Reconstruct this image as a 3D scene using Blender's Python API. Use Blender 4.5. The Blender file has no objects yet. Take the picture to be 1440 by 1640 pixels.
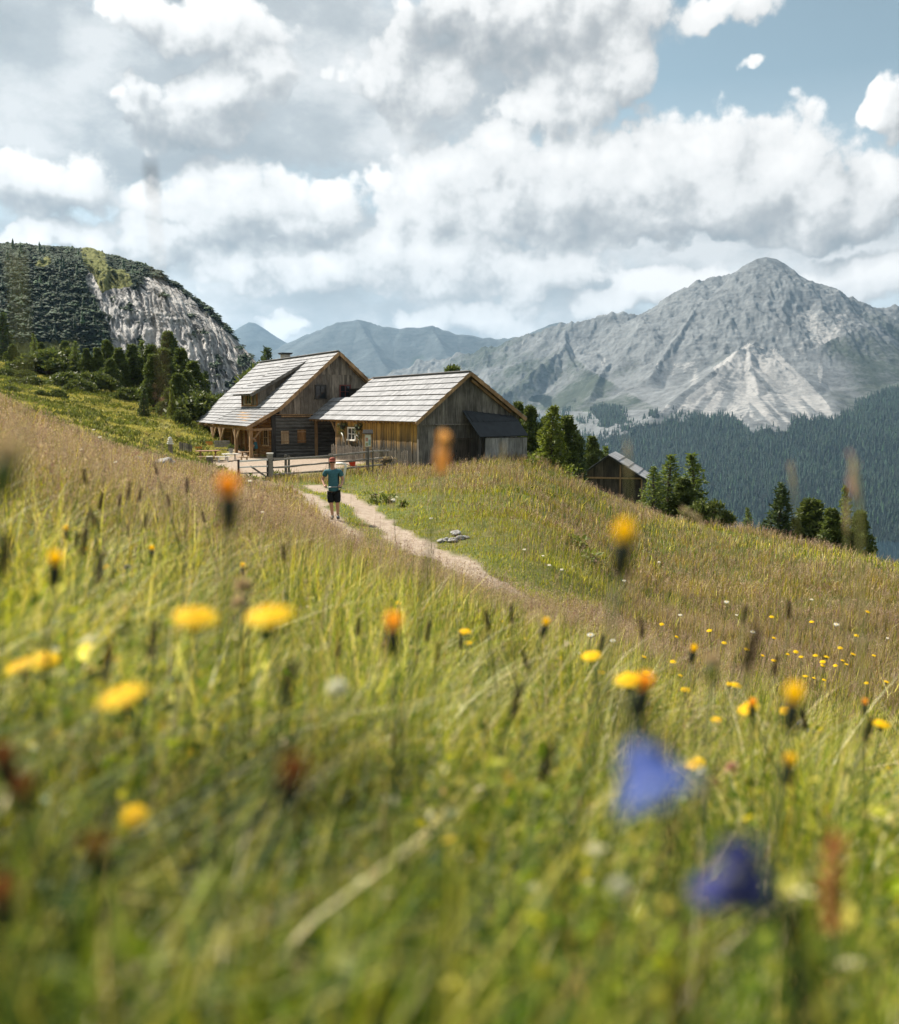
import bpy, bmesh, math, random
import numpy as np
from mathutils import Vector, Matrix

SC = bpy.context.scene
COL = SC.collection
rng = np.random.default_rng(11)
random.seed(11)
R = math.radians

# ------------------------------------------------------------------ camera model (metres, eye at x=0,y=0)
F = 1600.0
CAMZ = 3.2
PITCH = math.atan(165 / 1600)
cP, sP = math.cos(PITCH), math.sin(PITCH)

def ray(px, py):
    x = (px - 720) / F; u = (820 - py) / F
    y = cP + u * sP; z = -sP + u * cP
    return x / y, z / y
def W(px, py, d):
    a, b = ray(px, py)
    return Vector((a * d, d, CAMZ + b * d))
def G(px, py, z=0.0):
    a, b = ray(px, py)
    return W(px, py, (z - CAMZ) / b)
def proj(X, Y, Z):
    Zr = Z - CAMZ
    dep = Y * cP - Zr * sP
    up = Y * sP + Zr * cP
    return 720 + F * X / dep, 820 - F * up / dep

# ------------------------------------------------------------------ tagging
def tag(o, label=None, cat=None, group=None, kind=None):
    if label: o['label'] = label
    if cat: o['category'] = cat
    if group: o['group'] = group
    if kind: o['kind'] = kind
    return o
def empty(name, loc, label=None, cat=None, group=None, rz=0.0):
    o = bpy.data.objects.new(name, None)
    o.empty_display_size = 0.2
    o.location = Vector(loc); o.rotation_euler = (0, 0, rz)
    COL.objects.link(o)
    return tag(o, label, cat, group)
def copy_tree(o, parent=None):
    c = o.copy(); COL.objects.link(c)
    if parent is not None: c.parent = parent
    for ch in list(o.children):
        copy_tree(ch, c)
    return c

def world_loc(o):
    v = Vector(o.location)
    while o.parent is not None:
        o = o.parent; v = v + Vector(o.location)
    return v

# ------------------------------------------------------------------ mesh builder
class MB:
    def __init__(s): s.v = []; s.f = []; s.m = []; s.mi = 0
    def add(s, vs, fs):
        n = len(s.v); s.v += [tuple(v) for v in vs]
        for f in fs:
            s.f.append(tuple(n + i for i in f)); s.m.append(s.mi)
    def hexa(s, p):           # p: 4 bottom + 4 top
        s.add(p, [(3, 2, 1, 0), (4, 5, 6, 7), (0, 1, 5, 4), (1, 2, 6, 5), (2, 3, 7, 6), (3, 0, 4, 7)])
    def wbox(s, c, sx, sy, sz, rz=0.0):   # world box, c = bottom centre
        ca, sa = math.cos(rz), math.sin(rz); P = []
        for z in (0, sz):
            for x, y in ((-.5, -.5), (.5, -.5), (.5, .5), (-.5, .5)):
                X, Y = x * sx, y * sy
                P.append((c[0] + X * ca - Y * sa, c[1] + X * sa + Y * ca, c[2] + z))
        s.hexa(P)
    def bar(s, a, b, w, h, up=(0, 0, 1), w2=None, h2=None):
        a = Vector(a); b = Vector(b); d = (b - a).normalized()
        x = d.cross(Vector(up))
        if x.length < 1e-4: x = d.cross(Vector((1, 0, 0)))
        x.normalize(); y = x.cross(d).normalized()
        w2 = w if w2 is None else w2; h2 = h if h2 is None else h2
        P = []
        for q, ww, hh in ((a, w, h), (b, w2, h2)):
            for i, j in ((-.5, -.5), (.5, -.5), (.5, .5), (-.5, .5)):
                P.append(q + x * i * ww + y * j * hh)
        s.hexa(P)
    def tube(s, pts, rad, n=8, cap=True):
        pts = [Vector(p) for p in pts]
        if not hasattr(rad, '__len__'): rad = [rad] * len(pts)
        rings = []; base = len(s.v); k = len(pts)
        t0 = (pts[1] - pts[0]).normalized()
        x = t0.cross(Vector((0, 0, 1)))
        if x.length < 1e-3: x = Vector((1, 0, 0))
        x.normalize(); vs = []
        for i, p in enumerate(pts):
            t = (pts[min(i + 1, k - 1)] - pts[max(i - 1, 0)]).normalized()
            x = (x - t * x.dot(t))
            if x.length < 1e-6: x = t.orthogonal()
            x.normalize(); y = t.cross(x)
            for j in range(n):
                a = 2 * math.pi * j / n
                vs.append(p + (x * math.cos(a) + y * math.sin(a)) * rad[i])
        fs = []
        for i in range(k - 1):
            for j in range(n):
                fs.append((i * n + j, i * n + (j + 1) % n, (i + 1) * n + (j + 1) % n, (i + 1) * n + j))
        if cap:
            fs.append(tuple(range(n - 1, -1, -1))); fs.append(tuple((k - 1) * n + j for j in range(n)))
        s.add(vs, fs)
    def lathe(s, c, prof, n=16):          # prof: (r, z)
        vs = []; fs = []; k = len(prof)
        for r, z in prof:
            for j in range(n):
                a = 2 * math.pi * j / n
                vs.append((c[0] + r * math.cos(a), c[1] + r * math.sin(a), c[2] + z))
        for i in range(k - 1):
            for j in range(n):
                fs.append((i * n + j, i * n + (j + 1) % n, (i + 1) * n + (j + 1) % n, (i + 1) * n + j))
        fs.append(tuple(range(n - 1, -1, -1))); fs.append(tuple((k - 1) * n + j for j in range(n)))
        s.add(vs, fs)
    def build(s, name, mats, parent=None, smooth=False, label=None):
        me = bpy.data.meshes.new(name)
        off = Vector((0, 0, 0))
        if parent is not None: off = world_loc(parent)
        me.from_pydata([(v[0] - off[0], v[1] - off[1], v[2] - off[2]) for v in s.v], [], s.f)
        if not isinstance(mats, (list, tuple)): mats = [mats]
        for m in mats: me.materials.append(m)
        if len(mats) > 1: me.polygons.foreach_set('material_index', s.m)
        if smooth: me.polygons.foreach_set('use_smooth', [True] * len(me.polygons))
        me.update()
        o = bpy.data.objects.new(name, me)
        COL.objects.link(o)
        if parent is not None: o.parent = parent
        if label: o['label'] = label
        return o

def np_mesh(name, V, T, mat, col=None, parent=None, smooth=False, attrs=None, link=True):
    """triangle or quad mesh from numpy arrays"""
    me = bpy.data.meshes.new(name)
    V = np.asarray(V, np.float32); T = np.asarray(T, np.int32)
    k = T.shape[1]
    me.vertices.add(len(V)); me.vertices.foreach_set('co', V.ravel())
    me.loops.add(T.size); me.loops.foreach_set('vertex_index', T.ravel())
    me.polygons.add(len(T))
    me.polygons.foreach_set('loop_start', np.arange(0, T.size, k, dtype=np.int32))
    me.polygons.foreach_set('loop_total', np.full(len(T), k, np.int32))
    if smooth: me.polygons.foreach_set('use_smooth', np.ones(len(T), bool))
    me.update(calc_edges=True)
    def put(nm, c):
        a = me.attributes.new(nm, 'FLOAT_COLOR', 'POINT')
        c4 = np.ones((len(V), 4), np.float32); c4[:, :c.shape[1]] = c
        a.data.foreach_set('color', c4.ravel())
    if col is not None: put('col', np.asarray(col))
    for nm, c in (attrs or {}).items(): put(nm, np.asarray(c))
    me.materials.append(mat)
    o = bpy.data.objects.new(name, me)
    if link: COL.objects.link(o)
    if parent is not None: o.parent = parent
    return o

# ------------------------------------------------------------------ numpy noise
_perm = np.random.default_rng(5).permutation(512).astype(np.int64)
_g2 = np.stack([np.cos(np.arange(512) * 2.399963), np.sin(np.arange(512) * 2.399963)], 1)
def perlin(x, y):
    x = np.asarray(x, float); y = np.asarray(y, float)
    xi = np.floor(x).astype(np.int64); yi = np.floor(y).astype(np.int64)
    xf = x - xi; yf = y - yi
    u = xf ** 3 * (xf * (xf * 6 - 15) + 10); v = yf ** 3 * (yf * (yf * 6 - 15) + 10)
    def g(i, j, dx, dy):
        h = _perm[(_perm[i & 511] + j) & 511]
        return _g2[h, 0] * dx + _g2[h, 1] * dy
    a = g(xi, yi, xf, yf); b = g(xi + 1, yi, xf - 1, yf)
    c = g(xi, yi + 1, xf, yf - 1); d = g(xi + 1, yi + 1, xf - 1, yf - 1)
    return (a + u * (b - a)) * (1 - v) + (c + u * (d - c)) * v
def fbm(x, y, o=5, gain=.5):
    s = 0; a = 1.; n = 0
    for i in range(o):
        s = s + a * perlin(x * 2 ** i + 17.3 * i, y * 2 ** i - 9.1 * i); n += a; a *= gain
    return s / n * 1.6
def ridged(x, y, o=5, gain=.5):
    s = 0; a = 1.; n = 0
    for i in range(o):
        r = 1 - np.abs(perlin(x * 2 ** i + 31.7 * i, y * 2 ** i + 5.3 * i)) * 2
        s = s + a * r; n += a; a *= gain
    return s / n
def sstep(a, b, x):
    t = np.clip((x - a) / (b - a), 0, 1); return t * t * (3 - 2 * t)
def in_poly(px, py, poly):
    c = np.zeros(np.shape(px), bool); n = len(poly)
    for i in range(n):
        x1, y1 = poly[i]; x2, y2 = poly[(i + 1) % n]
        if y1 == y2: continue
        k = ((y1 > py) != (y2 > py)) & (px < (x2 - x1) * (py - y1) / (y2 - y1) + x1)
        c ^= k
    return c
def seg_dist(X, Y, pl):
    d = np.full(np.shape(X), 1e9)
    for (x1, y1), (x2, y2) in zip(pl[:-1], pl[1:]):
        dx, dy = x2 - x1, y2 - y1
        t = np.clip(((X - x1) * dx + (Y - y1) * dy) / (dx * dx + dy * dy + 1e-9), 0, 1)
        d = np.minimum(d, np.hypot(X - x1 - t * dx, Y - y1 - t * dy))
    return d

# ------------------------------------------------------------------ shader helper
class NT:
    def __init__(s, tree): s.t = tree; s.n = tree.nodes; s.l = tree.links
    def new(s, typ, **kw):
        n = s.n.new(typ)
        for k, v in kw.items(): setattr(n, k, v)
        return n
    def put(s, sock, v):
        if isinstance(v, bpy.types.NodeSocket): s.l.new(v, sock)
        elif v is not None:
            if isinstance(v, (tuple, list)) and len(v) == 3 and sock.type == 'RGBA': v = (*v, 1)
            sock.default_value = v
    def math(s, op, a, b=None, c=None, clamp=False):
        n = s.new('ShaderNodeMath', operation=op); n.use_clamp = clamp
        s.put(n.inputs[0], a)
        if b is not None: s.put(n.inputs[1], b)
        if c is not None: s.put(n.inputs[2], c)
        return n.outputs[0]
    def vec(s, op, a, b=None, out=0):
        n = s.new('ShaderNodeVectorMath', operation=op)
        s.put(n.inputs[0], a)
        if b is not None:
            s.put(n.inputs[3] if op == 'SCALE' else n.inputs[1], b)
        return n.outputs[out]
    def mix(s, f, a, b, blend='MIX'):
        n = s.new('ShaderNodeMix', data_type='RGBA', blend_type=blend)
        s.put(n.inputs[0], f); s.put(n.inputs[6], a); s.put(n.inputs[7], b)
        return n.outputs[2]
    def noise(s, vec, scale, detail=4, rough=.55, dim='3D', out=0):
        n = s.new('ShaderNodeTexNoise', noise_dimensions=dim)
        if vec is not None: s.put(n.inputs['Vector'], vec)
        n.inputs['Scale'].default_value = scale; n.inputs['Detail'].default_value = detail
        n.inputs['Roughness'].default_value = rough
        return n.outputs[out]
    def ramp(s, f, stops, interp='LINEAR'):
        n = s.new('ShaderNodeValToRGB'); cr = n.color_ramp; cr.interpolation = interp
        while len(cr.elements) < len(stops): cr.elements.new(.5)
        for e, (p, c) in zip(cr.elements, stops):
            e.position = p
            e.color = (*c, 1) if isinstance(c, (tuple, list)) else (c, c, c, 1)
        s.put(n.inputs[0], f)
        return n.outputs[0]
    def maprange(s, v, a, b, c=0., d=1., smooth=False):
        n = s.new('ShaderNodeMapRange', interpolation_type='SMOOTHSTEP' if smooth else 'LINEAR')
        s.put(n.inputs[0], v)
        for i, q in enumerate((a, b, c, d)): s.put(n.inputs[i + 1], q)
        return n.outputs[0]
    def attr(s, name, out='Color'):
        n = s.new('ShaderNodeAttribute'); n.attribute_name = name; return n.outputs[out]
    def pos(s): return s.new('ShaderNodeNewGeometry').outputs['Position']
    def island(s): return s.new('ShaderNodeNewGeometry').outputs['Random Per Island']
    def objco(s): return s.new('ShaderNodeTexCoord').outputs['Object']
    def bump(s, h, strength=.3, dist=.02):
        n = s.new('ShaderNodeBump'); n.inputs['Strength'].default_value = strength
        n.inputs['Distance'].default_value = dist; s.put(n.inputs['Height'], h); return n.outputs[0]

def mat_new(name):
    m = bpy.data.materials.new(name); m.use_nodes = True
    m.node_tree.nodes.clear()
    nt = NT(m.node_tree)
    return m, nt, nt.new('ShaderNodeOutputMaterial')
def pbr(nt, color, rough=.7, spec=.3, normal=None, metal=0., sss=None):
    b = nt.new('ShaderNodeBsdfPrincipled')
    nt.put(b.inputs['Base Color'], color); nt.put(b.inputs['Roughness'], rough)
    b.inputs['Specular IOR Level'].default_value = spec; b.inputs['Metallic'].default_value = metal
    if normal is not None: nt.put(b.inputs['Normal'], normal)
    return b.outputs[0]
def simple(name, c, rough=.7, spec=.3, var=.12, scale=6., metal=0., island=0.):
    m, nt, out = mat_new(name)
    n = nt.noise(nt.objco(), scale, 5)
    k = nt.maprange(n, .25, .75, 1 - var, 1 + var)
    if island: k = nt.math('MULTIPLY', k, nt.maprange(nt.island(), 0, 1, 1 - island, 1 + island))
    col = nt.vec('SCALE', tuple(c), k)
    nt.put(out.inputs[0], pbr(nt, col, rough, spec, nt.bump(n, .15), metal))
    return m
def leafy(name, c1, c2, transl=.3, rough=.5, var=.5, use_attr=False, tcol=1.3):
    m, nt, out = mat_new(name)
    if use_attr: col = nt.attr('col')
    else:
        col = nt.mix(nt.island(), c1, c2)
        n = nt.noise(nt.objco(), 1.3, 3)
        col = nt.vec('SCALE', col, nt.maprange(n, .3, .7, 1 - var * .6, 1 + var * .6))
    p = pbr(nt, col, rough, .25)
    tr = nt.new('ShaderNodeBsdfTranslucent')
    nt.put(tr.inputs[0], nt.vec('MULTIPLY', col, (tcol, tcol, tcol * .7)))
    mx = nt.new('ShaderNodeMixShader'); mx.inputs[0].default_value = transl
    nt.l.new(p, mx.inputs[1]); nt.l.new(tr.outputs[0], mx.inputs[2])
    nt.put(out.inputs[0], mx.outputs[0])
    return m
HAZE_D = 4.4e-5
EXPO = 1.0
CLOUD_K = 0.49
# ================================================================== site frame (s across gable, t along ridge)
TH = R(27.4)
A0 = G(672, 750, 0)
A0 = Vector((A0.x, A0.y, 0))
BS = Vector((math.cos(TH), math.sin(TH), 0)); AT = Vector((-math.sin(TH), math.cos(TH), 0))
def fr(s, t, z): return A0 + BS * s + AT * t + Vector((0, 0, z))
def loc(p): q = Vector(p) - A0; return q.dot(BS), q.dot(AT), p[2]
def on_gable(px, py, t):
    r, k = ray(px, py); d = (t + A0.dot(AT)) / Vector((r, 1, 0)).dot(AT); return loc(W(px, py, d))
def on_long(px, py, s):
    r, k = ray(px, py); d = (s + A0.dot(BS)) / Vector((r, 1, 0)).dot(BS); return loc(W(px, py, d))

# ================================================================== terrain control points
CTRL = []
def col_pts(px, lst):
    for d, z in lst: CTRL.append(((px - 720) / F * d, d, z))
col_pts(-250, [(5, 3.0), (10, 3.3), (20, 4.2), (30, 5.2), (60, 6.5), (100, 8.5), (150, 12)])
col_pts(0, [(2.5, 2.65), (5, 2.7), (10, 2.74), (20, 2.76), (30, 3.2), (36, 3.35), (45, 3.1), (60, 3.4), (90, 5.0), (120, 7.4), (150, 10.2)])
col_pts(100, [(10, 2.4), (20, 2.02), (32, 2.35), (42, 2.0), (60, 2.4), (80, 3.4), (110, 5.8), (140, 8.6)])
col_pts(220, [(5, 2.45), (10, 2.15), (20, 1.5), (28, 1.22), (36, 1.25), (46, .95), (60, 1.2), (80, 2.2), (110, 4.6), (140, 6.6)])
col_pts(330, [(30, .95), (42, .45), (52, .1), (58, -.15), (64, -.2), (72, .4), (80, 1.2), (100, 2.4), (130, 3.9), (155, 4.6)])
col_pts(400, [(5, 2.28), (10, 1.95), (15, 1.55), (20, 1.15), (30, .52), (40, .08), (46, 0), (58, -.15), (66, -.1), (85, 0.2), (130, 2.2), (155, 2.6)])
col_pts(545, [(2.5, 2.38), (5, 2.1), (10, 1.5), (15, .93), (20, .36), (24.5, .02), (28.9, 0), (36, 0), (46, 0), (56, 0), (70, 0), (100, 0), (140, -3)])
col_pts(700, [(2.5, 2.35), (5, 1.98), (10, 1.22), (15, .52), (19.5, -.02), (23, -.1), (28, -.02), (36, .1), (46, .18), (54, .05), (64, 0), (85, -.8), (110, -4), (140, -12)])
col_pts(850, [(2.5, 2.25), (5, 1.8), (10, .92), (15, .14), (18.5, -.3), (22, -.22), (28, 0), (36, .22), (44, .28), (50, .32), (56, .2), (64, -.7), (80, -3), (110, -9), (140, -18)])
col_pts(1000, [(2.5, 2.2), (5, 1.55), (10, .48), (15, -.45), (20, -1.1), (26, -1.38), (34, -1.45), (42, -1.42), (46, -1.42), (51, -1.62), (60, -2.5), (75, -3.6), (100, -9), (140, -24)])
col_pts(1200, [(2.5, 2.15), (5, 1.3), (10, .08), (15, -.98), (20, -1.72), (28, -2.12), (35, -2.1), (40, -2.0), (46, -2.5), (55, -4.3), (70, -8), (100, -18), (140, -34)])
col_pts(1440, [(2.5, 2.05), (5, 1.0), (10, -.42), (15, -1.5), (20, -2.1), (28, -2.32), (34, -2.38), (40, -3.3), (50, -6), (70, -13), (100, -26), (140, -44)])
col_pts(1650, [(5, .75), (10, -.8), (15, -2.0), (20, -2.7), (28, -3.0), (34, -3.4), (50, -9), (80, -22), (140, -55)])
col_pts(720, [(0, 2.68), (1, 2.54), (-3, 3.0), (-10, 3.8), (-30, 6)])
for a_, r_, z_ in [(-45, 20, 6), (-45, 60, 15), (-45, 150, 30), (-90, 5, 3.9), (-90, 20, 8), (-90, 80, 24), (-130, 30, 10), (-130, 100, 30),
                   (180, 90, 16), (130, 30, -1), (130, 100, -8), (90, 5, 1.3), (90, 20, -3.5), (90, 80, -26), (50, 20, -4), (50, 60, -20), (50, 150, -70)]:
    CTRL.append((r_ * math.sin(R(a_)), r_ * math.cos(R(a_)), z_))
CT = np.array(CTRL)
def _warp(X, Y):          # compress distance so that near and far points weigh alike
    r = np.hypot(X, Y) + 1e-9; k = np.log1p(r / 6) / r
    return X * k, Y * k
def _phi(r2): return r2 * np.log(r2 + 1e-12) * .5
_cx, _cy = _warp(CT[:, 0], CT[:, 1])
n_ = len(CT)
_K = _phi((_cx[:, None] - _cx) ** 2 + (_cy[:, None] - _cy) ** 2) + np.eye(n_) * 2e-4
_Pm = np.stack([np.ones(n_), _cx, _cy], 1)
_Am = np.block([[_K, _Pm], [_Pm.T, np.zeros((3, 3))]])
_sol = np.linalg.solve(_Am, np.concatenate([CT[:, 2], np.zeros(3)]))
def tps(X, Y):
    X = np.asarray(X, float).ravel(); Y = np.asarray(Y, float).ravel(); out = np.empty(len(X))
    for i in range(0, len(X), 40000):
        x, y = _warp(X[i:i + 40000], Y[i:i + 40000])
        k = _phi((x[:, None] - _cx) ** 2 + (y[:, None] - _cy) ** 2)
        out[i:i + 40000] = k @ _sol[:n_] + _sol[n_] + _sol[n_ + 1] * x + _sol[n_ + 2] * y
    return out

def xy(pts, z=0.0): return [tuple(G(a, b, z)[:2]) for a, b in pts]
TRACK_L = xy([(400, 768), (440, 776), (470, 786), (497, 802), (520, 822), (542, 846), (565, 866), (600, 884)])
TRACK_R = xy([(500, 776), (540, 791), (575, 810), (615, 838), (660, 863), (700, 885), (760, 910), (815, 930), (860, 948), (905, 972)])
YARD = [tuple(G(a, b, 0)[:2]) for a, b in [(384, 768), (432, 763), (520, 756), (560, 749), (604, 741), (640, 742)]] + \
       [tuple(fr(-.2, 2, 0)[:2]), tuple(fr(2.5, 13, 0)[:2]), tuple(fr(2.5, 17.2, 0)[:2]), tuple(fr(-2.9, 17.2, 0)[:2]), tuple(fr(-2.9, 25, 0)[:2]), tuple(fr(-4.3, 24, 0)[:2]), tuple(fr(-5.4, 20, 0)[:2]), tuple(fr(-8.6, 14.5, 0)[:2]), tuple(fr(-9.9, 6, 0)[:2])]
def path_mask(X, Y):
    n = fbm(X * .9, Y * .9, 3) * .35
    w = lambda d, a, b: 1 - sstep(a, b, d + n)
    m = np.maximum(w(seg_dist(X, Y, TRACK_L), .24, .48), w(seg_dist(X, Y, TRACK_R), .28, .52))
    yd = in_poly(X, Y, YARD)
    dy = seg_dist(X, Y, YARD + YARD[:1])
    ins = np.where(yd, np.clip((dy + n) / .8, 0, 1), 0)
    return np.maximum(m, ins)
def hgt(X, Y):
    X = np.asarray(X, float); Y = np.asarray(Y, float); sh = X.shape
    X = X.ravel(); Y = Y.ravel(); r = np.hypot(X, Y)
    k = np.minimum(1, 150 / np.maximum(r, 1e-6))
    z = tps(X * k, Y * k)
    ang = np.degrees(np.arctan2(X, Y))
    left = 1 - sstep(-9.5, -6, ang); left = left * sstep(-120, -80, ang)
    ex = np.maximum(r - 150, 0)
    zl = z + ex * .004 - np.maximum(ex - 700, 0) * .55
    zr = z - ex * .48
    z = np.where(ex > 0, zl * left + zr * (1 - left), z)
    flat = sstep(4, 1.0, np.hypot((X + 4) * 1.0, (Y - 60) * .6) / 8)
    amp = np.clip(r / 14, .15, 1) * (1 - .8 * path_mask(X, Y))
    lump = fbm(X * .55, Y * .55, 4) * .13 + fbm(X * .16 + 4, Y * .16, 3) * .22 * sstep(6, 20, r)
    hill = sstep(48, 75, r) * left * (.42 * ridged(X * .09, Y * .09, 4) + .3 * fbm(X * .35, Y * .35, 3))
    site = np.exp(-(np.hypot(X + 8, (Y - 60) * .7) / 13) ** 4)
    z = z + lump * amp * (1 - site) + hill * (1 - site)
    return np.maximum(z, -345).reshape(sh)
def ground(x, y): return float(hgt(np.array([x]), np.array([y]))[0])

# ---- ground sheet
ang = np.concatenate([np.arange(-180, -46, 4.), np.arange(-46, -28, .8), np.arange(-28, 28, .11), np.arange(28, 46, .8), np.arange(46, 180, 4.)])
rad = np.concatenate([[0.02], np.geomspace(.25, 190, 330), np.geomspace(205, 14000, 40)])
AA, RR = np.meshgrid(np.radians(ang), rad, indexing='ij')
GX, GY = RR * np.sin(AA), RR * np.cos(AA)
GZ = hgt(GX, GY)
na, nr = AA.shape
idx = np.arange(na * nr).reshape(na, nr)
ia = np.arange(na); ib = (ia + 1) % na
Q = np.stack([idx[ia][:, :-1], idx[ib][:, :-1], idx[ib][:, 1:], idx[ia][:, 1:]], -1).reshape(-1, 4)[:, ::-1]
PM = path_mask(GX.ravel(), GY.ravel())

m_ground, nt, out = mat_new('meadow_soil')
pos = nt.pos(); msk = nt.new('ShaderNodeSeparateColor'); nt.l.new(nt.attr('mask'), msk.inputs[0])
n1 = nt.noise(pos, 1.6, 6, .6); n2 = nt.noise(pos, 14, 5, .6); n3 = nt.noise(pos, .22, 4)
gr = nt.ramp(n1, [(.25, (.05, .06, .018)), (.5, (.105, .115, .032)), (.62, (.15, .135, .05)), (.8, (.21, .17, .09))])
gr = nt.mix(nt.maprange(n3, .4, .62), gr, (.10, .12, .028))
gr = nt.vec('SCALE', gr, nt.maprange(n2, .2, .8, .55, 1.35))
hillc = nt.ramp(nt.noise(pos, .9, 6, .62), [(.3, (.07, .085, .02)), (.48, (.19, .19, .045)), (.65, (.30, .27, .08)), (.8, (.36, .31, .13))])
gr = nt.mix(msk.outputs[1], gr, hillc)
dirt = nt.ramp(nt.noise(pos, 5, 8, .65), [(.25, (.19, .145, .11)), (.5, (.31, .25, .195)), (.75, (.42, .355, .29))])
vor = nt.new('ShaderNodeTexVoronoi'); nt.put(vor.inputs['Vector'], pos); vor.inputs['Scale'].default_value = 16
dirt = nt.mix(nt.maprange(vor.outputs['Distance'], .05, .16, .6, 0), dirt, (.55, .5, .43))
far = nt.maprange(nt.new('ShaderNodeSeparateXYZ').outputs[0], 0, 1)
c = nt.mix(msk.outputs[0], gr, dirt)
nt.put(out.inputs[0], pbr(nt, c, .95, .1, nt.bump(nt.math('ADD', n2, vor.outputs['Distance']), .5, .03)))
hillm = sstep(48, 62, RR.ravel()) * (np.degrees(AA.ravel()) < -3)
o = np_mesh('ground', np.stack([GX.ravel(), GY.ravel(), GZ.ravel()], 1), Q, m_ground, smooth=True,
            attrs={'mask': np.stack([PM, hillm, 0 * PM], 1)})
tag(o, 'sloping alpine meadow ground with two worn wheel tracks curving down from the hut', 'ground', kind='structure')

# ================================================================== camera, sun, sky
cd = bpy.data.cameras.new('camera'); cam = bpy.data.objects.new('camera', cd); COL.objects.link(cam)
cam.location = (0, 0, CAMZ); cam.rotation_euler = (math.pi / 2 - PITCH, 0, 0)
cd.sensor_fit = 'HORIZONTAL'; cd.sensor_width = 36; cd.lens = 36 * F / 1440
cd.clip_start = .02; cd.clip_end = 40000
cd.dof.use_dof = True; cd.dof.focus_distance = 42; cd.dof.aperture_fstop = 3.7; cd.dof.aperture_blades = 0
SC.camera = cam

SUN_EL, SUN_AZ = 46.0, -48.0         # azimuth from +Y (view direction), negative = left
sd = Vector((math.sin(R(SUN_AZ)) * math.cos(R(SUN_EL)), math.cos(R(SUN_AZ)) * math.cos(R(SUN_EL)), math.sin(R(SUN_EL))))
sl = bpy.data.lights.new('sun', 'SUN'); so = bpy.data.objects.new('sun', sl); COL.objects.link(so)
sl.energy = 5.0; sl.angle = R(.5); sl.color = (1.0, .915, .79)
so.rotation_euler = sd.to_track_quat('Z', 'Y').to_euler(); so.location = (-40, 30, 60)

wd = bpy.data.worlds.new('World'); SC.world = wd; wd.use_nodes = True
wd.node_tree.nodes.clear(); nt = NT(wd.node_tree)
def azel(px, py):
    a, b = ray(px, py); return (math.atan2(a, 1), math.atan(b / math.hypot(a, 1)), 0)
def cloud_group(fine=True):
    g = bpy.data.node_groups.new('cloud_density', 'ShaderNodeTree')
    g.interface.new_socket('P', in_out='INPUT', socket_type='NodeSocketVector')
    g.interface.new_socket('D', in_out='OUTPUT', socket_type='NodeSocketFloat')
    q = NT(g); gi = q.new('NodeGroupInput'); go = q.new('NodeGroupOutput')
    P = gi.outputs[0]
    w1 = q.vec('SUBTRACT', q.noise(P, 11, 4, .55, '2D', out=1), (.5, .5, .5))
    Pw = q.vec('ADD', P, q.vec('SCALE', w1, .07))
    val = None
    for cx, cy, rx, ry, k in CUM:
        c = azel(cx, cy)
        d = q.vec('MULTIPLY', q.vec('SUBTRACT', Pw, c), (F / rx, F / ry, 0))
        v = q.math('SUBTRACT', k + .35, q.vec('DOT_PRODUCT', d, d, out=1))
        val = v if val is None else q.math('SMOOTH_MAX', val, v, .3)
    az = q.new('ShaderNodeSeparateXYZ'); q.put(az.inputs[0], P)
    outf = q.maprange(q.math('ABSOLUTE', az.outputs[0]), .46, .62)
    big = q.math('MULTIPLY', q.math('SUBTRACT', q.noise(P, 4.5, 3, .5, '2D'), .47), q.math('MULTIPLY', outf, 9))
    val = q.math('MAXIMUM', val, q.math('SUBTRACT', big, q.math('MULTIPLY', q.math('SUBTRACT', 1, outf), 9)))
    val = q.math('MAXIMUM', val, -3)
    n = q.noise(P, 22, 9 if fine else 3, .6, '2D')
    det = q.math('MULTIPLY', q.math('SUBTRACT', n, .5), 1.5)
    if fine:
        vv = q.new('ShaderNodeTexVoronoi', feature='F1', voronoi_dimensions='2D'); q.put(vv.inputs['Vector'], q.vec('ADD', P, q.vec('SCALE', w1, .03)))
        vv.inputs['Scale'].default_value = 22
        vv.inputs['Detail'].default_value = 2.0; vv.inputs['Roughness'].default_value = .5
        det = q.math('ADD', det, q.math('MULTIPLY', q.math('SUBTRACT', .45, vv.outputs['Distance']), .75))
    q.put(go.inputs[0], q.math('ADD', val, det))
    return g
CUM = [(1040, 262, 95, 80, 1), (1130, 265, 110, 85, 1), (1235, 272, 115, 85, 1), (1320, 300, 75, 60, 1), (1410, 300, 85, 68, 1), (1435, 178, 38, 46, 1),
       (905, 300, 150, 100, 1), (800, 285, 115, 95, 1), (700, 315, 95, 85, 1), (628, 325, 56, 55, 1), (900, 130, 130, 85, 1), (985, 105, 70, 75, 1), (850, 40, 230, 70, 1), (660, 130, 90, 80, .9),
       (1180, 8, 90, 36, .55), (1213, 112, 30, 18, .12), (1340, 345, 120, 42, 1), (1120, 340, 190, 55, 1),
       (85, 300, 110, 62, 1), (160, 310, 45, 50, .8), (40, 388, 90, 22, 1), (330, 325, 105, 66, 1), (425, 330, 90, 58, 1), (515, 330, 75, 42, 1), (250, 395, 150, 40, 1),
       (480, 425, 210, 58, 1), (680, 420, 220, 70, 1), (860, 440, 160, 50, .9), (1085, 470, 120, 42, 1), (960, 500, 110, 28, .8), (1350, 445, 110, 42, 1), (760, 510, 140, 32, .9), (460, 528, 70, 16, .7),
       (430, 125, 60, 42, .95), (370, 150, 90, 45, .9), (290, 190, 130, 50, .9), (330, 40, 150, 60, .8), (535, 125, 28, 26, .3)]
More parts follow.
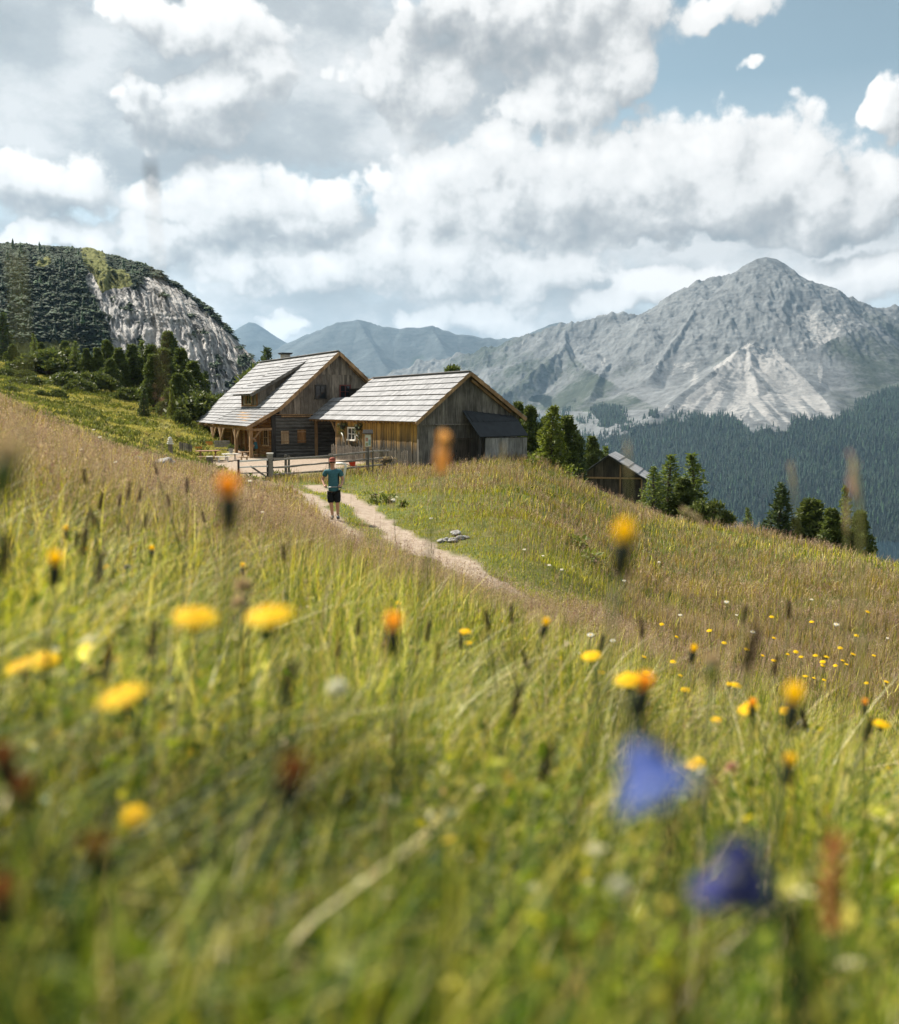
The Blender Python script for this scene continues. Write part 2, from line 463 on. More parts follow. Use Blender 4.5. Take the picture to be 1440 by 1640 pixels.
BASE = [(860, 25, 230, 60, 1.4), (120, 90, 200, 70, .9), (300, 400, 300, 22, .5), (1340, 385, 140, 22, .5), (640, 70, 170, 60, .7), (1160, 372, 270, 30, .9), (860, 350, 120, 40, .5), (420, 395, 170, 26, .4), (90, 330, 110, 30, .6), (330, 215, 250, 45, .8), (560, 200, 120, 60, .7), (80, 150, 160, 90, .7), (930, 215, 60, 50, .25)]
HAZ = [(110, 130, 330, 190, 1.1), (430, 90, 300, 200, 1.15), (640, 90, 230, 150, 1.1), (330, 225, 300, 55, .9), (820, 20, 260, 80, 1), (600, 200, 110, 50, .5), (90, 60, 220, 120, 1),
       (720, 560, 900, 70, 1.0), (700, 420, 700, 90, .8), (1200, 410, 400, 75, .8), (500, 500, 600, 60, .7)]
cg = cloud_group(); cgc = cloud_group(False)
tc = nt.new('ShaderNodeTexCoord').outputs['Generated']
sx = nt.new('ShaderNodeSeparateXYZ'); nt.put(sx.inputs[0], nt.vec('NORMALIZE', tc))
az = nt.math('ARCTAN2', sx.outputs[0], sx.outputs[1]); el = nt.math('ARCSINE', sx.outputs[2])
cv = nt.new('ShaderNodeCombineXYZ'); nt.put(cv.inputs[0], az); nt.put(cv.inputs[1], el)
P = cv.outputs[0]
def dens(v, tree):
    g = nt.new('ShaderNodeGroup'); g.node_tree = tree; nt.put(g.inputs[0], v); return g.outputs[0]
D0 = dens(P, cg)
D2 = dens(nt.vec('ADD', P, (-.012, .021, 0)), cgc)
alpha = nt.maprange(D0, .0, .5, smooth=True)
grad = nt.math('SUBTRACT', D0, D2)
lit = nt.math('ADD', .70, nt.math('MULTIPLY', grad, .42))
lowf = nt.noise(nt.vec('MULTIPLY', P, (1, 1.5, 1)), 9, 5, .55, '2D')
lit = nt.math('ADD', lit, nt.math('MULTIPLY', nt.math('SUBTRACT', lowf, .5), .36))
gv = None
for cx, cy, rx, ry, k in BASE:
    d = nt.vec('MULTIPLY', nt.vec('SUBTRACT', P, azel(cx, cy)), (F / rx, F / ry, 0))
    v = nt.math('MULTIPLY', nt.math('POWER', 2.718, nt.math('MULTIPLY', nt.vec('DOT_PRODUCT', d, d, out=1), -1.2)), k)
    gv = v if gv is None else nt.math('ADD', gv, v)
lit = nt.math('SUBTRACT', lit, nt.math('MULTIPLY', gv, nt.maprange(lowf, .3, .6, .16, .42)), clamp=True)
ccol = nt.ramp(lit, [(.0, (.36, .395, .415)), (.24, (.49, .505, .512)), (.42, (.66, .668, .665)), (.60, (.91, .905, .89)), (1, (1.12, 1.10, 1.07))])
# soft high sheet
hv = None
w3 = nt.vec('SUBTRACT', nt.noise(P, 6, 4, .6, '2D', out=1), (.5, .5, .5))
Ph = nt.vec('ADD', P, nt.vec('SCALE', w3, .12))
for cx, cy, rx, ry, k in HAZ:
    c = azel(cx, cy)
    d = nt.vec('MULTIPLY', nt.vec('SUBTRACT', Ph, c), (F / rx, F / ry, 0))
    v = nt.math('SUBTRACT', k + .3, nt.vec('DOT_PRODUCT', d, d, out=1))
    hv = v if hv is None else nt.math('SMOOTH_MAX', hv, v, .4)
hn = nt.noise(nt.vec('MULTIPLY', P, (1, 1.8, 1)), 11, 7, .55, '2D')
ha = nt.math('MULTIPLY', nt.maprange(nt.math('ADD', hv, nt.math('MULTIPLY', nt.math('SUBTRACT', hn, .5), 2.0)), -.15, .9, smooth=True), .95)
hcol = nt.ramp(nt.noise(nt.vec('MULTIPLY', P, (1, 1.6, 1)), 7, 6, .55, '2D'), [(.34, (.43, .465, .485)), (.5, (.55, .58, .595)), (.66, (.84, .845, .84))])
sky = nt.new('ShaderNodeTexSky', sky_type='NISHITA'); sky.sun_disc = False
sky.sun_elevation = R(SUN_EL); sky.sun_rotation = R(SUN_AZ); sky.altitude = 1700; sky.air_density = 1.0; sky.dust_density = 1.2; sky.ozone_density = 1.0
hs = nt.new('ShaderNodeHueSaturation'); hs.inputs['Saturation'].default_value = .44; nt.put(hs.inputs['Color'], sky.outputs[0])
b0 = nt.new('ShaderNodeBackground'); elf = nt.maprange(el, .02, .30)
skc = nt.mix(elf, (7.4, 7.9, 8.2), nt.vec('MULTIPLY', hs.outputs[0], (.83, 1.03, 1.02)))
nt.put(b0.inputs[0], skc); b0.inputs[1].default_value = .056
b1 = nt.new('ShaderNodeBackground'); nt.put(b1.inputs[0], hcol); b1.inputs[1].default_value = CLOUD_K
b2 = nt.new('ShaderNodeBackground'); nt.put(b2.inputs[0], ccol); b2.inputs[1].default_value = CLOUD_K
m1 = nt.new('ShaderNodeMixShader'); nt.put(m1.inputs[0], ha); nt.l.new(b0.outputs[0], m1.inputs[1]); nt.l.new(b1.outputs[0], m1.inputs[2])
m2 = nt.new('ShaderNodeMixShader'); nt.put(m2.inputs[0], alpha); nt.l.new(m1.outputs[0], m2.inputs[1]); nt.l.new(b2.outputs[0], m2.inputs[2])
wo = nt.new('ShaderNodeOutputWorld'); nt.l.new(m2.outputs[0], wo.inputs[0])
wd.cycles.sampling_method = 'MANUAL'; wd.cycles.sample_map_resolution = 512

vs = SC.view_settings; vs.view_transform = 'Standard'; vs.look = 'None'; vs.exposure = EXPO; vs.gamma = 1; vs.use_curve_mapping = False
cy = SC.cycles
cy.max_bounces = 5; cy.diffuse_bounces = 2; cy.glossy_bounces = 2; cy.transmission_bounces = 3; cy.transparent_max_bounces = 6; cy.volume_bounces = 0
cy.caustics_reflective = False; cy.caustics_refractive = False
cy.use_denoising = True
try: cy.denoiser = 'OPENIMAGEDENOISE'
except Exception: pass
cy.use_adaptive_sampling = False
SC.render.use_persistent_data = False
# ================================================================== far mountains as heightfields from ridge skeletons
def ridge_h(X, Y, ridges):
    H = np.full(X.shape, -1e9)
    for pts, slope, pw in ridges:
        for a, b in zip(pts[:-1], pts[1:]):
            dx, dy = b[0] - a[0], b[1] - a[1]
            t = np.clip(((X - a[0]) * dx + (Y - a[1]) * dy) / (dx * dx + dy * dy), 0, 1)
            dist = np.hypot(X - a[0] - t * dx, Y - a[1] - t * dy)
            H = np.maximum(H, a[2] + t * (b[2] - a[2]) - slope * dist ** pw)
    return H
def RP(lst): return [tuple(W(px, py, d)) for px, py, d in lst]
def polar_grid(px0, px1, npx, d0, d1, nd, geo=False):
    px = np.linspace(px0, px1, npx); d = np.geomspace(d0, d1, nd) if geo else np.linspace(d0, d1, nd)
    PX, DD = np.meshgrid(px, d, indexing='ij')
    X = (PX - 720) / F * DD; Y = DD
    idx = np.arange(npx * nd).reshape(npx, nd)
    Q = np.stack([idx[:-1, :-1], idx[1:, :-1], idx[1:, 1:], idx[:-1, 1:]], -1).reshape(-1, 4)
    return PX, X, Y, Q

def rock_mat(name, rock, scree, veg, forest, s=.01, bumpd=12.):
    m, nt, out = mat_new(name)
    pos = nt.pos(); a = nt.new('ShaderNodeSeparateColor'); nt.l.new(nt.attr('mask'), a.inputs[0])
    n = nt.noise(nt.vec('MULTIPLY', pos, (1, 1, .35)), s, 10, .62); n2 = nt.noise(pos, s * 4, 8, .6); n3 = nt.noise(pos, s * .3, 5)
    c = nt.mix(nt.maprange(nt.math('ADD', nt.math('ADD', nt.math('MULTIPLY', n, .42), nt.math('MULTIPLY', n2, .33)), nt.math('MULTIPLY', nt.noise(nt.vec('MULTIPLY', pos, (.35, .35, 2.6)), s * 2.4, 7, .62), .25)), .36, .63), tuple(x * .42 for x in rock), tuple(x * 1.5 for x in rock))
    c = nt.mix(nt.maprange(nt.math('ADD', a.outputs[0], nt.math('MULTIPLY', nt.math('SUBTRACT', n2, .5), .8)), .35, .65), c, nt.vec('SCALE', scree, nt.maprange(n2, .3, .7, .75, 1.2)))
    c = nt.mix(nt.maprange(nt.math('ADD', a.outputs[1], nt.math('MULTIPLY', nt.math('SUBTRACT', n2, .5), .9)), .35, .65), c, nt.vec('SCALE', veg, nt.maprange(n, .3, .7, .7, 1.4)))
    c = nt.mix(nt.maprange(nt.math('ADD', a.outputs[2], nt.math('MULTIPLY', nt.math('SUBTRACT', n2, .5), .5)), .4, .6), c, nt.vec('SCALE', forest, nt.maprange(n2, .3, .7, .6, 1.5)))
    nt.put(out.inputs[0], pbr(nt, c, .95, .1, nt.bump(nt.math('ADD', n, nt.math('MULTIPLY', n2, .5)), .9, bumpd)))
    return m

# ---- distant ranges
PX, X, Y, Q = polar_grid(300, 1000, 350, 6600, 10500, 130)
H = ridge_h(X, Y, [
    (RP([(360, 590, 9600), (388, 541, 9500), (399, 515, 9500), (408, 517, 9500), (425, 532, 9500), (460, 552, 9500), (505, 562, 9400), (560, 570, 9300)]), .62, 1),
    (RP([(440, 590, 8300), (456, 552, 8200), (470, 546, 8200), (492, 535, 8200), (521, 524, 8150), (545, 515, 8100), (572, 510, 8100), (590, 514, 8100), (612, 522, 8000), (640, 526, 8000), (650, 523, 8000), (672, 524, 8000), (690, 521, 8000), (705, 526, 7950), (740, 536, 7900), (765, 540, 7900), (800, 541, 7850), (830, 538, 7800), (855, 528, 7800), (880, 518, 7800), (900, 515, 7800), (920, 520, 7800), (960, 540, 7800)]), .60, 1),
    (RP([(572, 511, 8100), (600, 560, 7500), (625, 600, 7100)]), .6, 1), (RP([(690, 522, 8000), (712, 560, 7500), (730, 590, 7200)]), .6, 1),
    (RP([(500, 533, 8150), (515, 575, 7600), (540, 610, 7200)]), .6, 1)])
gl = ridged(X * .0016, Y * .0016, 6)
H = H + (gl - .55) * 60 * sstep(0, 400, 260 - (H - 200)) + fbm(X * .004, Y * .004, 4) * 16
H = np.maximum(H, -340)
vegm = sstep(.2, -.3, fbm(X * .002, Y * .002, 5) + (H - 150) / 500)
scr = sstep(.25, .6, fbm(X * .006, Y * .0012, 5))
m_far = rock_mat('far_rock', (.07, .083, .088), (.13, .14, .14), (.042, .055, .042), (.02, .035, .025), .006, 14)
o = np_mesh('distant_mountains', np.stack([X.ravel(), Y.ravel(), H.ravel()], 1), Q, m_far, smooth=False,
            attrs={'mask': np.stack([scr.ravel() * .55, vegm.ravel(), 0 * H.ravel()], 1)})
tag(o, 'hazy blue-grey mountain range on the horizon behind the farmhouse roofs', 'mountain', kind='structure')

# ---- main massif
PX, X, Y, Q = polar_grid(560, 1720, 640, 2350, 6000, 420)
D = Y
r_main = RP([(560, 640, 5900), (620, 602, 5800), (660, 585, 5700), (700, 573, 5600), (760, 562, 5500), (800, 551, 5450), (850, 537, 5400), (905, 521, 5300), (950, 512, 5250), (985, 505, 5200), (1020, 502, 5150), (1045, 496, 5100), (1070, 480, 5050), (1100, 458, 5050), (1122, 444, 5050), (1145, 437, 5030), (1165, 437, 5020), (1178, 438, 5000),
             (1195, 423, 5000), (1212, 414, 5000), (1228, 411, 5000), (1243, 414, 5000), (1262, 427, 5000), (1285, 445, 5000), (1320, 463, 5020), (1335, 474, 5040), (1365, 484, 5060), (1400, 491, 5080), (1440, 495, 5100), (1520, 500, 5100), (1650, 470, 5100), (1760, 480, 5100)])
ridges = [(r_main, .62, 1.),
    (RP([(1160, 437, 5025), (1135, 470, 4850), (1100, 520, 4600), (1060, 570, 4350), (1040, 610, 4150)]), .75, 1.),
    (RP([(1228, 411, 5000), (1240, 450, 4850), (1262, 500, 4650), (1225, 540, 4480)]), .72, 1.),
    (RP([(1320, 464, 5020), (1345, 520, 4700), (1375, 545, 4550), (1440, 560, 4450), (1540, 560, 4400)]), .5, 1.),
    (RP([(1045, 497, 5100), (1010, 540, 4800), (965, 590, 4500), (945, 640, 4200)]), .8, 1.),
    (RP([(905, 524, 5300), (905, 556, 4950), (880, 578, 4780), (840, 610, 4600), (800, 640, 4500)]), .8, 1.),
    (RP([(905, 556, 4950), (925, 600, 4600), (935, 650, 4300)]), .9, 1.),
    # pale front cone
    (RP([(1225, 540, 4480), (1197, 555, 4150), (1165, 580, 4000), (1130, 607, 3850), (1090, 636, 3700), (1050, 668, 3500)]), .62, 1.),
    (RP([(1197, 555, 4150), (1205, 590, 3950), (1215, 640, 3700), (1220, 672, 3560)]), .62, 1.),
    (RP([(1200, 556, 4150), (1235, 570, 4050), (1275, 605, 3900), (1310, 645, 3750), (1335, 672, 3620)]), .62, 1.),
    (RP([(1335, 640, 4000), (1390, 628, 3950), (1440, 620, 3900), (1560, 615, 3900), (1720, 600, 3900)]), .42, 1.)]
H = ridge_h(X, Y, ridges)
apron = np.interp(D, [2350, 2560, 3000, 3450, 3700, 4300], [-352, -338, -190, -32, 25, 120]) - np.interp(PX, [560, 800, 960, 1100], [260, 190, 60, 0])
apr2 = apron + fbm(X * .0013, Y * .0013, 5) * 70 + ridged(X * .0022, Y * .0009, 4) * 45 - 30
above = H - apr2
crest = ridge_h(X, Y, [(r_main, .62, 1.)])
k_near = sstep(0, 130, np.abs(H - ridge_h(X, Y, [(r_main, 0.0001, 1.)])))
cut = ridged(X * .0034, Y * .0015, 6, .55); cut2 = ridged(X * .011, Y * .006, 5, .55)
cut3 = ridged(X * .03, Y * .011, 4, .6)
H = H + ((cut - .6) * 72 + (cut2 - .6) * 20 + (cut3 - .6) * 11 + fbm(X * .03, Y * .03, 3) * 5) * sstep(-20, 160, above) * (.12 + .88 * k_near)
Hm = np.maximum(H, apr2) + 18 * np.exp(-((H - apr2) / 60) ** 2)
Hm = np.maximum(Hm, -352)
PXs, PYs = proj(X, Y, Hm)
cone = in_poly(PXs, PYs, [(1197, 550), (1140, 590), (1085, 630), (1055, 662), (1100, 662), (1150, 672), (1215, 690), (1260, 680), (1335, 676), (1345, 668), (1290, 605), (1240, 560)])
streak = fbm(PXs * .05 + PYs * .03, PYs * .012, 4)
streakR = fbm(PXs * .05 - PYs * .045, PYs * .012, 4)
st = np.where(PXs < 1200, streak, streakR)
scree = np.where(cone, .80 + st * 1.15 - .50 * sstep(610, 690, PYs) , 0)
bowl = in_poly(PXs, PYs, [(1250, 505), (1330, 490), (1390, 520), (1330, 545), (1280, 575), (1240, 560)])
scree = np.where(bowl, .36 + fbm(X * .006, Y * .002, 5) * .7, scree)
low = in_poly(PXs, PYs, [(1065, 585), (1130, 575), (1150, 600), (1080, 650), (1040, 640), (1060, 610)])
scree = np.where(low, .25 + fbm(PXs * .04, PYs * .015, 4) * .9, scree)
gul = sstep(.22, .5, fbm(PXs * .045 + 3, PYs * .009, 4)) * .62 * (PYs > 500)
scree = np.maximum(scree, gul * ((PXs < 1130) | (PXs > 1240)) * sstep(650, 625, PYs))
peak = in_poly(PXs, PYs, [(1228, 405), (1175, 432), (1100, 470), (1000, 560), (1050, 590), (1180, 560), (1300, 540), (1340, 480)])
vn = fbm(X * .0028, Y * .0028, 5)
veg = np.where(peak, .0, .24) + vn * .5
veg = veg + .22 * sstep(960, 860, PXs) * sstep(620, 580, PYs) * sstep(-.35, 0, vn) + .3 * sstep(1300, 1400, PXs) * sstep(490, 560, PYs)
veg = np.where(cone | bowl | low, veg * .3, veg)
fl = 655 + 34 * sstep(1090, 960, PXs) + fbm(PXs * .02, PYs * .03, 4) * 26 + 12 - 42 * sstep(1330, 1420, PXs) + 18 * sstep(1150, 1200, PXs) * sstep(1300, 1240, PXs)
forest = sstep(-8, 10, PYs - fl)
dk = in_poly(PXs, PYs, [(800, 650), (880, 625), (960, 650), (1050, 655), (1075, 690), (1060, 730), (780, 730)])  # lower slope: shadow painted in together with its forest patches
forest = np.maximum(forest, np.where(dk, sstep(-.15, .25, fbm(PXs * .018, PYs * .03, 4)) * .95, 0))
dk2 = in_poly(PXs, PYs, [(780, 600), (905, 556), (940, 590), (1000, 625), (1055, 655), (960, 660), (800, 655)])  # shadowed cliffs darkened here with the vegetation colour
veg = np.where(dk2, np.maximum(veg, .55 + vn * .6), veg)
forest = np.where(scree > .5, forest * .25, forest)
m_rock = rock_mat('massif_rock', (.145, .152, .155), (.31, .304, .295), (.045, .055, .040), (.006, .012, .009), .012, 10)
o = np_mesh('mountain', np.stack([X.ravel(), Y.ravel(), Hm.ravel()], 1), Q, m_rock, smooth=False,
            attrs={'mask': np.stack([scree.ravel(), veg.ravel(), forest.ravel()], 1)})
tag(o, 'grey limestone peak with pale scree cone rising above dark forested slopes', 'mountain', kind='structure')

# ---- forest of the massif: one mass of conifers
def cone_forest(name, P, Hh, Rr, colr, mat, parent=None):
    N = len(P); layers = 3; k = 6
    V = []; T = []; C = []
    nv = layers * (k + 1)
    VV = np.zeros((N, nv, 3)); CC = np.zeros((N, nv, 3))
    a0 = rng.uniform(0, 6.28, N)
    for L in range(layers):
        zb = [.08, .34, .62][L]; zt = [.55, .78, 1.0][L]; rr = [1., .72, .42][L]
        for j in range(k):
            a = a0 + j * 2 * math.pi / k + L * .5
            jr = rng.uniform(.65, 1.15, N)
            VV[:, L * (k + 1) + j, 0] = P[:, 0] + np.cos(a) * Rr * rr * jr
            VV[:, L * (k + 1) + j, 1] = P[:, 1] + np.sin(a) * Rr * rr * jr
            VV[:, L * (k + 1) + j, 2] = P[:, 2] + Hh * (zb + rng.uniform(-.04, .04, N))
        VV[:, L * (k + 1) + k] = P; VV[:, L * (k + 1) + k, 2] += Hh * zt
    tri = []
    for L in range(layers):
        b = L * (k + 1)
        for j in range(k): tri.append((b + j, b + (j + 1) % k, b + k))
    tri = np.array(tri)
    T = (np.arange(N)[:, None, None] * nv + tri[None]).reshape(-1, 3)
    CC[:] = colr[:, None, :]
    return np_mesh(name, VV.reshape(-1, 3), T, mat, col=CC.reshape(-1, 3), parent=parent)
m_forest = leafy('forest_needles', None, None, .1, .8, use_attr=True)
n_cand = 60000
px = rng.uniform(600, 1560, n_cand); dd = np.sqrt(rng.uniform(2560 ** 2, 4300 ** 2, n_cand))
gi = np.clip(((px - 560) / (1720 - 560) * 639).astype(int), 0, 639); gj = np.clip(((dd - 2350) / (6000 - 2350) * 419).astype(int), 0, 419)
dens = forest[gi, gj] * (1 - .8 * np.clip(scree[gi, gj], 0, 1))
clear = fbm(px * .012, dd * .004, 4)
keep = (rng.uniform(0, 1, n_cand) < dens * .85) & (clear < .62) & (PYs[gi, gj] > 560)
px, dd, gi, gj = px[keep], dd[keep], gi[keep], gj[keep]
hz = Hm[gi, gj]
P_ = np.stack([(px - 720) / F * dd, dd, hz - 1.5], 1)
Hh = rng.uniform(13, 25, len(px)); Rr = Hh * rng.uniform(.15, .23, len(px))
cl = np.array([.011, .026, .015]) * rng.uniform(.35, 2.2, (len(px), 1)) * (1 + rng.uniform(-.12, .12, (len(px), 3)))
lar = rng.uniform(0, 1, len(px)) < .12; cl[lar] = cl[lar] * np.array([1.7, 1.6, 1.1])
o = cone_forest('mountain_forest', P_, Hh, Rr, cl, m_forest)
tag(o, 'dark conifer forest covering the lower slopes of the mountain', 'forest', kind='stuff')

# ---- dark glossy sheet standing in for the shaded, hazy lower forest
m_shade_sheet, nt, out = mat_new('shade_sheet_gloss')
wv = nt.noise(nt.pos(), .05, 6, .6)
nt.put(out.inputs[0], pbr(nt, (.012, .03, .045), .08, .5, nt.bump(wv, .12, 1.)))
mb = MB()
lp = [((px_ - 720) / F * d_, d_, -338) for px_, d_ in [(700, 1500), (1700, 1500), (2000, 2100), (1900, 2700), (1300, 2700), (900, 2640), (700, 2500), (560, 2100)]]
mb.add(lp, [tuple(range(len(lp)))])
tag(mb.build('lake', m_shade_sheet), 'dark blue valley lake below the forest at the right edge', 'lake', kind='structure')

# ================================================================== cliff hill on the left
CR = [(-220, 402), (-100, 398), (0, 396), (40, 397), (90, 396), (120, 398), (150, 397), (172, 400), (200, 409), (230, 416), (260, 427), (290, 444), (312, 461), (340, 481), (355, 497), (372, 517), (388, 535), (405, 553), (425, 577), (440, 592), (470, 618), (500, 640)]
cpx = np.array([c_[0] for c_ in CR], float); cpy = np.array([c_[1] for c_ in CR], float)
ncol, nrow = 420, 230
pxs = np.linspace(-210, 490, ncol); crest_y = np.interp(pxs, cpx, cpy) + fbm(pxs * .03, pxs * 0 + 2.2, 4) * 2.2 + 16
cd_ = np.interp(pxs, [-210, 0, 200, 350, 430, 490], [620, 600, 560, 500, 450, 430])     # crest distance
fd_ = np.interp(pxs, [-210, 0, 200, 300, 430, 490], [330, 330, 350, 360, 380, 380])     # foot distance
bz = np.array([W(p_, y_, d_).z for p_, y_, d_ in zip(pxs, crest_y, cd_)])
fz = np.interp(pxs, [-210, 0, 200, 330, 430, 490], [16, 12, 7, 1, -4, -8])
tt = np.linspace(0, 1.12, nrow)                       # 0 = foot, 1 = crest, >1 = back side
PXc, TT = np.meshgrid(pxs, tt, indexing='ij')
prof = np.interp(TT, [0, .2, .5, .8, 1, 1.12], [0, .26, .62, .885, 1, .96])
depth = fd_[:, None] + (cd_ - fd_)[:, None] * np.interp(TT, [0, .25, .6, .85, 1, 1.12], [0, .14, .40, .68, 1, 1.5])
Zc = fz[:, None] + (bz - fz)[:, None] * prof
Xc = (PXc - 720) / F * depth
_, PYc = proj(Xc, depth, Zc)
face = in_poly(PXc, PYc, [(143, 422), (160, 420), (178, 470), (186, 435), (206, 445), (225, 470), (240, 445), (265, 448), (300, 470), (335, 500), (365, 530), (400, 560), (440, 600), (470, 640), (180, 640), (180, 520), (165, 490), (150, 462)])
facef = face.astype(float)
for _ in range(3):
    facef[1:-1, 1:-1] = (facef[1:-1, 1:-1] * 2 + facef[:-2, 1:-1] + facef[2:, 1:-1] + facef[1:-1, :-2] + facef[1:-1, 2:]) / 6
sc_ = np.array([1.0])
wx = PXc + 26 * TT * TT * 3 + fbm(PXc * .02, PYc * .02, 3) * 14
gro = ridged(wx * .055, PYc * .010, 5, .6); gro2 = ridged(wx * .16, PYc * .03, 4, .6)
disp = (gro - .55) * 11 + (gro2 - .55) * 5
bush = ridged(PXc * .035, PYc * .05, 5, .6) * 5 + fbm(PXc * .15, PYc * .22, 3) * 2.5
dsp = facef * disp + (1 - facef) * bush * .75
edge = np.minimum(1, np.minimum(TT * 6, np.maximum(0, (1.0 - TT)) * 14 + .15))
depth2 = depth - dsp * edge
Zc2 = Zc + (1 - facef) * bush * .22 * edge
Xc2 = (PXc - 720) / F * depth2
vegc = (1 - facef)
tuft = fbm(PXc * .05, PYc * .05, 5)
vegc = np.maximum(vegc, facef * sstep(.28, .5, tuft + .25 * sstep(330, 400, PXc) + .1 * sstep(.9, 1., TT)) * .9)
grassm = in_poly(PXc, PYc, [(140, 395), (178, 398), (183, 430), (215, 440), (222, 460), (190, 462), (172, 470), (160, 440), (145, 425)]) * 1.
grassm = np.maximum(grassm, in_poly(PXc, PYc, [(62, 428), (92, 412), (97, 425), (80, 432)]) * 1.)
grassm = np.maximum(grassm, in_poly(PXc, PYc, [(-60, 560), (130, 545), (140, 556), (60, 575), (-40, 600)]) * .9)
m_cliff, nt, out = mat_new('cliff_rock')
pos = nt.pos(); a = nt.new('ShaderNodeSeparateColor'); nt.l.new(nt.attr('mask'), a.inputs[0])
st1 = nt.noise(nt.vec('MULTIPLY', nt.vec('ADD', pos, nt.vec('SCALE', nt.vec('SUBTRACT', nt.noise(pos, .03, 3, out=1), (.5, .5, .5)), 16)), (1, .6, .16)), .16, 9, .65)
st2 = nt.noise(pos, .5, 8, .65)
rk = nt.ramp(nt.math('ADD', nt.math('MULTIPLY', st1, .7), nt.math('MULTIPLY', st2, .3)), [(.35, (.075, .08, .085)), (.44, (.28, .28, .28)), (.54, (.54, .53, .515)), (.68, (.70, .67, .635))])
vg = nt.mix(nt.maprange(nt.noise(pos, .35, 6, .6), .35, .65), (.012, .026, .018), (.045, .07, .035))
gs = nt.mix(nt.maprange(nt.noise(pos, .2, 6, .6), .35, .65), (.10, .12, .035), (.23, .23, .075))
c = nt.mix(nt.maprange(nt.math('ADD', a.outputs[0], nt.math('MULTIPLY', nt.math('SUBTRACT', st2, .5), .9)), .35, .6), rk, vg)
c = nt.mix(nt.maprange(nt.math('ADD', a.outputs[1], nt.math('MULTIPLY', nt.math('SUBTRACT', st2, .5), .9)), .4, .6), c, gs)
nt.put(out.inputs[0], pbr(nt, c, .95, .1, nt.bump(nt.math('ADD', st1, st2), 1., 2.0)))
idx = np.arange(ncol * nrow).reshape(ncol, nrow)
Q = np.stack([idx[:-1, :-1], idx[1:, :-1], idx[1:, 1:], idx[:-1, 1:]], -1).reshape(-1, 4)
o = np_mesh('rock_hill', np.stack([Xc2.ravel(), depth2.ravel(), Zc2.ravel()], 1), Q, m_cliff, smooth=False,
            attrs={'mask': np.stack([vegc.ravel(), grassm.ravel(), 0 * vegc.ravel()], 1)})
tag(o, 'rounded hill with a bare grey striated cliff face and dark dwarf pine on its shoulder', 'hill', kind='structure')

# dwarf pine cover and small trees of the hill: a mass
sel = rng.integers(0, ncol * nrow, 80000); fi, fj = np.unravel_index(sel, (ncol, nrow))
ok = (vegc[fi, fj] > .55) & (grassm[fi, fj] < .5) & (tt[fj] > .03) & (tt[fj] < 1.0)
ok |= (rng.uniform(0, 1, len(sel)) < .015) & (grassm[fi, fj] > .5)
fi, fj = fi[ok], fj[ok]
P_ = np.stack([Xc2[fi, fj], depth2[fi, fj], Zc2[fi, fj]], 1) + rng.normal(0, .8, (len(fi), 3)) * [1, 1, .2]
u_ = rng.uniform(0, 1, len(fi)); cp = fbm(pxs[fi] * .06, PYc[fi, fj] * .09, 4)
tall = (u_ < .007 * np.clip(1 + 3 * cp, 0, 4)) & (tt[fj] < .74)
Hh = np.where(tall, rng.uniform(2.5, 5.5, len(fi)), rng.uniform(.25, .7, len(fi)) * np.clip(1 + 1.6 * cp, .3, 2.6))
Rr = np.where(tall, Hh * .24, rng.uniform(.6, 1.4, len(fi)) * np.clip(1 + .8 * cp, .5, 1.8))
cl = np.array([.026, .050, .022]) * rng.uniform(.7, 1.4, (len(fi), 1)) * np.clip(1 + 1.3 * cp, .45, 2.2)[:, None] * (1 + rng.uniform(-.12, .12, (len(fi), 3)))
o = cone_forest('dwarf_pine_thicket', P_ - [0, 0, .5], Hh, Rr, cl, m_forest)
tag(o, 'dark dwarf pine thicket covering the shoulder of the rocky hill', 'thicket', kind='stuff')

# ================================================================== haze
m_haze, nt, out = mat_new('valley_haze')
pv = nt.new('ShaderNodeVolumePrincipled')
pv.inputs['Color'].default_value = (.42, .68, .96, 1); pv.inputs['Density'].default_value = HAZE_D; pv.inputs['Anisotropy'].default_value = .35
nt.l.new(pv.outputs[0], out.inputs['Volume'])
mb = MB()
x0, x1, y0, y1, z0, z1 = -14500, 14500, -14500, 14500, -347, 900
mb.hexa([(x0, y0, z0), (x1, y0, z0), (x1, y1, z0), (x0, y1, z0), (x0, y0, z1), (x1, y0, z1), (x1, y1, z1), (x0, y1, z1)])
tag(mb.build('haze', m_haze), 'thin pale blue summer haze filling the valley', 'haze', kind='stuff')
# ================================================================== wood materials
def wood(name, dark, light, grain=(9, 9, .7), rough=.8, isl=.28, stain=.5, spec=.2, zgrad=None):
    m, nt, out = mat_new(name)
    p = nt.pos(); rnd = nt.island()
    off = nt.vec('ADD', p, nt.vec('SCALE', (17.3, 9.1, 5.7), rnd))
    g = nt.noise(nt.vec('MULTIPLY', off, grain), 2.2, 6, .6)
    st = nt.noise(off, 1.1, 5, .6)
    c = nt.mix(nt.maprange(g, .3, .7), dark, light)
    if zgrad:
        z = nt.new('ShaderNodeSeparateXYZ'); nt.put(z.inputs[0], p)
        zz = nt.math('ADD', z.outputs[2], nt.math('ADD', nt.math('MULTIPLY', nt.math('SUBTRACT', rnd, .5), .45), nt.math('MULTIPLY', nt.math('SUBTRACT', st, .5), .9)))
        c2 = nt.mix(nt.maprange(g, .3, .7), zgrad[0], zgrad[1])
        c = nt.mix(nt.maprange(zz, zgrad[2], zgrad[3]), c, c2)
    c = nt.vec('SCALE', c, nt.maprange(rnd, 0, 1, 1 - isl, 1 + isl))
    c = nt.vec('SCALE', c, nt.maprange(st, .3, .72, 1 + stain * .3, 1 - stain))
    nt.put(out.inputs[0], pbr(nt, c, rough, spec, nt.bump(g, .35, .01)))
    return m
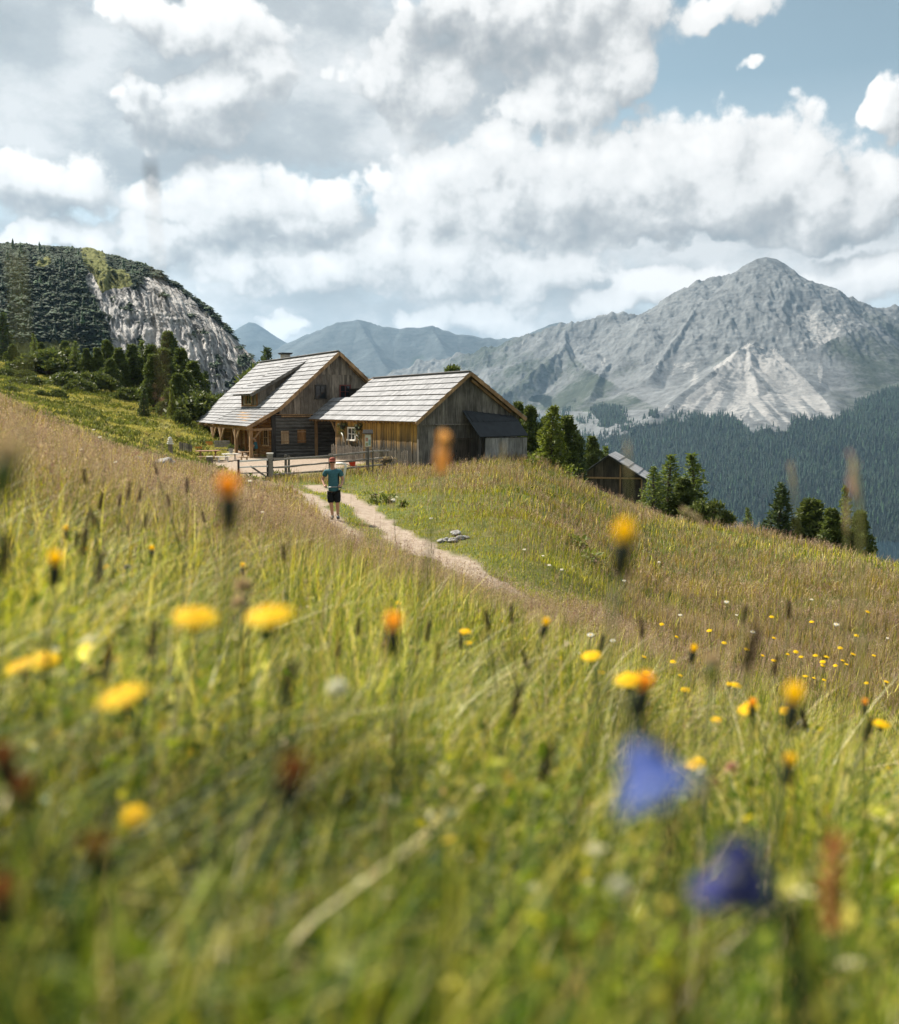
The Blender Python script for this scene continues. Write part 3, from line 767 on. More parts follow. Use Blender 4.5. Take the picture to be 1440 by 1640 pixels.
m_shingle = wood('roof_shingle_wood', (.232, .238, .252), (.345, .352, .372), (3, 3, 3), .75, .18, .32)
m_grey = wood('grey_board_wood', (.085, .077, .068), (.26, .24, .21), isl=.35)
m_grey2 = wood('pale_board_wood', (.17, .165, .155), (.40, .39, .365), isl=.3)
m_hgrey = wood('silver_brown_board_wood', (.12, .10, .08), (.34, .29, .235), isl=.35)
m_brown = wood('honey_brown_wood', (.17, .085, .032), (.38, .20, .08), isl=.25, stain=.35)
m_beam = wood('beam_wood', (.23, .14, .072), (.50, .32, .17), isl=.2)
m_dark = wood('dark_weathered_wood', (.028, .027, .026), (.075, .07, .065), isl=.3)
m_log = wood('dark_log_wood', (.07, .066, .06), (.195, .187, .17), (1.2, 1.2, 14), isl=.25)
m_logw = wood('warm_log_wood', (.22, .11, .045), (.52, .29, .12), (1.2, 1.2, 14), isl=.2)
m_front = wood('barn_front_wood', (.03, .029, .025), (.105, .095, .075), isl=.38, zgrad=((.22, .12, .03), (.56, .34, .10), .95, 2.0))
m_fence = wood('fence_wood', (.20, .175, .15), (.46, .42, .365), (6, 6, 6), isl=.2)
m_felt = simple('roof_felt', (.035, .040, .045), .8, .3, .25, 3)
m_table = wood('table_wood', (.30, .15, .10), (.50, .30, .22), (5, 5, 5), isl=.2)
m_bench = wood('bench_wood', (.36, .24, .13), (.58, .43, .27), (5, 5, 5), isl=.2)
m_orange = simple('orange_chair_wood', (.60, .25, .04), .5, .4)
m_white = simple('white_paint', (.74, .72, .67), .6, .4, .06)
m_stone = simple('pale_stone', (.30, .295, .28), .9, .2, .35, 5)
m_metal = simple('grey_metal', (.35, .36, .36), .45, .5, .1, 8, .8)
m_black = simple('black_iron', (.02, .02, .02), .5, .4)
m_brick = simple('chimney_plaster', (.42, .38, .34), .9, .2, .25, 6)
m_red = simple('red_paint', (.62, .05, .03), .4, .5, .1)
m_paper = simple('poster_paper', (.62, .68, .66), .7, .3, .05)
m_glass, nt, out = mat_new('window_glass')
nt.put(out.inputs[0], pbr(nt, (.02, .025, .03), .06, .6))

# ---- helpers for buildings
def V3(*a): return Vector(a)
def shingles(mb, A, B, C, D, course=.47, bw=.30, seed=1):
    r_ = random.Random(seed)
    A, B, C, D = map(Vector, (A, B, C, D))
    n = ((B - A).cross(D - A)).normalized()
    if n.z < 0: n = -n
    L = ((B - A).length + (C - D).length) / 2; H = ((D - A).length + (C - B).length) / 2
    rows = max(1, round(H / course))
    Pf = lambda u, v: (A.lerp(B, u)).lerp(D.lerp(C, u), v)
    for r in range(rows):
        v0 = r / rows; v1 = min(1.0, (r + 1.2) / rows); u = 0.
        while u < 1 - 1e-6:
            du = bw * r_.uniform(.6, 1.35) / L; u1 = min(1, u + du)
            if 1 - u1 < .4 * bw / L: u1 = 1
            jv = r_.uniform(-.006, .006) / H; lo = .085 + r_.uniform(-.004, .005); g = .0025 / L
            a, b, c, d = Pf(u + g, v0 + jv), Pf(u1 - g, v0 + jv), Pf(u1 - g, v1), Pf(u + g, v1)
            mb.hexa([a + n * (lo - .026), b + n * (lo - .026), c + n * .002, d + n * .002, a + n * lo, b + n * lo, c + n * .026, d + n * .026])
            u = u1
def slab(mb, A, B, C, D, th, off=0.):
    A, B, C, D = map(Vector, (A, B, C, D))
    n = ((B - A).cross(D - A)).normalized()
    if n.z < 0: n = -n
    t, b = n * off, n * (off - th)
    mb.hexa([A + b, B + b, C + b, D + b, A + t, B + t, C + t, D + t])
def vboards(mb, Pf, nrm, u0, u1, w, zlo, zhi, th=.028, seed=3, gap=.006):
    r_ = random.Random(seed); u = u0; nrm = Vector(nrm)
    fl = zlo if callable(zlo) else (lambda q: zlo); fh = zhi if callable(zhi) else (lambda q: zhi)
    while u < u1 - 1e-4:
        e = min(u1, u + w * r_.uniform(.75, 1.25))
        if u1 - e < .3 * w: e = u1
        t = th * r_.uniform(.6, 1.5); a, b = u + gap / 2, e - gap / 2
        jl = r_.uniform(-.02, .02)
        za, zb, zc, zd = fl(a) + jl, fl(b) + jl, fh(b), fh(a)
        if zd - za > .02 or zc - zb > .02:
            q = [Pf(a, za), Pf(b, zb), Pf(b, zb), Pf(a, za)]
            mb.hexa([Pf(a, za), Pf(b, zb), Pf(b, zb) + nrm * t, Pf(a, za) + nrm * t,
                     Pf(a, zd), Pf(b, zc), Pf(b, zc) + nrm * t, Pf(a, zd) + nrm * t])
        u = e
def hlogs(mb, Pf, nrm, u0, u1, z0, z1, h=.19, th=.06, seed=5):
    r_ = random.Random(seed); z = z0; nrm = Vector(nrm)
    while z < z1 - .02:
        e = min(z1, z + h * r_.uniform(.9, 1.1)); t = th * r_.uniform(.8, 1.2)
        g = .012
        mb.hexa([Pf(u0, z + g), Pf(u1, z + g), Pf(u1, z + g) + nrm * t * .6, Pf(u0, z + g) + nrm * t * .6,
                 Pf(u0, (z + e) / 2), Pf(u1, (z + e) / 2), Pf(u1, (z + e) / 2) + nrm * t, Pf(u0, (z + e) / 2) + nrm * t])
        mb.hexa([Pf(u0, (z + e) / 2), Pf(u1, (z + e) / 2), Pf(u1, (z + e) / 2) + nrm * t, Pf(u0, (z + e) / 2) + nrm * t,
                 Pf(u0, e - g), Pf(u1, e - g), Pf(u1, e - g) + nrm * t * .6, Pf(u0, e - g) + nrm * t * .6])
        z = e
def win(parent, Pf, nrm, u0, u1, z0, z1, mfr, nb=(1, 1), off=.06, fw=.07, sill=True, name='window', label=None):
    """frame standing proud of the wall, with a recessed pane child and glazing bars"""
    nrm = Vector(nrm); mb = MB()
    def rect(a, b, c, d, o0, o1):
        lo = [Pf(a, c) + nrm * o0, Pf(b, c) + nrm * o0, Pf(b, c) + nrm * o1, Pf(a, c) + nrm * o1]
        hi = [Pf(a, d) + nrm * o0, Pf(b, d) + nrm * o0, Pf(b, d) + nrm * o1, Pf(a, d) + nrm * o1]
        return lo + hi
    mb.hexa(rect(u0 - fw, u0, z0, z1, 0, off + .03)); mb.hexa(rect(u1, u1 + fw, z0, z1, 0, off + .03))
    mb.hexa(rect(u0 - fw, u1 + fw, z1, z1 + fw, 0, off + .034)); mb.hexa(rect(u0 - fw - .03, u1 + fw + .03, z0 - fw, z0, 0, off + (.08 if sill else .03)))
    for i in range(nb[0]):
        u = u0 + (u1 - u0) * (i + 1) / (nb[0] + 1); mb.hexa(rect(u - .018, u + .018, z0, z1, off - .02, off + .02))
    for i in range(nb[1]):
        z = z0 + (z1 - z0) * (i + 1) / (nb[1] + 1); mb.hexa(rect(u0, u1, z - .017, z + .017, off - .02, off + .017))
    w = mb.build(name, mfr, parent, label=label)
    mb = MB(); mb.hexa(rect(u0, u1, z0, z1, off - .045, off - .03)); mb.build('pane', m_glass, w)
    return w
def roof_hit(px, py, P0, P1, P2):
    P0, P1, P2 = map(Vector, (P0, P1, P2)); n = (P1 - P0).cross(P2 - P0)
    a, b = ray(px, py); d = Vector((a, 1, b)); o_ = Vector((0, 0, CAMZ))
    return loc(o_ + d * ((P0 - o_).dot(n) / d.dot(n)))

# ================================================================== BARN
barn = empty('barn', fr(3, 6, 0), 'long low grey board barn with pale shingle roof joined to the front of the farmhouse', 'barn')
bz = lambda s: 2.47 + .83 * (s + .37) if s < 2.92 else 5.2 - .7025 * (s - 2.92)      # roof underside height over s
RA, RB, RC = fr(-.37, -.4, 2.47), fr(-.37, 10, 2.47), fr(2.92, -.4, 5.2)
e0 = roof_hit(491, 673, RA, RB, RC); x1 = roof_hit(527, 639, RA, RB, RC); x2 = roof_hit(564, 635, RA, RB, RC); r1 = roof_hit(598, 607, RA, RB, RC)
t_ext, s_ext = min(16.75, (e0[1] + x1[1]) / 2), (x1[0] + x2[0]) / 2
t_up0, t_up1 = x2[1], min(r1[1], 14.5)
fm = (s_ext + .37) / (2.92 + .37)
mb = MB()
def bp(f, t): return fr(-.37 + 3.29 * f, t, 2.47 + 2.73 * f)
shingles(mb, bp(0, -.45), bp(0, t_ext), bp(fm, t_ext), bp(fm, -.45), seed=2)
shingles(mb, bp(fm, -.45), bp(fm, t_up0), bp(1.01, t_up1), bp(1.01, -.45), seed=3)
shingles(mb, fr(6.5, -.45, 2.69), fr(6.5, 14, 2.69), fr(2.9, 14, 5.22), fr(2.9, -.45, 5.22), seed=4)
mb.bar(fr(2.86, -.47, 5.27), fr(2.86, t_up1, 5.27), .2, .03, up=(.3, 0, 1))
broof = mb.build('roof', m_shingle, barn)
mb = MB()
slab(mb, bp(0.01, -.42), bp(0.01, t_ext), bp(fm, t_ext), bp(fm, -.42), .05)
slab(mb, bp(fm, -.42), bp(fm, t_up0), bp(1, t_up1), bp(1, -.42), .05)
slab(mb, fr(6.48, -.42, 2.7), fr(6.48, 13.9, 2.7), fr(2.92, 13.9, 5.2), fr(2.92, -.42, 5.2), .05)
for i in range(30):            # rafter tails
    t = .1 + i * .57
    if t < t_ext: mb.bar(fr(-.34, t, 2.40), fr(.5, t, 3.10), .09, .10)
mb.bar(fr(-.42, -.44, 2.38), fr(2.92, -.44, 5.14), .05, .18); mb.bar(fr(6.5, -.44, 2.6), fr(2.92, -.44, 5.14), .05, .2)
mb.bar(fr(3.1, -.2, 4.78), fr(5.6, -.2, 3.02), .12, .13)
mb.build('rafter_frame', m_beam, broof)
gn, ln = -AT, -BS
Pg = lambda s, z: fr(s, 0, z); Pl = lambda t, z: fr(0, t, z)
# core walls
mb = MB()
mb.hexa([fr(.03, .03, -.6), fr(6.2, .03, -.6), fr(6.2, .13, -.6), fr(.03, .13, -.6), fr(.03, .03, 2.55), fr(6.2, .03, 2.6), fr(6.2, .13, 2.6), fr(.03, .13, 2.55)])
mb.add([fr(.03, .03, 2.5), fr(6.2, .03, 2.5), fr(6.2, .03, 2.8), fr(2.92, .03, 5.1), fr(.03, .03, 2.7), fr(.03, .13, 2.5), fr(6.2, .13, 2.5), fr(6.2, .13, 2.8), fr(2.92, .13, 5.1), fr(.03, .13, 2.7)],
       [(0, 1, 2, 3, 4), (9, 8, 7, 6, 5), (0, 5, 6, 1), (1, 6, 7, 2), (2, 7, 8, 3), (3, 8, 9, 4), (4, 9, 5, 0)])
mb.hexa([fr(.03, .13, -.6), fr(.12, .13, -.6), fr(.12, 12.3, -.6), fr(.03, 12.3, -.6), fr(.03, .13, 2.72), fr(.12, .13, 2.8), fr(.12, 12.3, 2.8), fr(.03, 12.3, 2.72)])
mb.hexa([fr(.03, 12.3, -.6), fr(6.2, 12.3, -.6), fr(6.2, 12.4, -.6), fr(.03, 12.4, -.6), fr(.03, 12.3, 2.75), fr(6.2, 12.3, 2.75), fr(6.2, 12.4, 2.75), fr(.03, 12.4, 2.75)])
mb.hexa([fr(6.1, .13, -.9), fr(6.2, .13, -.9), fr(6.2, 16.6, -.9), fr(6.1, 16.6, -.9), fr(6.1, .13, 2.8), fr(6.2, .13, 2.75), fr(6.2, 16.6, 2.75), fr(6.1, 16.6, 2.8)])
mb.hexa([fr(2.6, 12.4, -.3), fr(2.7, 12.4, -.3), fr(2.7, 16.7, -.3), fr(2.6, 16.7, -.3), fr(2.6, 12.4, 4.6), fr(2.7, 12.4, 4.6), fr(2.7, 16.7, 4.6), fr(2.6, 16.7, 4.6)])
bwall = mb.build('wall', m_dark, barn)
mb = MB()
vboards(mb, Pg, gn, 0.12, 6.15, .2, -.5, 2.42, .03, 11)
mb.build('lower_gable_boards', m_grey, bwall)
mb = MB()
vboards(mb, lambda s, z: fr(s, -.03, z), gn, 0.12, 6.2, .21, 2.38, lambda s: bz(s) - .07, .032, 12)
mb.bar(fr(0, -.09, 2.36), fr(6.2, -.09, 2.36), .05, .07)
mb.build('upper_gable_boards', m_grey, bwall)
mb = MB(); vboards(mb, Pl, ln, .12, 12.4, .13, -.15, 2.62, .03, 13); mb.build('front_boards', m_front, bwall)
mb = MB()
for s, t in ((0.02, 0.02),): mb.bar(fr(s - .02, t - .03, -.3), fr(s - .02, t - .03, 2.62), .2, .2, up=BS)
mb.build('corner_post', m_grey, bwall)
mb = MB(); vboards(mb, lambda t, z: fr(2.58, t, z), ln, 12.5, 16.7, .18, -.2, 4.4, .03, 15); mb.build('passage_boards', m_dark, bwall)
mb = MB(); mb.bar(fr(0.05, 16.45, -.2), fr(0.05, 16.45, 2.72), .17, .17, up=BS); mb.bar(fr(.05, 12.35, 2.55), fr(.05, 16.7, 2.55), .16, .16)
mb.bar(fr(-.02, 12.5, 1.75), fr(-.02, 13.3, 2.5), .1, .1); mb.bar(fr(.05, 12.5, -.2), fr(.05, 12.5, 2.6), .15, .15, up=BS)
mb.build('passage_frame', m_beam, barn)
mb = MB()
vboards(mb, lambda t, z: fr(2.5, t, z), ln, 14.2, 15.5, .16, -.1, 1.95, .03, 17)
d_ = mb.build('door', m_brown, barn, label='brown board door at the back of the dark passage')
mb = MB(); mb.bar(fr(2.44, 14.35, .95), fr(2.38, 14.35, .95), .03, .12); mb.build('handle', m_black, d_)
wa, wb = on_long(559.5, 686, 0), on_long(570.5, 704, 0)
win(barn, Pl, ln, wb[1], wa[1], wb[2], wa[2], m_white, (1, 1), .07, .09, label='small pale framed window in the golden boards')
# dark barn door in the gable
ga, gb = on_gable(727, 704, 0), on_gable(753, 745, 0)
mb = MB(); vboards(mb, lambda s, z: fr(s, -.045, z), gn, ga[0], gb[0], .2, -.3, ga[2], .03, 19)
mb.bar(fr(ga[0] - .1, -.12, ga[2] + .05), fr(gb[0] + .1, -.12, ga[2] + .05), .1, .08)
d_ = mb.build('door', wood('old_door_wood', (.06, .05, .04), (.14, .115, .09)), barn)
mb = MB(); mb.bar(fr(ga[0] + .1, -.1, .9), fr(ga[0] + .1, -.14, .9), .03, .14); mb.build('handle', m_black, d_)
# lean-to
T1, T2 = -.95, -1.9
tl, tr_ = on_gable(741, 657, -.06), on_gable(822, 666, -.06)
fl_, fR = on_gable(753, 676, T1), on_gable(831, 674, T1)
bl, br = on_gable(769, 699.5, T2), on_gable(846.5, 697, T2)
mb = MB()
q1 = [fr(tl[0], -.07, tl[2]), fr(tr_[0], -.07, tr_[2]), fr(fR[0], T1, fR[2]), fr(fl_[0], T1, fl_[2])]
q2 = [fr(fl_[0], T1, fl_[2] - .015), fr(fR[0], T1, fR[2] - .015), fr(br[0], T2, br[2]), fr(bl[0], T2, bl[2])]
for q in (q2, q1): slab(mb, *q, .05)
for i in range(9):
    f = (i + .5) / 9; mb.bar(q1[0].lerp(q1[1], f) + V3(0, 0, .02), q1[3].lerp(q1[2], f) + V3(0, 0, .02), .04, .03)
lroof = mb.build('lean_to_roof', m_felt, barn)
mb = MB()
zt = min(bl[2], br[2]) - .08
w0 = on_gable(777, 720, T2 + .12); w1 = on_gable(843, 720, T2 + .12)
vboards(mb, lambda s, z: fr(s, T2 + .12, z), gn, w0[0], w1[0], .22, -.9, zt, .03, 23)
vboards(mb, lambda t, z: fr(w1[0], t, z), BS, T2 + .12, -.05, .2, -.9, zt, .03, 24)
mb.build('lean_to_boards', m_grey2, barn)
mb = MB()
mb.hexa([fr(w0[0] + .02, T2 + .14, -.9), fr(w1[0], T2 + .14, -.9), fr(w1[0], T2 + .2, -.9), fr(w0[0] + .02, T2 + .2, -.9), fr(w0[0] + .02, T2 + .14, zt), fr(w1[0], T2 + .14, zt), fr(w1[0], T2 + .2, zt), fr(w0[0] + .02, T2 + .2, zt)])
for u in (w0[0] + .05, bl[0] + .1): mb.bar(fr(u, T2 + .22, -.6), fr(u, T2 + .22, zt + .05), .12, .12, up=BS)
mb.build('lean_to_frame', m_dark, barn)

# ================================================================== FARMHOUSE
TG = 16.9
house = empty('farmhouse', fr(1.8, 25, 0), 'tall grey gabled alpine farmhouse with shed dormer, chimney and timber porch', 'farmhouse')
hz_main = lambda s: 7.11 - .891 * (1.81 - s) if s < 1.81 else 7.11 - .868 * (s - 1.81)
def hz(s):
    if s < -2.51: return 3.26 - .555 * (-2.51 - s)
    return hz_main(s)
T0, TE = TG - .48, 35.2
ta = on_long(384, 650, -2.51)[1]; tb = on_long(338, 681, -4.1)[1]
mb = MB()
shingles(mb, fr(-2.51, T0, 3.26), fr(-2.51, TE, 3.26), fr(1.83, TE, 7.12), fr(1.83, T0, 7.12), seed=7)
sB = -4.78 + (.98) * (tb - T0) / (35 - T0)
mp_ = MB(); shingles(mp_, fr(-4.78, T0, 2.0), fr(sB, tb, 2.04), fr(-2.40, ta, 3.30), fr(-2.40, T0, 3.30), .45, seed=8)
shingles(mb, fr(sB, tb, 2.04), fr(-3.8, 35, 2.1), fr(-2.45, TE, 3.30), fr(-2.45, ta, 3.30), .45, seed=9)
shingles(mb, fr(6.35, T0, 3.17), fr(6.35, TE, 3.17), fr(1.80, TE, 7.13), fr(1.80, T0, 7.13), seed=10)
mb.bar(fr(1.76, T0 - .02, 7.19), fr(1.76, TE, 7.19), .22, .03, up=(.3, 0, 1))
hroof = mb.build('roof', m_shingle, house)
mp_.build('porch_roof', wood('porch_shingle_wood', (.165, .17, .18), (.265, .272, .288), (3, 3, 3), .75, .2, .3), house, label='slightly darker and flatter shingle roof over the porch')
mb = MB()
slab(mb, fr(-2.51, T0 + .03, 3.26), fr(-2.51, TE, 3.26), fr(1.81, TE, 7.11), fr(1.81, T0 + .03, 7.11), .06)
slab(mb, fr(-4.74, T0 + .03, 2.02), fr(sB + .04, tb, 2.06), fr(-2.45, ta, 3.27), fr(-2.45, T0 + .03, 3.27), .05)
slab(mb, fr(sB + .04, tb, 2.06), fr(-3.76, 34.95, 2.12), fr(-2.45, TE, 3.27), fr(-2.45, ta, 3.27), .05)
slab(mb, fr(6.32, T0 + .03, 3.17), fr(6.32, TE, 3.17), fr(1.81, TE, 7.11), fr(1.81, T0 + .03, 7.11), .06)
for i in range(25):
    t = T0 + .15 + i * .75
    s0 = -4.72 + .95 * (t - T0) / 18.6
    mb.bar(fr(s0, t, 1.97), fr(s0 + 1.2, t, 2.72), .10, .11)
mb.bar(fr(-4.8, T0 + .01, 1.93), fr(-2.5, T0 + .01, 3.2), .06, .22); mb.bar(fr(-2.52, T0 + .01, 3.17), fr(1.81, T0 + .01, 7.03), .06, .22)
mb.bar(fr(6.36, T0 + .01, 3.08), fr(1.81, T0 + .01, 7.03), .06, .22)
mb.bar(fr(2.6, T0 + .25, 6.2), fr(5.9, T0 + .25, 3.32), .14, .16)
mb.build('rafter_frame', m_beam, hroof)
# chimney
ch = on_long(459, 574, 2.3); c0 = fr(2.2, ch[1], 6.3)
mb = MB(); mb.wbox(c0, .62, .62, 1.25, TH); chim = mb.build('chimney', m_brick, hroof)
mb = MB(); mb.wbox(c0 + V3(0, 0, 1.27), .86, .86, .07, TH); mb.wbox(c0 + V3(0, 0, 1.34), .95, .95, .05, TH)
mb.build('chimney_cap', m_black, chim)
# walls
Ph_ = lambda s, z: fr(s, TG, z)
mb = MB()
mb.add([fr(-2.9, TG + .05, -.3), fr(5.95, TG + .05, -.3), fr(5.95, TG + .05, 3.35), fr(1.81, TG + .05, 6.98), fr(-2.5, TG + .05, 3.15), fr(-2.9, TG + .05, 2.8),
        fr(-2.9, TG + .2, -.3), fr(5.95, TG + .2, -.3), fr(5.95, TG + .2, 3.35), fr(1.81, TG + .2, 6.98), fr(-2.5, TG + .2, 3.15), fr(-2.9, TG + .2, 2.8)],
       [(0, 1, 2, 3, 4, 5), (11, 10, 9, 8, 7, 6)] + [(i, i + 6, (i + 1) % 6 + 6, (i + 1) % 6) for i in range(6)])
mb.hexa([fr(-2.9, TG + .2, -.5), fr(-2.75, TG + .2, -.5), fr(-2.75, 34.6, -.5), fr(-2.9, 34.6, -.5), fr(-2.9, TG + .2, 2.85), fr(-2.75, TG + .2, 2.9), fr(-2.75, 34.6, 2.9), fr(-2.9, 34.6, 2.85)])
mb.hexa([fr(5.8, TG + .2, -.8), fr(5.95, TG + .2, -.8), fr(5.95, 34.6, -.8), fr(5.8, 34.6, -.8), fr(5.8, TG + .2, 3.4), fr(5.95, TG + .2, 3.3), fr(5.95, 34.6, 3.3), fr(5.8, 34.6, 3.4)])
mb.add([fr(-2.9, 34.6, -.3), fr(5.95, 34.6, -.3), fr(5.95, 34.6, 3.35), fr(1.81, 34.6, 6.98), fr(-2.5, 34.6, 3.15)], [(4, 3, 2, 1, 0)])
hwall = mb.build('wall', m_dark, house)
mb = MB(); hlogs(mb, Ph_, gn, -2.75, 5.9, -.2, 2.72, .24, .07, 31); mb.build('gable_logs', m_log, hwall)
mb = MB(); hlogs(mb, lambda t, z: fr(-2.92, t, z), ln, TG + .1, 34.5, -.45, 2.78, .2, .06, 32); mb.build('porch_logs', m_logw, hwall)
mb = MB(); mb.bar(fr(-2.86, TG - .06, -.3), fr(-2.86, TG - .06, 2.9), .26, .26, up=BS); mb.build('corner_post', m_dark, hwall)
mb = MB()
vboards(mb, lambda s, z: fr(s, TG - .05, z), gn, -2.4, 5.95, .2, 2.84, lambda s: min(hz(s) - .1, 5.62), .03, 33)
vboards(mb, lambda s, z: fr(s, TG - .09, z), gn, .2, 3.5, .2, 5.56, lambda s: max(5.57, hz(s) - .1), .03, 34)
mb.build('gable_boards', m_hgrey, hwall)
mb = MB(); mb.bar(fr(-2.3, TG - .12, 2.70), fr(-.2, TG - .12, 2.70), .08, .10); mb.bar(fr(-2.75, TG - .1, 2.82), fr(5.9, TG - .1, 2.82), .06, .06); mb.build('sill_beam', m_beam, hwall)
Pw_ = lambda s, z: fr(s, TG - .08, z)
win(house, Pw_, gn, .2, .86, 3.95, 4.78, m_dark, (1, 1), .06, .08, label='grey framed gable window with white panes')
win(house, Pw_, gn, 2.0, 2.68, 4.0, 4.8, simple('red_brown_window', (.16, .05, .04), .6), (1, 1), .06, .08, label='gable window with red brown frame')
for (pa, pb, lab) in (((450, 690), (463, 711), 'pale board shutter on the dark log wall'), ((476, 688), (490, 709), 'brown board shutter on the dark log wall')):
    a_, b_ = on_gable(*pa, TG - .08), on_gable(*pb, TG - .08)
    mb = MB(); vboards(mb, Pw_, gn, a_[0], b_[0], .12, b_[2], a_[2], .035, 41); sh = mb.build('shutter', m_bench if 'brown' not in lab else m_brown, house, label=lab)
    mb = MB()
    for z in (b_[2] + .15, a_[2] - .15):
        mb = MB(); mb.bar(fr(a_[0], TG - .135, z), fr(b_[0], TG - .135, z), .03, .06); mb.build('batten', m_beam, sh)
Pp = lambda t, z: fr(-2.98, t, z)
for pxa, pxb in ((430, 424), (417, 412.5)):
    a_, b_ = on_long(pxa, 688, -2.98), on_long(pxb, 712, -2.98)
    win(house, Pp, ln, a_[1], b_[1], .75, 1.75, m_bench, (1, 1), .06, .08)
for t in (22.5, 26, 29.5): win(house, Pp, ln, t, t + .8, .75, 1.7, m_bench, (1, 1), .06, .08)
mb = MB(); vboards(mb, Pp, ln, 24.2, 25.2, .15, -.35, 1.75, .05, 43); hd = mb.build('door', m_brown, house)
mb = MB(); mb.bar(fr(-3.04, 25.05, .7), fr(-3.1, 25.05, .7), .03, .14); mb.build('handle', m_black, hd)
# porch
mb = MB(); mb.bar(fr(-4.45, T0 + .1, 1.86), fr(-3.55, 34.6, 1.92), .17, .18); mb.bar(fr(-4.5, T0 + .38, 1.80), fr(-2.9, T0 + .38, 1.86), .14, .16)
for t in np.arange(18, 34, 2.4): mb.bar(fr(-4.3, t, 1.95), fr(-2.9, t, 2.4), .12, .14)
mb.build('porch_beam', m_beam, house)
for i, (px, py, w) in enumerate([(403, 735, .22), (379, 739, .2), (355.5, 737, .2), (342.5, 722, .18)]):
    so_ = -4.42 + .05 * i
    b_ = on_long(px, py, so_); t_ = max(b_[1], TG - .05); zb = max(b_[2], -.55)
    mb = MB(); mb.bar(fr(so_, t_, zb + (.12 if i in (1, 2) else -.1)), fr(so_, t_, 1.8), w, w, up=BS)
    po = mb.build('porch_post', m_beam, house)
    mb = MB()
    mb.bar(fr(so_, t_ + .03, 1.0), fr(so_ + .03, t_ + .85, 1.8), .10, .10)
    if i: mb.bar(fr(so_, t_ - .03, 1.0), fr(so_ - .03, t_ - .85, 1.8), .10, .10)
    else: mb.bar(fr(so_ + .04, t_, 1.05), fr(so_ + .7, t_, 1.78), .10, .10)
    mb.build('brace', m_bench if i else m_beam, po)
    if i in (1, 2):
        mb = MB(); mb.wbox(fr(so_, t_, zb - .2), .36, .36, .36, TH); mb.build('footing', m_stone, po)
for t in (19.0, 22.0, 25.6, 29.2, 32.4):
    mb = MB(); mb.bar(fr(-3.3, t, -.5), fr(-3.3, t, 2.3), .16, .16, up=BS); mb.build('porch_post', m_brown, house)
# dormer
HA, HB, HC = fr(-2.51, T0, 3.26), fr(-2.51, TE, 3.26), fr(1.81, T0, 7.11)
q0 = roof_hit(413, 651, HA, HB, HC); q3 = roof_hit(389, 651, HA, HB, HC); qt = roof_hit(489, 578, HA, HB, HC)
td0 = q0[1]; td1 = q3[1]; sF = (q0[0] + q3[0]) / 2; zF = hz_main(sF)
ev = on_long(410, 624.5, sF); zE = ev[2] + .02
sT = min(qt[0], 1.5); zT = hz_main(sT)
dz = lambda s: zE + (zT - zE) * (s - sF) / (sT - sF)
dorm = MB()
dorm.hexa([fr(sF, td0 + .02, zF - .1), fr(sT - .15, td0 + .02, zT - .12), fr(sT - .15, td1 - .02, zT - .12), fr(sF, td1 - .02, zF - .1), fr(sF, td0 + .02, zE - .05), fr(sT - .15, td0 + .02, zT - .08), fr(sT - .15, td1 - .02, zT - .08), fr(sF, td1 - .02, zE - .05)])
vboards(dorm, lambda s, z: fr(s, td0, z), gn, sF, sT - .12, .2, lambda s: hz_main(s) - .05, lambda s: dz(s) - .04, .03, 51)
vboards(dorm, lambda s, z: fr(s, td1, z), AT, sF, sT - .12, .2, lambda s: hz_main(s) - .05, lambda s: dz(s) - .04, .03, 52)
do = dorm.build('dormer', m_hgrey, house)
mb = MB(); slab(mb, fr(sF, td0, zF - .1), fr(sF, td1, zF - .1), fr(sF + .02, td1, zE - .03), fr(sF + .02, td0, zE - .03), .05)
for t in np.linspace(td0 + .03, td1 - .03, 4): mb.bar(fr(sF - .06, t, zF - .1), fr(sF - .06, t, zE), .10, .10, up=BS)
mb.bar(fr(sF - .06, td0, zF + .03), fr(sF - .06, td1, zF + .03), .12, .12)
for t in np.linspace(td0 - .3, td1 + .3, 6): mb.bar(fr(sF - .62, t, zE - .33), fr(sF + .2, t, zE + .08), .09, .10)
mb.build('dormer_front', m_brown, do)
mb = MB()
so_, eo = sF - .65, .38
shingles(mb, fr(so_, td0 - eo, dz(so_)), fr(so_, td1 + eo + .3, dz(so_)), fr(sT + .06, td1 + eo + .3, dz(sT + .06)), fr(sT + .06, td0 - eo, dz(sT + .06)), .45, seed=55)
mb.build('dormer_roof', m_shingle, do)
mb = MB(); slab(mb, fr(so_ + .02, td0 - eo + .02, dz(so_)), fr(so_ + .02, td1 + eo, dz(so_)), fr(sT, td1 + eo, dz(sT)), fr(sT, td0 - eo + .02, dz(sT)), .05)
mb.bar(fr(so_, td0 - eo, dz(so_) - .06), fr(sT, td0 - eo, dz(sT) - .06), .05, .2)
mb.build('dormer_soffit', m_grey, do)
dl = (td1 - td0)
win(do, lambda t, z: fr(sF - .06, t, z), ln, td0 + dl * .3, td0 + dl * .7, zF + .2, zE - .22, m_bench, (1, 0), .05, .07, name='dormer_window')
print('dormer', sF, td0, td1, zF, zE, sT, 'ext', t_ext, s_ext, t_up0, t_up1, 'ta tb', ta, tb, 'lean', tl, tr_, fl_, fR, bl, br)

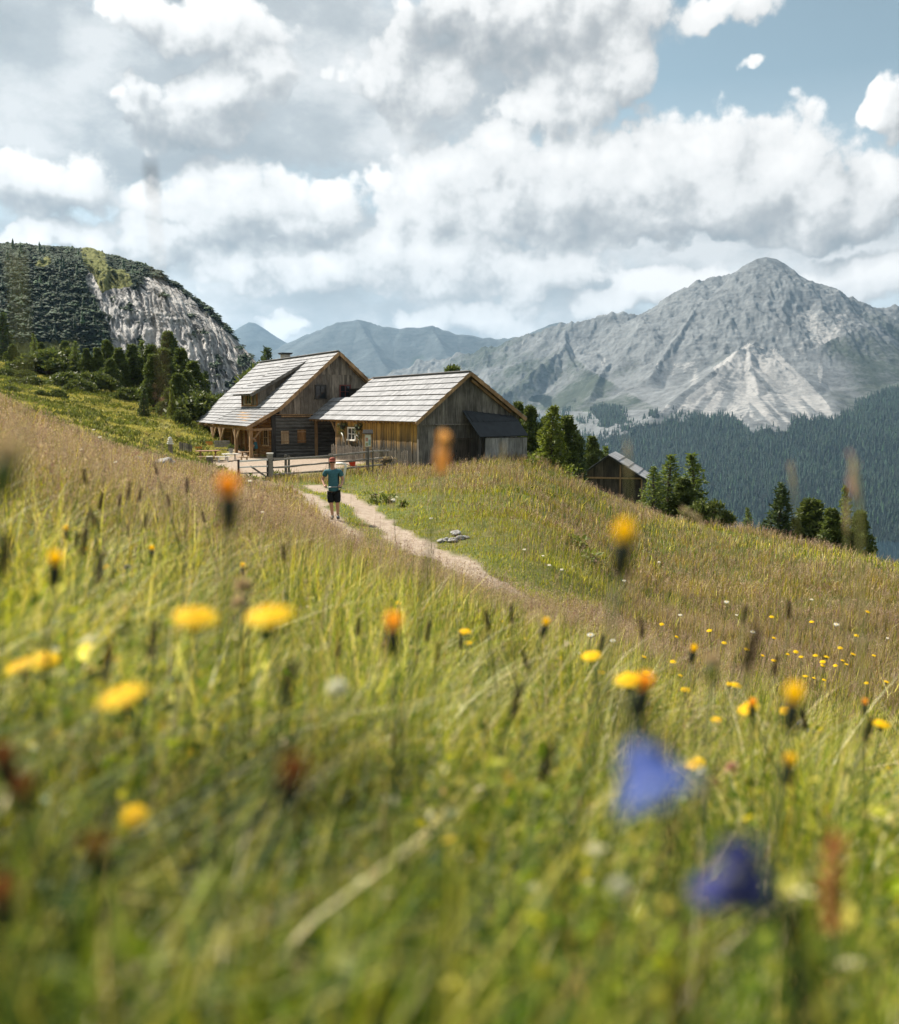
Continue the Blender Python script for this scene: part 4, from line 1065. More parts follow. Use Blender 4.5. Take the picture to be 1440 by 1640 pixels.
# ================================================================== small hut on the slope
hd_ = Vector((1.55, 5.9, 0)).normalized(); hx = Vector((hd_.y, -hd_.x, 0))
ap = W(974, 729, 75); hr = hx * 0
Lt, Rt = W(919, 769, 75.4), W(1036, 771, 73.6)
wl = (Vector((Lt.x, Lt.y, 0)) - Vector((ap.x, ap.y, 0))).dot(hx); wr = (Vector((Rt.x, Rt.y, 0)) - Vector((ap.x, ap.y, 0))).dot(hx)
def hf(u, v, z): return Vector((ap.x, ap.y, 0)) + hx * u + hd_ * v + Vector((0, 0, z))
hut = empty('hay_hut', hf(0, 3, ap.z - 3), 'small dark hay hut below the meadow edge with pale right roof slope', 'hut')
mb = MB()
shingles(mb, hf(wr, 0, Rt.z), hf(wr, 6.1, Rt.z), hf(-.02, 6.1, ap.z + .02), hf(-.02, 0, ap.z + .02), .82, .34, seed=61)
shingles(mb, hf(wl, 0, Lt.z), hf(wl, 6.1, Lt.z), hf(.02, 6.1, ap.z), hf(.02, 0, ap.z), .82, .34, seed=62)
ro = mb.build('roof', m_shingle, hut)
mb = MB(); slab(mb, hf(wr, .02, Rt.z), hf(wr, 6.05, Rt.z), hf(0, 6.05, ap.z), hf(0, .02, ap.z), .1); slab(mb, hf(wl, .02, Lt.z), hf(wl, 6.05, Lt.z), hf(0, 6.05, ap.z), hf(0, .02, ap.z), .1)
mb.build('roof_boards', m_dark, ro)
mb = MB(); zb = ap.z - 4.2; hz2 = lambda u: (ap.z + (Rt.z - ap.z) * u / wr if u > 0 else ap.z + (Lt.z - ap.z) * u / wl) - .12
m_hut = wood('hut_wood', (.05, .042, .032), (.13, .105, .08), isl=.4)
vboards(mb, lambda u, z: hf(u, .5, z), -hd_, wl + .45, wr - .45, .24, ap.z - 1.75, hz2, .03, 63)
vboards(mb, lambda u, z: hf(u, .58, z), -hd_, wl + .45, wr - .45, .24, zb, ap.z - 1.72, .03, 64)
vboards(mb, lambda v, z: hf(wr - .45, v, z), hx, .5, 5.8, .24, zb, hz2(wr - .45), .03, 65)
vboards(mb, lambda v, z: hf(wl + .45, v, z), -hx, .5, 5.8, .24, zb, hz2(wl + .45), .03, 66)
vboards(mb, lambda u, z: hf(u, 5.8, z), hd_, wl + .45, wr - .45, .24, zb, hz2, .03, 67)
w_ = mb.build('wall', m_hut, hut)
mb = MB()
for u in (wl + .45, .9, wr - .45): mb.bar(hf(u, .46, zb), hf(u, .46, hz2(u)), .17, .1, up=hx)
mb.bar(hf(wl + .4, .44, ap.z - 1.74), hf(wr - .4, .44, ap.z - 1.74), .08, .12)
mb.build('post_frame', m_beam, w_)
# ================================================================== trees
def quads(c, a, b, l, w):
    """c,a,b (N,3); tapered quads from c along a, width along b"""
    l = l[:, None]; w = w[:, None]
    V = np.stack([c - b * w * .5, c + b * w * .5, c + a * l + b * w * .22, c + a * l - b * w * .22], 1)
    return V.reshape(-1, 3)
def unit(v): return v / (np.linalg.norm(v, axis=-1, keepdims=True) + 1e-9)
def crown_mesh(name, pts, dirs, size, mat, r_, elong=1.6, spread=.7):
    n = len(pts)
    a = unit(dirs + r_.normal(0, spread, (n, 3)))
    b = unit(np.cross(a, r_.normal(0, 1, (n, 3))))
    l = size * r_.uniform(.7, 1.35, n) * elong; w = size * r_.uniform(.55, 1.0, n)
    V = quads(pts - a * l[:, None] * .3, a, b, l, w)
    return V, np.arange(n * 4).reshape(n, 4)
def tree_proto(name, kind, H, Rw, seed, leaf, nl, m_leaf, label, cat, leafsize):
    r_ = np.random.default_rng(seed)
    root = empty(name, (0, 0, 0), label, cat)
    mb = MB(); tr = .028 * H + .05
    top = H * (.97 if kind != 'shrub' else .6)
    bend = r_.normal(0, .012 * H, (6, 2)); bend[0] = 0
    pts = [(bend[i, 0] * i / 5, bend[i, 1] * i / 5, -.3 + (top + .3) * i / 5) for i in range(6)]
    tp = lambda z: np.array([np.interp(z, [p[2] for p in pts], [p[0] for p in pts]), np.interp(z, [p[2] for p in pts], [p[1] for p in pts])])
    mb.tube(pts, [tr * (1 - .9 * i / 5) for i in range(6)], 7)
    P = []; Dn = []
    if kind in ('spruce', 'larch'):
        z = H * (.06 if kind == 'spruce' else .1); k = 0
        while z < H * .985:
            f = z / H
            Rz = Rw * (1 - f) ** (.75 if kind == 'spruce' else .9) * (1 if f > .18 else .75 + f) + .04 * H * (1 - f) + .02 * H
            nb = int(r_.integers(5, 8))
            for j in range(nb):
                aa = 2 * math.pi * (j + r_.uniform(-.3, .3)) / nb + k * .9
                L = Rz * r_.uniform(.6, 1.15)
                dv = np.array([math.cos(aa), math.sin(aa), (.10 + .5 * f - .35 * (1 - f))])
                c0 = np.array([*tp(z), z])
                mb.tube([tuple(c0), tuple(c0 + dv * L * .85)], [tr * .16 * (1 - f) + .008, .004], 4, cap=False)
                m = max(3, int(L / leafsize * (2.6 if kind == 'spruce' else 1.5)))
                q = np.sqrt(r_.uniform(.03, 1, m)); side = r_.uniform(-1, 1, m) * .42 * L * (1.08 - q)
                perp = np.array([-math.sin(aa), math.cos(aa), 0])
                pp = c0 + dv * (L * q)[:, None] + perp * side[:, None]; pp[:, 2] += r_.normal(0, .03 * H * .5, m) - .10 * L * q ** 2
                P.append(pp); Dn.append(unit(dv * .9 + perp * np.sign(side)[:, None] * .6 + np.array([0, 0, .12])))
            z += H * r_.uniform(.022, .036); k += 1
        m = 14
        P.append(np.array([*tp(H * .97), H * .95]) + r_.normal(0, .012 * H, (m, 3)) * [1, 1, 1.8]); Dn.append(np.tile([0, 0, 1.], (m, 1)))
    else:
        if kind == 'stone':
            lob = []
            nlob = 34
            for i in range(nlob):
                f = (i + .5) / nlob; aa = i * 2.4 + r_.uniform(-.4, .4)
                rz = Rw * math.sin(math.pi * min(1, (.16 + .84 * f)) ** .8) ** .75 * (1.02 if f < .75 else .92)
                rad = rz * r_.uniform(.25, .8)
                lob.append((math.cos(aa) * rad, math.sin(aa) * rad, H * (.10 + .84 * f), Rw * r_.uniform(.30, .5) * (1 if f < .7 else .75)))
        else:
            lob = []
            for i in range(16):
                aa = r_.uniform(0, 6.28); rad = Rw * math.sqrt(r_.uniform(0, 1)) * .8
                lob.append((math.cos(aa) * rad, math.sin(aa) * rad, H * r_.uniform(.25, .72) * (1 - .45 * rad / Rw), Rw * r_.uniform(.28, .45)))
        for (x, y, z, r0) in lob:
            m = int(nl / len(lob))
            d = unit(r_.normal(0, 1, (m, 3))); d[:, 2] = np.where(d[:, 2] < -.5, -d[:, 2], d[:, 2])
            rr = r0 * r_.uniform(.45, 1.05, m) ** .6
            pp = np.array([x, y, z]) + d * rr[:, None] * [1, 1, .85]
            P.append(pp); Dn.append(unit(d + [0, 0, .75]))
            b0 = np.array([*tp(z * .8), z * .8 - .1])
            mb.tube([tuple(b0), (x, y, z)], [tr * .28, .012], 4, cap=False)
    P = np.concatenate(P); Dn = np.concatenate(Dn)
    mb.build('trunk', m_bark, root)
    V, Qd = crown_mesh(name, P, Dn, leafsize, m_leaf, r_)
    c_ = np_mesh('crown', V, Qd, m_leaf, parent=root)
    root['h'] = H
    return root
m_bark = simple('conifer_bark', (.09, .07, .055), .9, .1, .3, 9)
m_pine = leafy('stone_pine_needles', (.045, .07, .020), (.135, .165, .042), .3, .6)
m_spruce = leafy('spruce_needles', (.03, .055, .025), (.09, .12, .042), .25, .6)
m_lgreen = leafy('young_spruce_needles', (.09, .125, .02), (.22, .25, .045), .35, .6)
m_larch = leafy('larch_needles', (.085, .13, .026), (.19, .23, .055), .35, .6)
m_dwarf = leafy('dwarf_pine_needles', (.05, .075, .022), (.13, .15, .04), .28, .6)
m_herb = leafy('herb_leaves', (.05, .085, .018), (.13, .17, .04), .3, .5)
PRO = {
    'stone': [tree_proto('stone_pine', 'stone', 6., 1.5, 101, None, 5200, m_pine, '', 'pine tree', .17), tree_proto('stone_pine', 'stone', 6., 1.25, 102, None, 4600, m_pine, '', 'pine tree', .17)],
    'spruce': [tree_proto('spruce', 'spruce', 7., 1.45, 103, None, 0, m_spruce, '', 'spruce tree', .20), tree_proto('spruce', 'spruce', 7., 1.15, 104, None, 0, m_spruce, '', 'spruce tree', .19)],
    'light': [tree_proto('young_spruce', 'spruce', 6., 1.7, 105, None, 0, m_lgreen, '', 'spruce tree', .18)],
    'larch': [tree_proto('larch', 'larch', 6., 1.5, 106, None, 0, m_larch, '', 'larch tree', .16), tree_proto('larch', 'larch', 6., 1.1, 107, None, 0, m_larch, '', 'larch tree', .15)],
    'shrub': [tree_proto('dwarf_pine', 'shrub', 2., 1.6, 108, None, 2600, m_dwarf, '', 'shrub', .15)],
}
used = {k: [False] * len(v) for k, v in PRO.items()}
def plant(kind, var, px, top, base, d, label, group, wide=1.0, rz=0.):
    p = PRO[kind][var]
    if used[kind][var]: o = copy_tree(p)
    else: o = p; used[kind][var] = True
    b = W(px, base, d); z = ground(b.x, b.y) - .1
    topz = W(px, top, d).z
    s = (topz - z) / p['h']
    if kind == 'shrub': s = max(s, .4) / .95
    o.location = (b.x, b.y, z); o.scale = (s * wide, s * wide, s); o.rotation_euler = (0, 0, rz)
    tag(o, label, None, group)
    return o
GL, GB, GR = 'conifers on the hillside left of the farmhouse', 'trees behind the barn', 'trees below the right meadow edge'
TREES = [
 ('spruce', 1, 6, 500, 556, 165, 'dark spruce cut by the left photo edge below the rocky hill', GL, 1.2),
 ('stone', 0, 22, 551, 592, 120, 'round dark stone pine standing alone near the left photo edge', GL, 1.3),
 ('larch', 1, 56, 535, 575, 140, 'small pale conifer just right of the lone round pine on the left', GL, 1.1),
 ('larch', 0, 122, 547, 606, 118, 'pale feathery larch at the left end of the hillside tree row', GL, 1.1),
 ('stone', 1, 140, 557, 604, 112, 'slim dark pine close beside the pale hillside larch', GL, 1.0),
 ('stone', 0, 173, 545, 606, 120, 'tall pine behind the middle of the hillside tree row', GL, 1.1),
 ('stone', 1, 192, 556, 622, 108, 'dark upright pine in the middle of the hillside tree row', GL, 1.2),
 ('stone', 0, 178, 574, 624, 104, 'broad dark pine at the front foot of the hillside tree row', GL, 1.25),
 ('stone', 1, 213, 550, 618, 110, 'dark stone pine right of the middle of the hillside tree row', GL, 1.25),
 ('larch', 0, 230, 546, 612, 116, 'green larch topping the hillside row in front of the cliff foot', GL, 1.0),
 ('stone', 0, 272, 531, 612, 118, 'tallest round topped pine against the grey cliff', GL, 1.05),
 ('stone', 1, 247, 566, 650, 92, 'sunlit stone pine standing in front of the right hillside trees', GL, 1.25),
 ('stone', 0, 264, 558, 640, 96, 'broad olive green pine between its sunlit neighbour and the cliff', GL, 1.15),
 ('stone', 1, 291, 556, 628, 104, 'dark pine behind the right end of the hillside row', GL, 1.2),
 ('stone', 0, 286, 598, 658, 86, 'egg shaped dark pine nearest the farmhouse meadow', GL, 1.3),
 ('stone', 1, 311, 577, 632, 96, 'stout dark pine just left of the farmhouse roof and cliff base', GL, 1.25),
 ('spruce', 1, 330, 594, 634, 98, 'last slender conifer of the row beside the farmhouse roof', GL, 1.0),
 ('spruce', 0, 231, 622, 673, 80, 'small lone spruce with bare lower trunk on the bright meadow', GL, .95),
 ('light', 0, 276, 622, 668, 83, 'pale young conifer left of the egg shaped pine', GL, .6),
 ('shrub', 0, 75, 556, 590, 118, 'dwarf pine thicket left of the pale hillside larch', 'dwarf pines on the hillside', 1.6),
 ('shrub', 0, 98, 552, 594, 122, 'taller dwarf pine clump touching the pale hillside larch', 'dwarf pines on the hillside', 1.1),
 ('shrub', 0, 112, 592, 614, 104, 'low dwarf pine spreading below the pale hillside larch', 'dwarf pines on the hillside', 1.5),
 ('shrub', 0, 150, 592, 622, 102, 'rounded dwarf pine below the slim dark pine', 'dwarf pines on the hillside', 1.3),
 ('shrub', 0, 92, 622, 652, 84, 'dark pine shrub at the near left edge of the bright meadow', 'dwarf pines on the hillside', 1.0),
 ('shrub', 0, 66, 628, 648, 82, 'lower dark shrub left of the near pine shrub', 'dwarf pines on the hillside', 1.1),
 ('shrub', 0, 30, 614, 634, 96, 'flat green shrub on the slope at the left photo edge', 'dwarf pines on the hillside', 1.6),
 ('shrub', 0, 318, 622, 648, 86, 'bright green shrub mound beside the farmhouse roof corner', 'dwarf pines on the hillside', 1.3),
 ('shrub', 0, 346, 626, 646, 92, 'small dark shrub against the lower cliff beside the roof', 'dwarf pines on the hillside', .9),
 ('shrub', 0, 288, 654, 668, 80, 'low dark shrub under the egg shaped pine', 'dwarf pines on the hillside', .9),
 ('shrub', 0, 432, 572, 590, 150, 'green shrub peeping over the farmhouse ridge left end', 'dwarf pines on the hillside', .8),
 ('spruce', 1, 427, 556, 590, 180, 'tiny dark spruce above the left end of the farmhouse ridge', GL, 1.1),
 ('stone', 0, 724, 586, 700, 78, 'dark pine top peeping over the barn ridge', GB, 1.0),
 ('stone', 1, 829, 642, 770, 70, 'pine crown just above the right barn eave', GB, .95),
 ('stone', 0, 848, 650, 770, 66, 'rounded pine right behind the barn lean-to', GB, .95),
 ('light', 0, 883, 650, 772, 60, 'bright yellow green spruce right of the barn', GB, 1.05),
 ('stone', 1, 906, 664, 775, 66, 'dark stone pine behind the bright spruce', GB, 1.25),
 ('stone', 0, 872, 668, 770, 70, 'dark pine mostly hidden behind the bright spruce', GB, .9),
 ('spruce', 0, 924, 690, 780, 70, 'low dark conifer left of the hay hut roof', GB, 1.0),
 ('stone', 1, 948, 697, 790, 80, 'dark pine directly behind the hay hut ridge', GB, 1.1),
 ('larch', 1, 968, 716, 800, 92, 'small bluish conifer tip behind the hay hut ridge', GB, 1.0),
 ('larch', 0, 1070, 729, 838, 62, 'pale green larch standing right of the hay hut', GR, 1.6),
 ('larch', 1, 1108, 728, 846, 64, 'second taller slender larch right of the hay hut', GR, 1.5),
 ('larch', 0, 1046, 748, 836, 60, 'short larch touching the right wall of the hay hut', GR, 1.5),
 ('stone', 1, 1094, 764, 846, 60, 'mid green pine at the foot of the two larches', GR, 1.8),
 ('shrub', 0, 1134, 796, 842, 56, 'dark shrub below the two larches on the meadow edge', GR, .9),
 ('larch', 1, 1197, 814, 868, 54, 'small light larch alone between the two tree groups', GR, 1.1),
 ('spruce', 0, 1246, 776, 882, 56, 'dark spruce standing on the right meadow edge', GR, 1.15),
 ('stone', 0, 1296, 799, 895, 56, 'broad dark stone pine right of the dark edge spruce', GR, 1.45),
 ('stone', 1, 1330, 812, 900, 54, 'lower dark pine between the broad pine and the thin larch', GR, 1.2),
 ('larch', 1, 1350, 780, 905, 58, 'thin grey green larch rising from the rightmost trees', GR, .75),
 ('stone', 0, 1374, 818, 908, 54, 'rightmost dark pine at the end of the meadow trees', GR, .9),

 ('shrub', 0, 12, 588, 612, 110, 'dark shrub below the lone round pine at the left edge', 'dwarf pines on the hillside', 1.4),
 ('shrub', 0, 40, 590, 612, 108, 'low shrub between the round pine and the dwarf pine thicket', 'dwarf pines on the hillside', 1.2),
 ('stone', 1, 68, 548, 592, 124, 'small round pine within the dwarf pine thicket at left', GL, 1.3),
 ('stone', 0, 106, 546, 600, 124, 'olive pine between the thicket and the pale hillside larch', GL, 1.2),
 ('shrub', 0, 52, 600, 624, 98, 'broad dark shrub on the open slope left of the thicket', 'dwarf pines on the hillside', 1.5),
 ('shrub', 0, 128, 606, 630, 98, 'dark shrub under the slim pine at the row end', 'dwarf pines on the hillside', 1.3),
 ('shrub', 0, 16, 626, 642, 84, 'flat shrub patch just above the near left skyline', 'dwarf pines on the hillside', 1.5),
 ('stone', 1, 158, 556, 612, 112, 'dark pine between the slim pine and the tall rear pine', GL, 1.1),
 ('stone', 0, 244, 552, 622, 110, 'dense pine behind the sunlit stone pine', GL, 1.2),
 ('stone', 1, 300, 592, 645, 92, 'lower pine between the egg shaped and the stout pine', GL, 1.3),
 ('shrub', 0, 205, 618, 634, 98, 'shrub at the foot of the dark stone pine', 'dwarf pines on the hillside', 1.3),
 ('shrub', 0, 262, 640, 658, 86, 'shrub between the sunlit and the olive green pine feet', 'dwarf pines on the hillside', 1.1),
]
for i, t_ in enumerate(TREES): plant(*t_[:8], wide=t_[8], rz=i * 1.3)

# ================================================================== fence, gate, props
def gz(v): return ground(v.x, v.y)
def at_base(px, py):
    """ground point under a pixel (terrain iteration)"""
    p = G(px, py, 0)
    for _ in range(12):
        p = G(px, py, gz(p)) if gz(p) < 3 else p
    return p
def seen_h(p, py):      # height z at pixel row py, above point p
    _, k = ray(720, py); return CAMZ + k * p.y
rail = empty('rail_fence', at_base(520, 762), 'weathered three rail wooden fence in front of the yard', 'fence')
FP = [(433, 768, 727, .26), (458, 766, 728, .11), (462.5, 766, 730, .10), (530, 761, 727, .2), (589, 757, 716, .17), (597, 756, 718, .1), (621, 752, 718, .07)]
fpts = []
for px, py, ty, w in FP:
    b = at_base(px, py); h = seen_h(b, ty); fpts.append(b)
    mb = MB(); mb.bar((b.x, b.y, b.z - .2), (b.x + random.uniform(-.03, .03), b.y, h), w, w, up=(0, 1, 0), w2=w * .94, h2=w * .94)
    if w > .25: mb.mi = 0
    p_ = mb.build('post', m_grey if w < .2 else m_fence, rail)
    if w > .25:
        mb = MB(); mb.bar((b.x, b.y, h), (b.x, b.y, h + .05), w * 1.12, w * 1.12, up=(0, 1, 0)); mb.build('post_cap', m_white, p_)
for rows in ([(438, 737), (532, 729.5), (590, 723.5), (623, 722)], [(438, 749), (532, 741), (590, 735.5), (622, 733)], [(440, 760), (532, 753), (590, 746), (616, 744)]):
    pts = []
    for px, py in rows:
        d = np.interp(px, [433, 530, 589, 621], [fpts[0].y, fpts[3].y, fpts[4].y, fpts[6].y]) - .1
        pts.append(W(px, py, d))
    mb = MB()
    for a, b in zip(pts[:-1], pts[1:]):
        n = 6; pp = [a.lerp(b, i / n) + V3(0, 0, random.uniform(-.012, .012)) for i in range(n + 1)]
        mb.tube(pp, [.05 + random.uniform(-.008, .01) for _ in pp], 6)
    mb.build('rail', m_fence, rail)
gate = empty('field_gate', at_base(405, 769), 'light wooden field gate with four bars hung on the thick fence post', 'gate')
b0, b1 = at_base(382, 770), at_base(428.5, 768)
def gp(u, py0, py1):
    px = 382 + 46.5 * u; d = b0.y + (b1.y - b0.y) * u; return W(px, py0 + (py1 - py0) * u, d)
for rows, w in (((739, 736), .075), ((748.5, 746.5), .06), ((758, 757), .05), ((767, 765.5), .05)):
    mb = MB(); mb.bar(gp(0, *rows), gp(1, *rows), w, w); mb.build('bar', m_white if w > .055 else m_fence, gate)
for u, t, b in ((0, 736, 770), (1, 735, 768)):
    mb = MB(); mb.bar(gp(u, b, b), gp(u, t, t), .08, .08, up=(0, 1, 0)); mb.build('stile', m_dark, gate)
mb = MB(); mb.bar(gp(.42, 747, 747) + V3(0, .03, 0), gp(.96, 764, 764) + V3(0, .03, 0), .06, .06); mb.build('brace', m_grey, gate)
mb = MB()
b = at_base(336, 748)
mb.bar((b.x, b.y, b.z - .1), (b.x, b.y, seen_h(b, 732)), .32, .32, up=(0, 1, 0)); sp = mb.build('stump_post', m_grey)
tag(sp, 'short thick wooden stump post at the left edge of the terrace', 'post')
mb = MB(); mb.bar((b.x, b.y, seen_h(b, 732)), (b.x, b.y, seen_h(b, 730.6)), .36, .36, up=(0, 1, 0)); mb.build('cap', m_white, sp)

m_fencd = wood('paling_wood', (.10, .088, .075), (.30, .265, .225), (6, 6, 2), isl=.4)
# picket fence along barn front
pk = empty('picket_fence', fr(-.55, 6, 0), 'thin paling fence standing along the golden barn wall', 'fence')
r_ = random.Random(5); t = .35; n_p = 0
mbp = MB()
while t < 12.0:
    mb = MB(); zz = gz(fr(-.55, t, 0)); hgt_ = .92 + r_.uniform(-.07, .08); w = r_.uniform(.045, .07)
    ln_ = r_.uniform(-.03, .03)
    P0, P1 = fr(-.55, t, zz - .1), fr(-.55, t + ln_, zz + hgt_)
    mb.bar(P0, P1, w, .025, up=BS)
    mb.build('paling', m_fencd, pk); n_p += 1
    t += r_.uniform(.16, .21)
    if n_p > 92: t += .05
for z in (.25, .72):
    mb = MB(); mb.bar(fr(-.51, .3, z), fr(-.51, 12, z), .03, .06); mb.build('stringer', m_grey, pk)

# pipe, wheelbarrow, red barrow, notice board, hanging things
b = at_base(549.5, 776)
mb = MB(); d = b.y
mb.tube([W(549.3, 776, d), W(553.5, 746, d), W(552.5, 743.3, d), W(548, 742.6, d), W(538, 742.3, d + .3)], .055, 8)
o = mb.build('bent_pipe', m_white, smooth=True); tag(o, 'white bent pipe stand right of the walking man', 'pipe')

wb_o = fr(-1.75, .9, 0); wb_o = at_base(622, 753)
wbar = empty('wooden_wheelbarrow', wb_o, 'old wooden wheelbarrow planted with flowers at the barn corner', 'wheelbarrow')
d = wb_o.y; ux = V3(1, .1, 0)
def wp(px, py, dy=0.): return W(px, py, d + dy)
mb = MB()
lo = [wp(614, 742.5, -.2), wp(626, 741, -.2), wp(626, 740.5, .22), wp(614, 742, .22)]
hi = [wp(608.5, 738.5, -.34), wp(629, 735, -.34), wp(631, 732.5, .36), wp(611, 735.5, .36)]
n0 = 4
for i in range(4):
    j = (i + 1) % 4; mid = (lo[0] + lo[2]) / 2
    inn = lambda q: q + (V3(mid.x, mid.y, q.z) - q) * .07
    mb.hexa([lo[i], lo[j], inn(lo[j]), inn(lo[i]), hi[i], hi[j], inn(hi[j]), inn(hi[i])])
mb.build('tray', m_grey, wbar)
mb = MB(); mb.hexa([p + V3(0, 0, .02) for p in lo] + [lo[i].lerp(hi[i], .8) for i in range(4)]); mb.build('soil', m_dark, wbar)
r2 = np.random.default_rng(8); c_ = sum(hi, V3(0, 0, 0)) / 4
pp = np.array(c_) + r2.normal(0, 1, (90, 3)) * [.2, .12, .04]; V, Q_ = crown_mesh('x', pp, np.tile([0, 0, 1.], (90, 1)), .09, None, r2)
np_mesh('flower_mass', V - np.array(wb_o), Q_, leafy('barrow_flowers', (.5, .38, .3), (.25, .2, .08), .2), parent=wbar)  # the barrow's flowers, merged into one mesh
for dy in (-.2, .2):
    mb = MB(); mb.bar(wp(618, 744, dy), wp(634, 739.5, dy), .05, .06); mb.build('handle', m_fence, wbar)
    mb = MB(); mb.bar(wp(627, 742, dy), wp(628.5, 751, dy), .05, .05, up=(0, 1, 0)); mb.build('leg', m_fence, wbar)
mb = MB()
cw = wp(613.5, 748.5); 
for i in range(16):
    a0_, a1_ = 2 * math.pi * i / 16, 2 * math.pi * (i + 1) / 16
    mb.bar(cw + V3(math.cos(a0_), 0, math.sin(a0_)) * .19, cw + V3(math.cos(a1_), 0, math.sin(a1_)) * .19, .05, .05, up=(0, 1, 0))
for i in range(4):
    a0_ = math.pi * i / 4; mb.bar(cw - V3(math.cos(a0_), 0, math.sin(a0_)) * .18, cw + V3(math.cos(a0_), 0, math.sin(a0_)) * .18, .03, .03, up=(0, 1, 0))
mb.build('wheel', m_dark, wbar)

rb = fr(-1.55, 3.9, 0); rb = at_base(569, 757); d = rb.y
red = empty('red_wheelbarrow', rb, 'bright red metal wheelbarrow tipped behind the rail fence', 'wheelbarrow')
mb = MB()
def rp(px, py, dy=0): return W(px, py, d + dy)
mb.hexa([rp(560.5, 745.5, -.25), rp(569, 747.5, -.25), rp(569, 747, .25), rp(560.5, 745, .25), rp(558.3, 739.2, -.36), rp(569.6, 738.2, -.36), rp(570, 737.4, .36), rp(558.8, 738.4, .36)])
mb.build('tray', m_red, red)
mb = MB(); mb.hexa([rp(568, 746.5, -.2), rp(574.5, 755, -.12), rp(574.8, 755, .12), rp(569, 746, .2), rp(570.5, 745.5, -.2), rp(575.5, 750, -.12), rp(575.6, 750, .12), rp(571, 745.2, .2)])
mb.build('nose_plate', m_red, red)
for dy in (-.22, .22):
    mb = MB(); mb.tube([rp(574, 752, dy * .5), rp(566, 747, dy), rp(553, 743, dy)], .025, 6); mb.build('handle', m_metal, red)
    mb = MB(); mb.tube([rp(562, 745, dy), rp(561, 752.5, dy)], .022, 6); mb.build('leg', m_metal, red)

nb = at_base(589, 733); nbp = fr(-1.0, 7.2, 0)
q_ = on_long(589, 700, -1.0); NB0 = fr(-1.0, q_[1], 0)
nbo = empty('notice_board', NB0, 'small roofed wooden notice board with poster in front of the barn wall', 'notice board')
d = NB0.y
def np_(px, py, dy=0.): return W(px, py, d + dy)
for px in (583.2, 595.2):
    mb = MB(); mb.bar(np_(px, 737, .02), np_(px, 689, .02), .07, .07, up=(0, 1, 0)); mb.build('post', m_beam, nbo)
mb = MB(); mb.hexa([np_(583, 719, -.02), np_(595.5, 719, -.02), np_(595.5, 719, .03), np_(583, 719, .03), np_(583, 692, -.02), np_(595.5, 692, -.02), np_(595.5, 692, .03), np_(583, 692, .03)]); mb.build('panel', m_bench, nbo)
mb = MB(); mb.bar(np_(582, 718.3, -.06), np_(596.2, 718.3, -.06), .06, .07); mb.build('ledge', m_bench, nbo)
mb = MB(); mb.hexa([np_(585, 715, -.045), np_(594, 715, -.045), np_(594, 715, -.03), np_(585, 715, -.03), np_(585, 696, -.045), np_(594, 696, -.045), np_(594, 696, -.03), np_(585, 696, -.03)])
po = mb.build('poster', m_paper, nbo)
for (xa, xb, ya, yb, c, nm) in ((585.6, 589.6, 707, 701, (.45, .26, .2), 'picture'), (590.2, 593.5, 713, 704, (.25, .4, .42), 'picture'), (585.8, 589.5, 714, 709, (.32, .36, .22), 'picture')):
    mb = MB(); mb.hexa([np_(xa, ya, -.052), np_(xb, ya, -.052), np_(xb, ya, -.046), np_(xa, ya, -.046), np_(xa, yb, -.052), np_(xb, yb, -.052), np_(xb, yb, -.046), np_(xa, yb, -.046)])
    mb.build(nm, simple('poster_print', c, .6), po)
mb = MB()
a_, b_, c_, e_ = np_(580.5, 694, -.22), np_(598, 694, -.22), np_(597, 688, .02), np_(581.5, 688, .02)
slab(mb, a_, b_, c_, e_, .04); slab(mb, np_(580.5, 694, .26), np_(598, 694, .26), np_(597, 688, .02), np_(581.5, 688, .02), .04)
mb.build('board_roof', m_dark, nbo)

m_hang = leafy('hanging_plant_leaves', (.03, .05, .02), (.08, .1, .04), .2)
for px, py, lab in ((548.5, 681, 'dark hanging plant basket under the barn eave beside the passage'), (573.5, 683.5, 'dark hanging plant basket right of the small pale window')):
    q_ = on_long(px, py, -.28); c0 = fr(-.28, q_[1], q_[2] - .1)
    hb = empty('hanging_basket', c0, lab, 'hanging basket', 'baskets hanging on the barn wall')
    mb = MB(); mb.lathe(c0, [(.05, -.12), (.14, -.08), (.19, .05), (.2, .1), (.17, .1)], 12); mb.build('pot', m_dark, hb)
    mb = MB()
    for a in (0, 2.1, 4.2): mb.tube([c0 + V3(math.cos(a) * .18, math.sin(a) * .18, .1), c0 + V3(0, 0, .42)], .006, 4)
    mb.build('chain', m_black, hb)
    pp = r2.normal(0, 1, (110, 3)) * [.15, .15, .1] + [0, 0, .1]; pp[:40, 2] -= r2.uniform(.1, .55, 40)
    V, Q_ = crown_mesh('x', pp, np.tile([0, 0, .3], (110, 1)), .09, None, r2); np_mesh('leaves', V, Q_, m_hang, parent=hb)
for (pts, lab) in ((((547, 693), (549.5, 698), (551, 708)), 'bleached wooden yoke hanging on the barn wall left of the window'), (((571, 696), (573, 699), (574.5, 705)), 'pale hooked branch hanging on the wall right of the window')):
    q = [on_long(a, b, -.12) for a, b in pts]; mb = MB(); mb.tube([fr(-.12, w_[1], w_[2]) for w_ in q], [.035, .05, .03], 7)
    tag(mb.build('wall_ornament', m_white, smooth=True), lab, 'ornament')

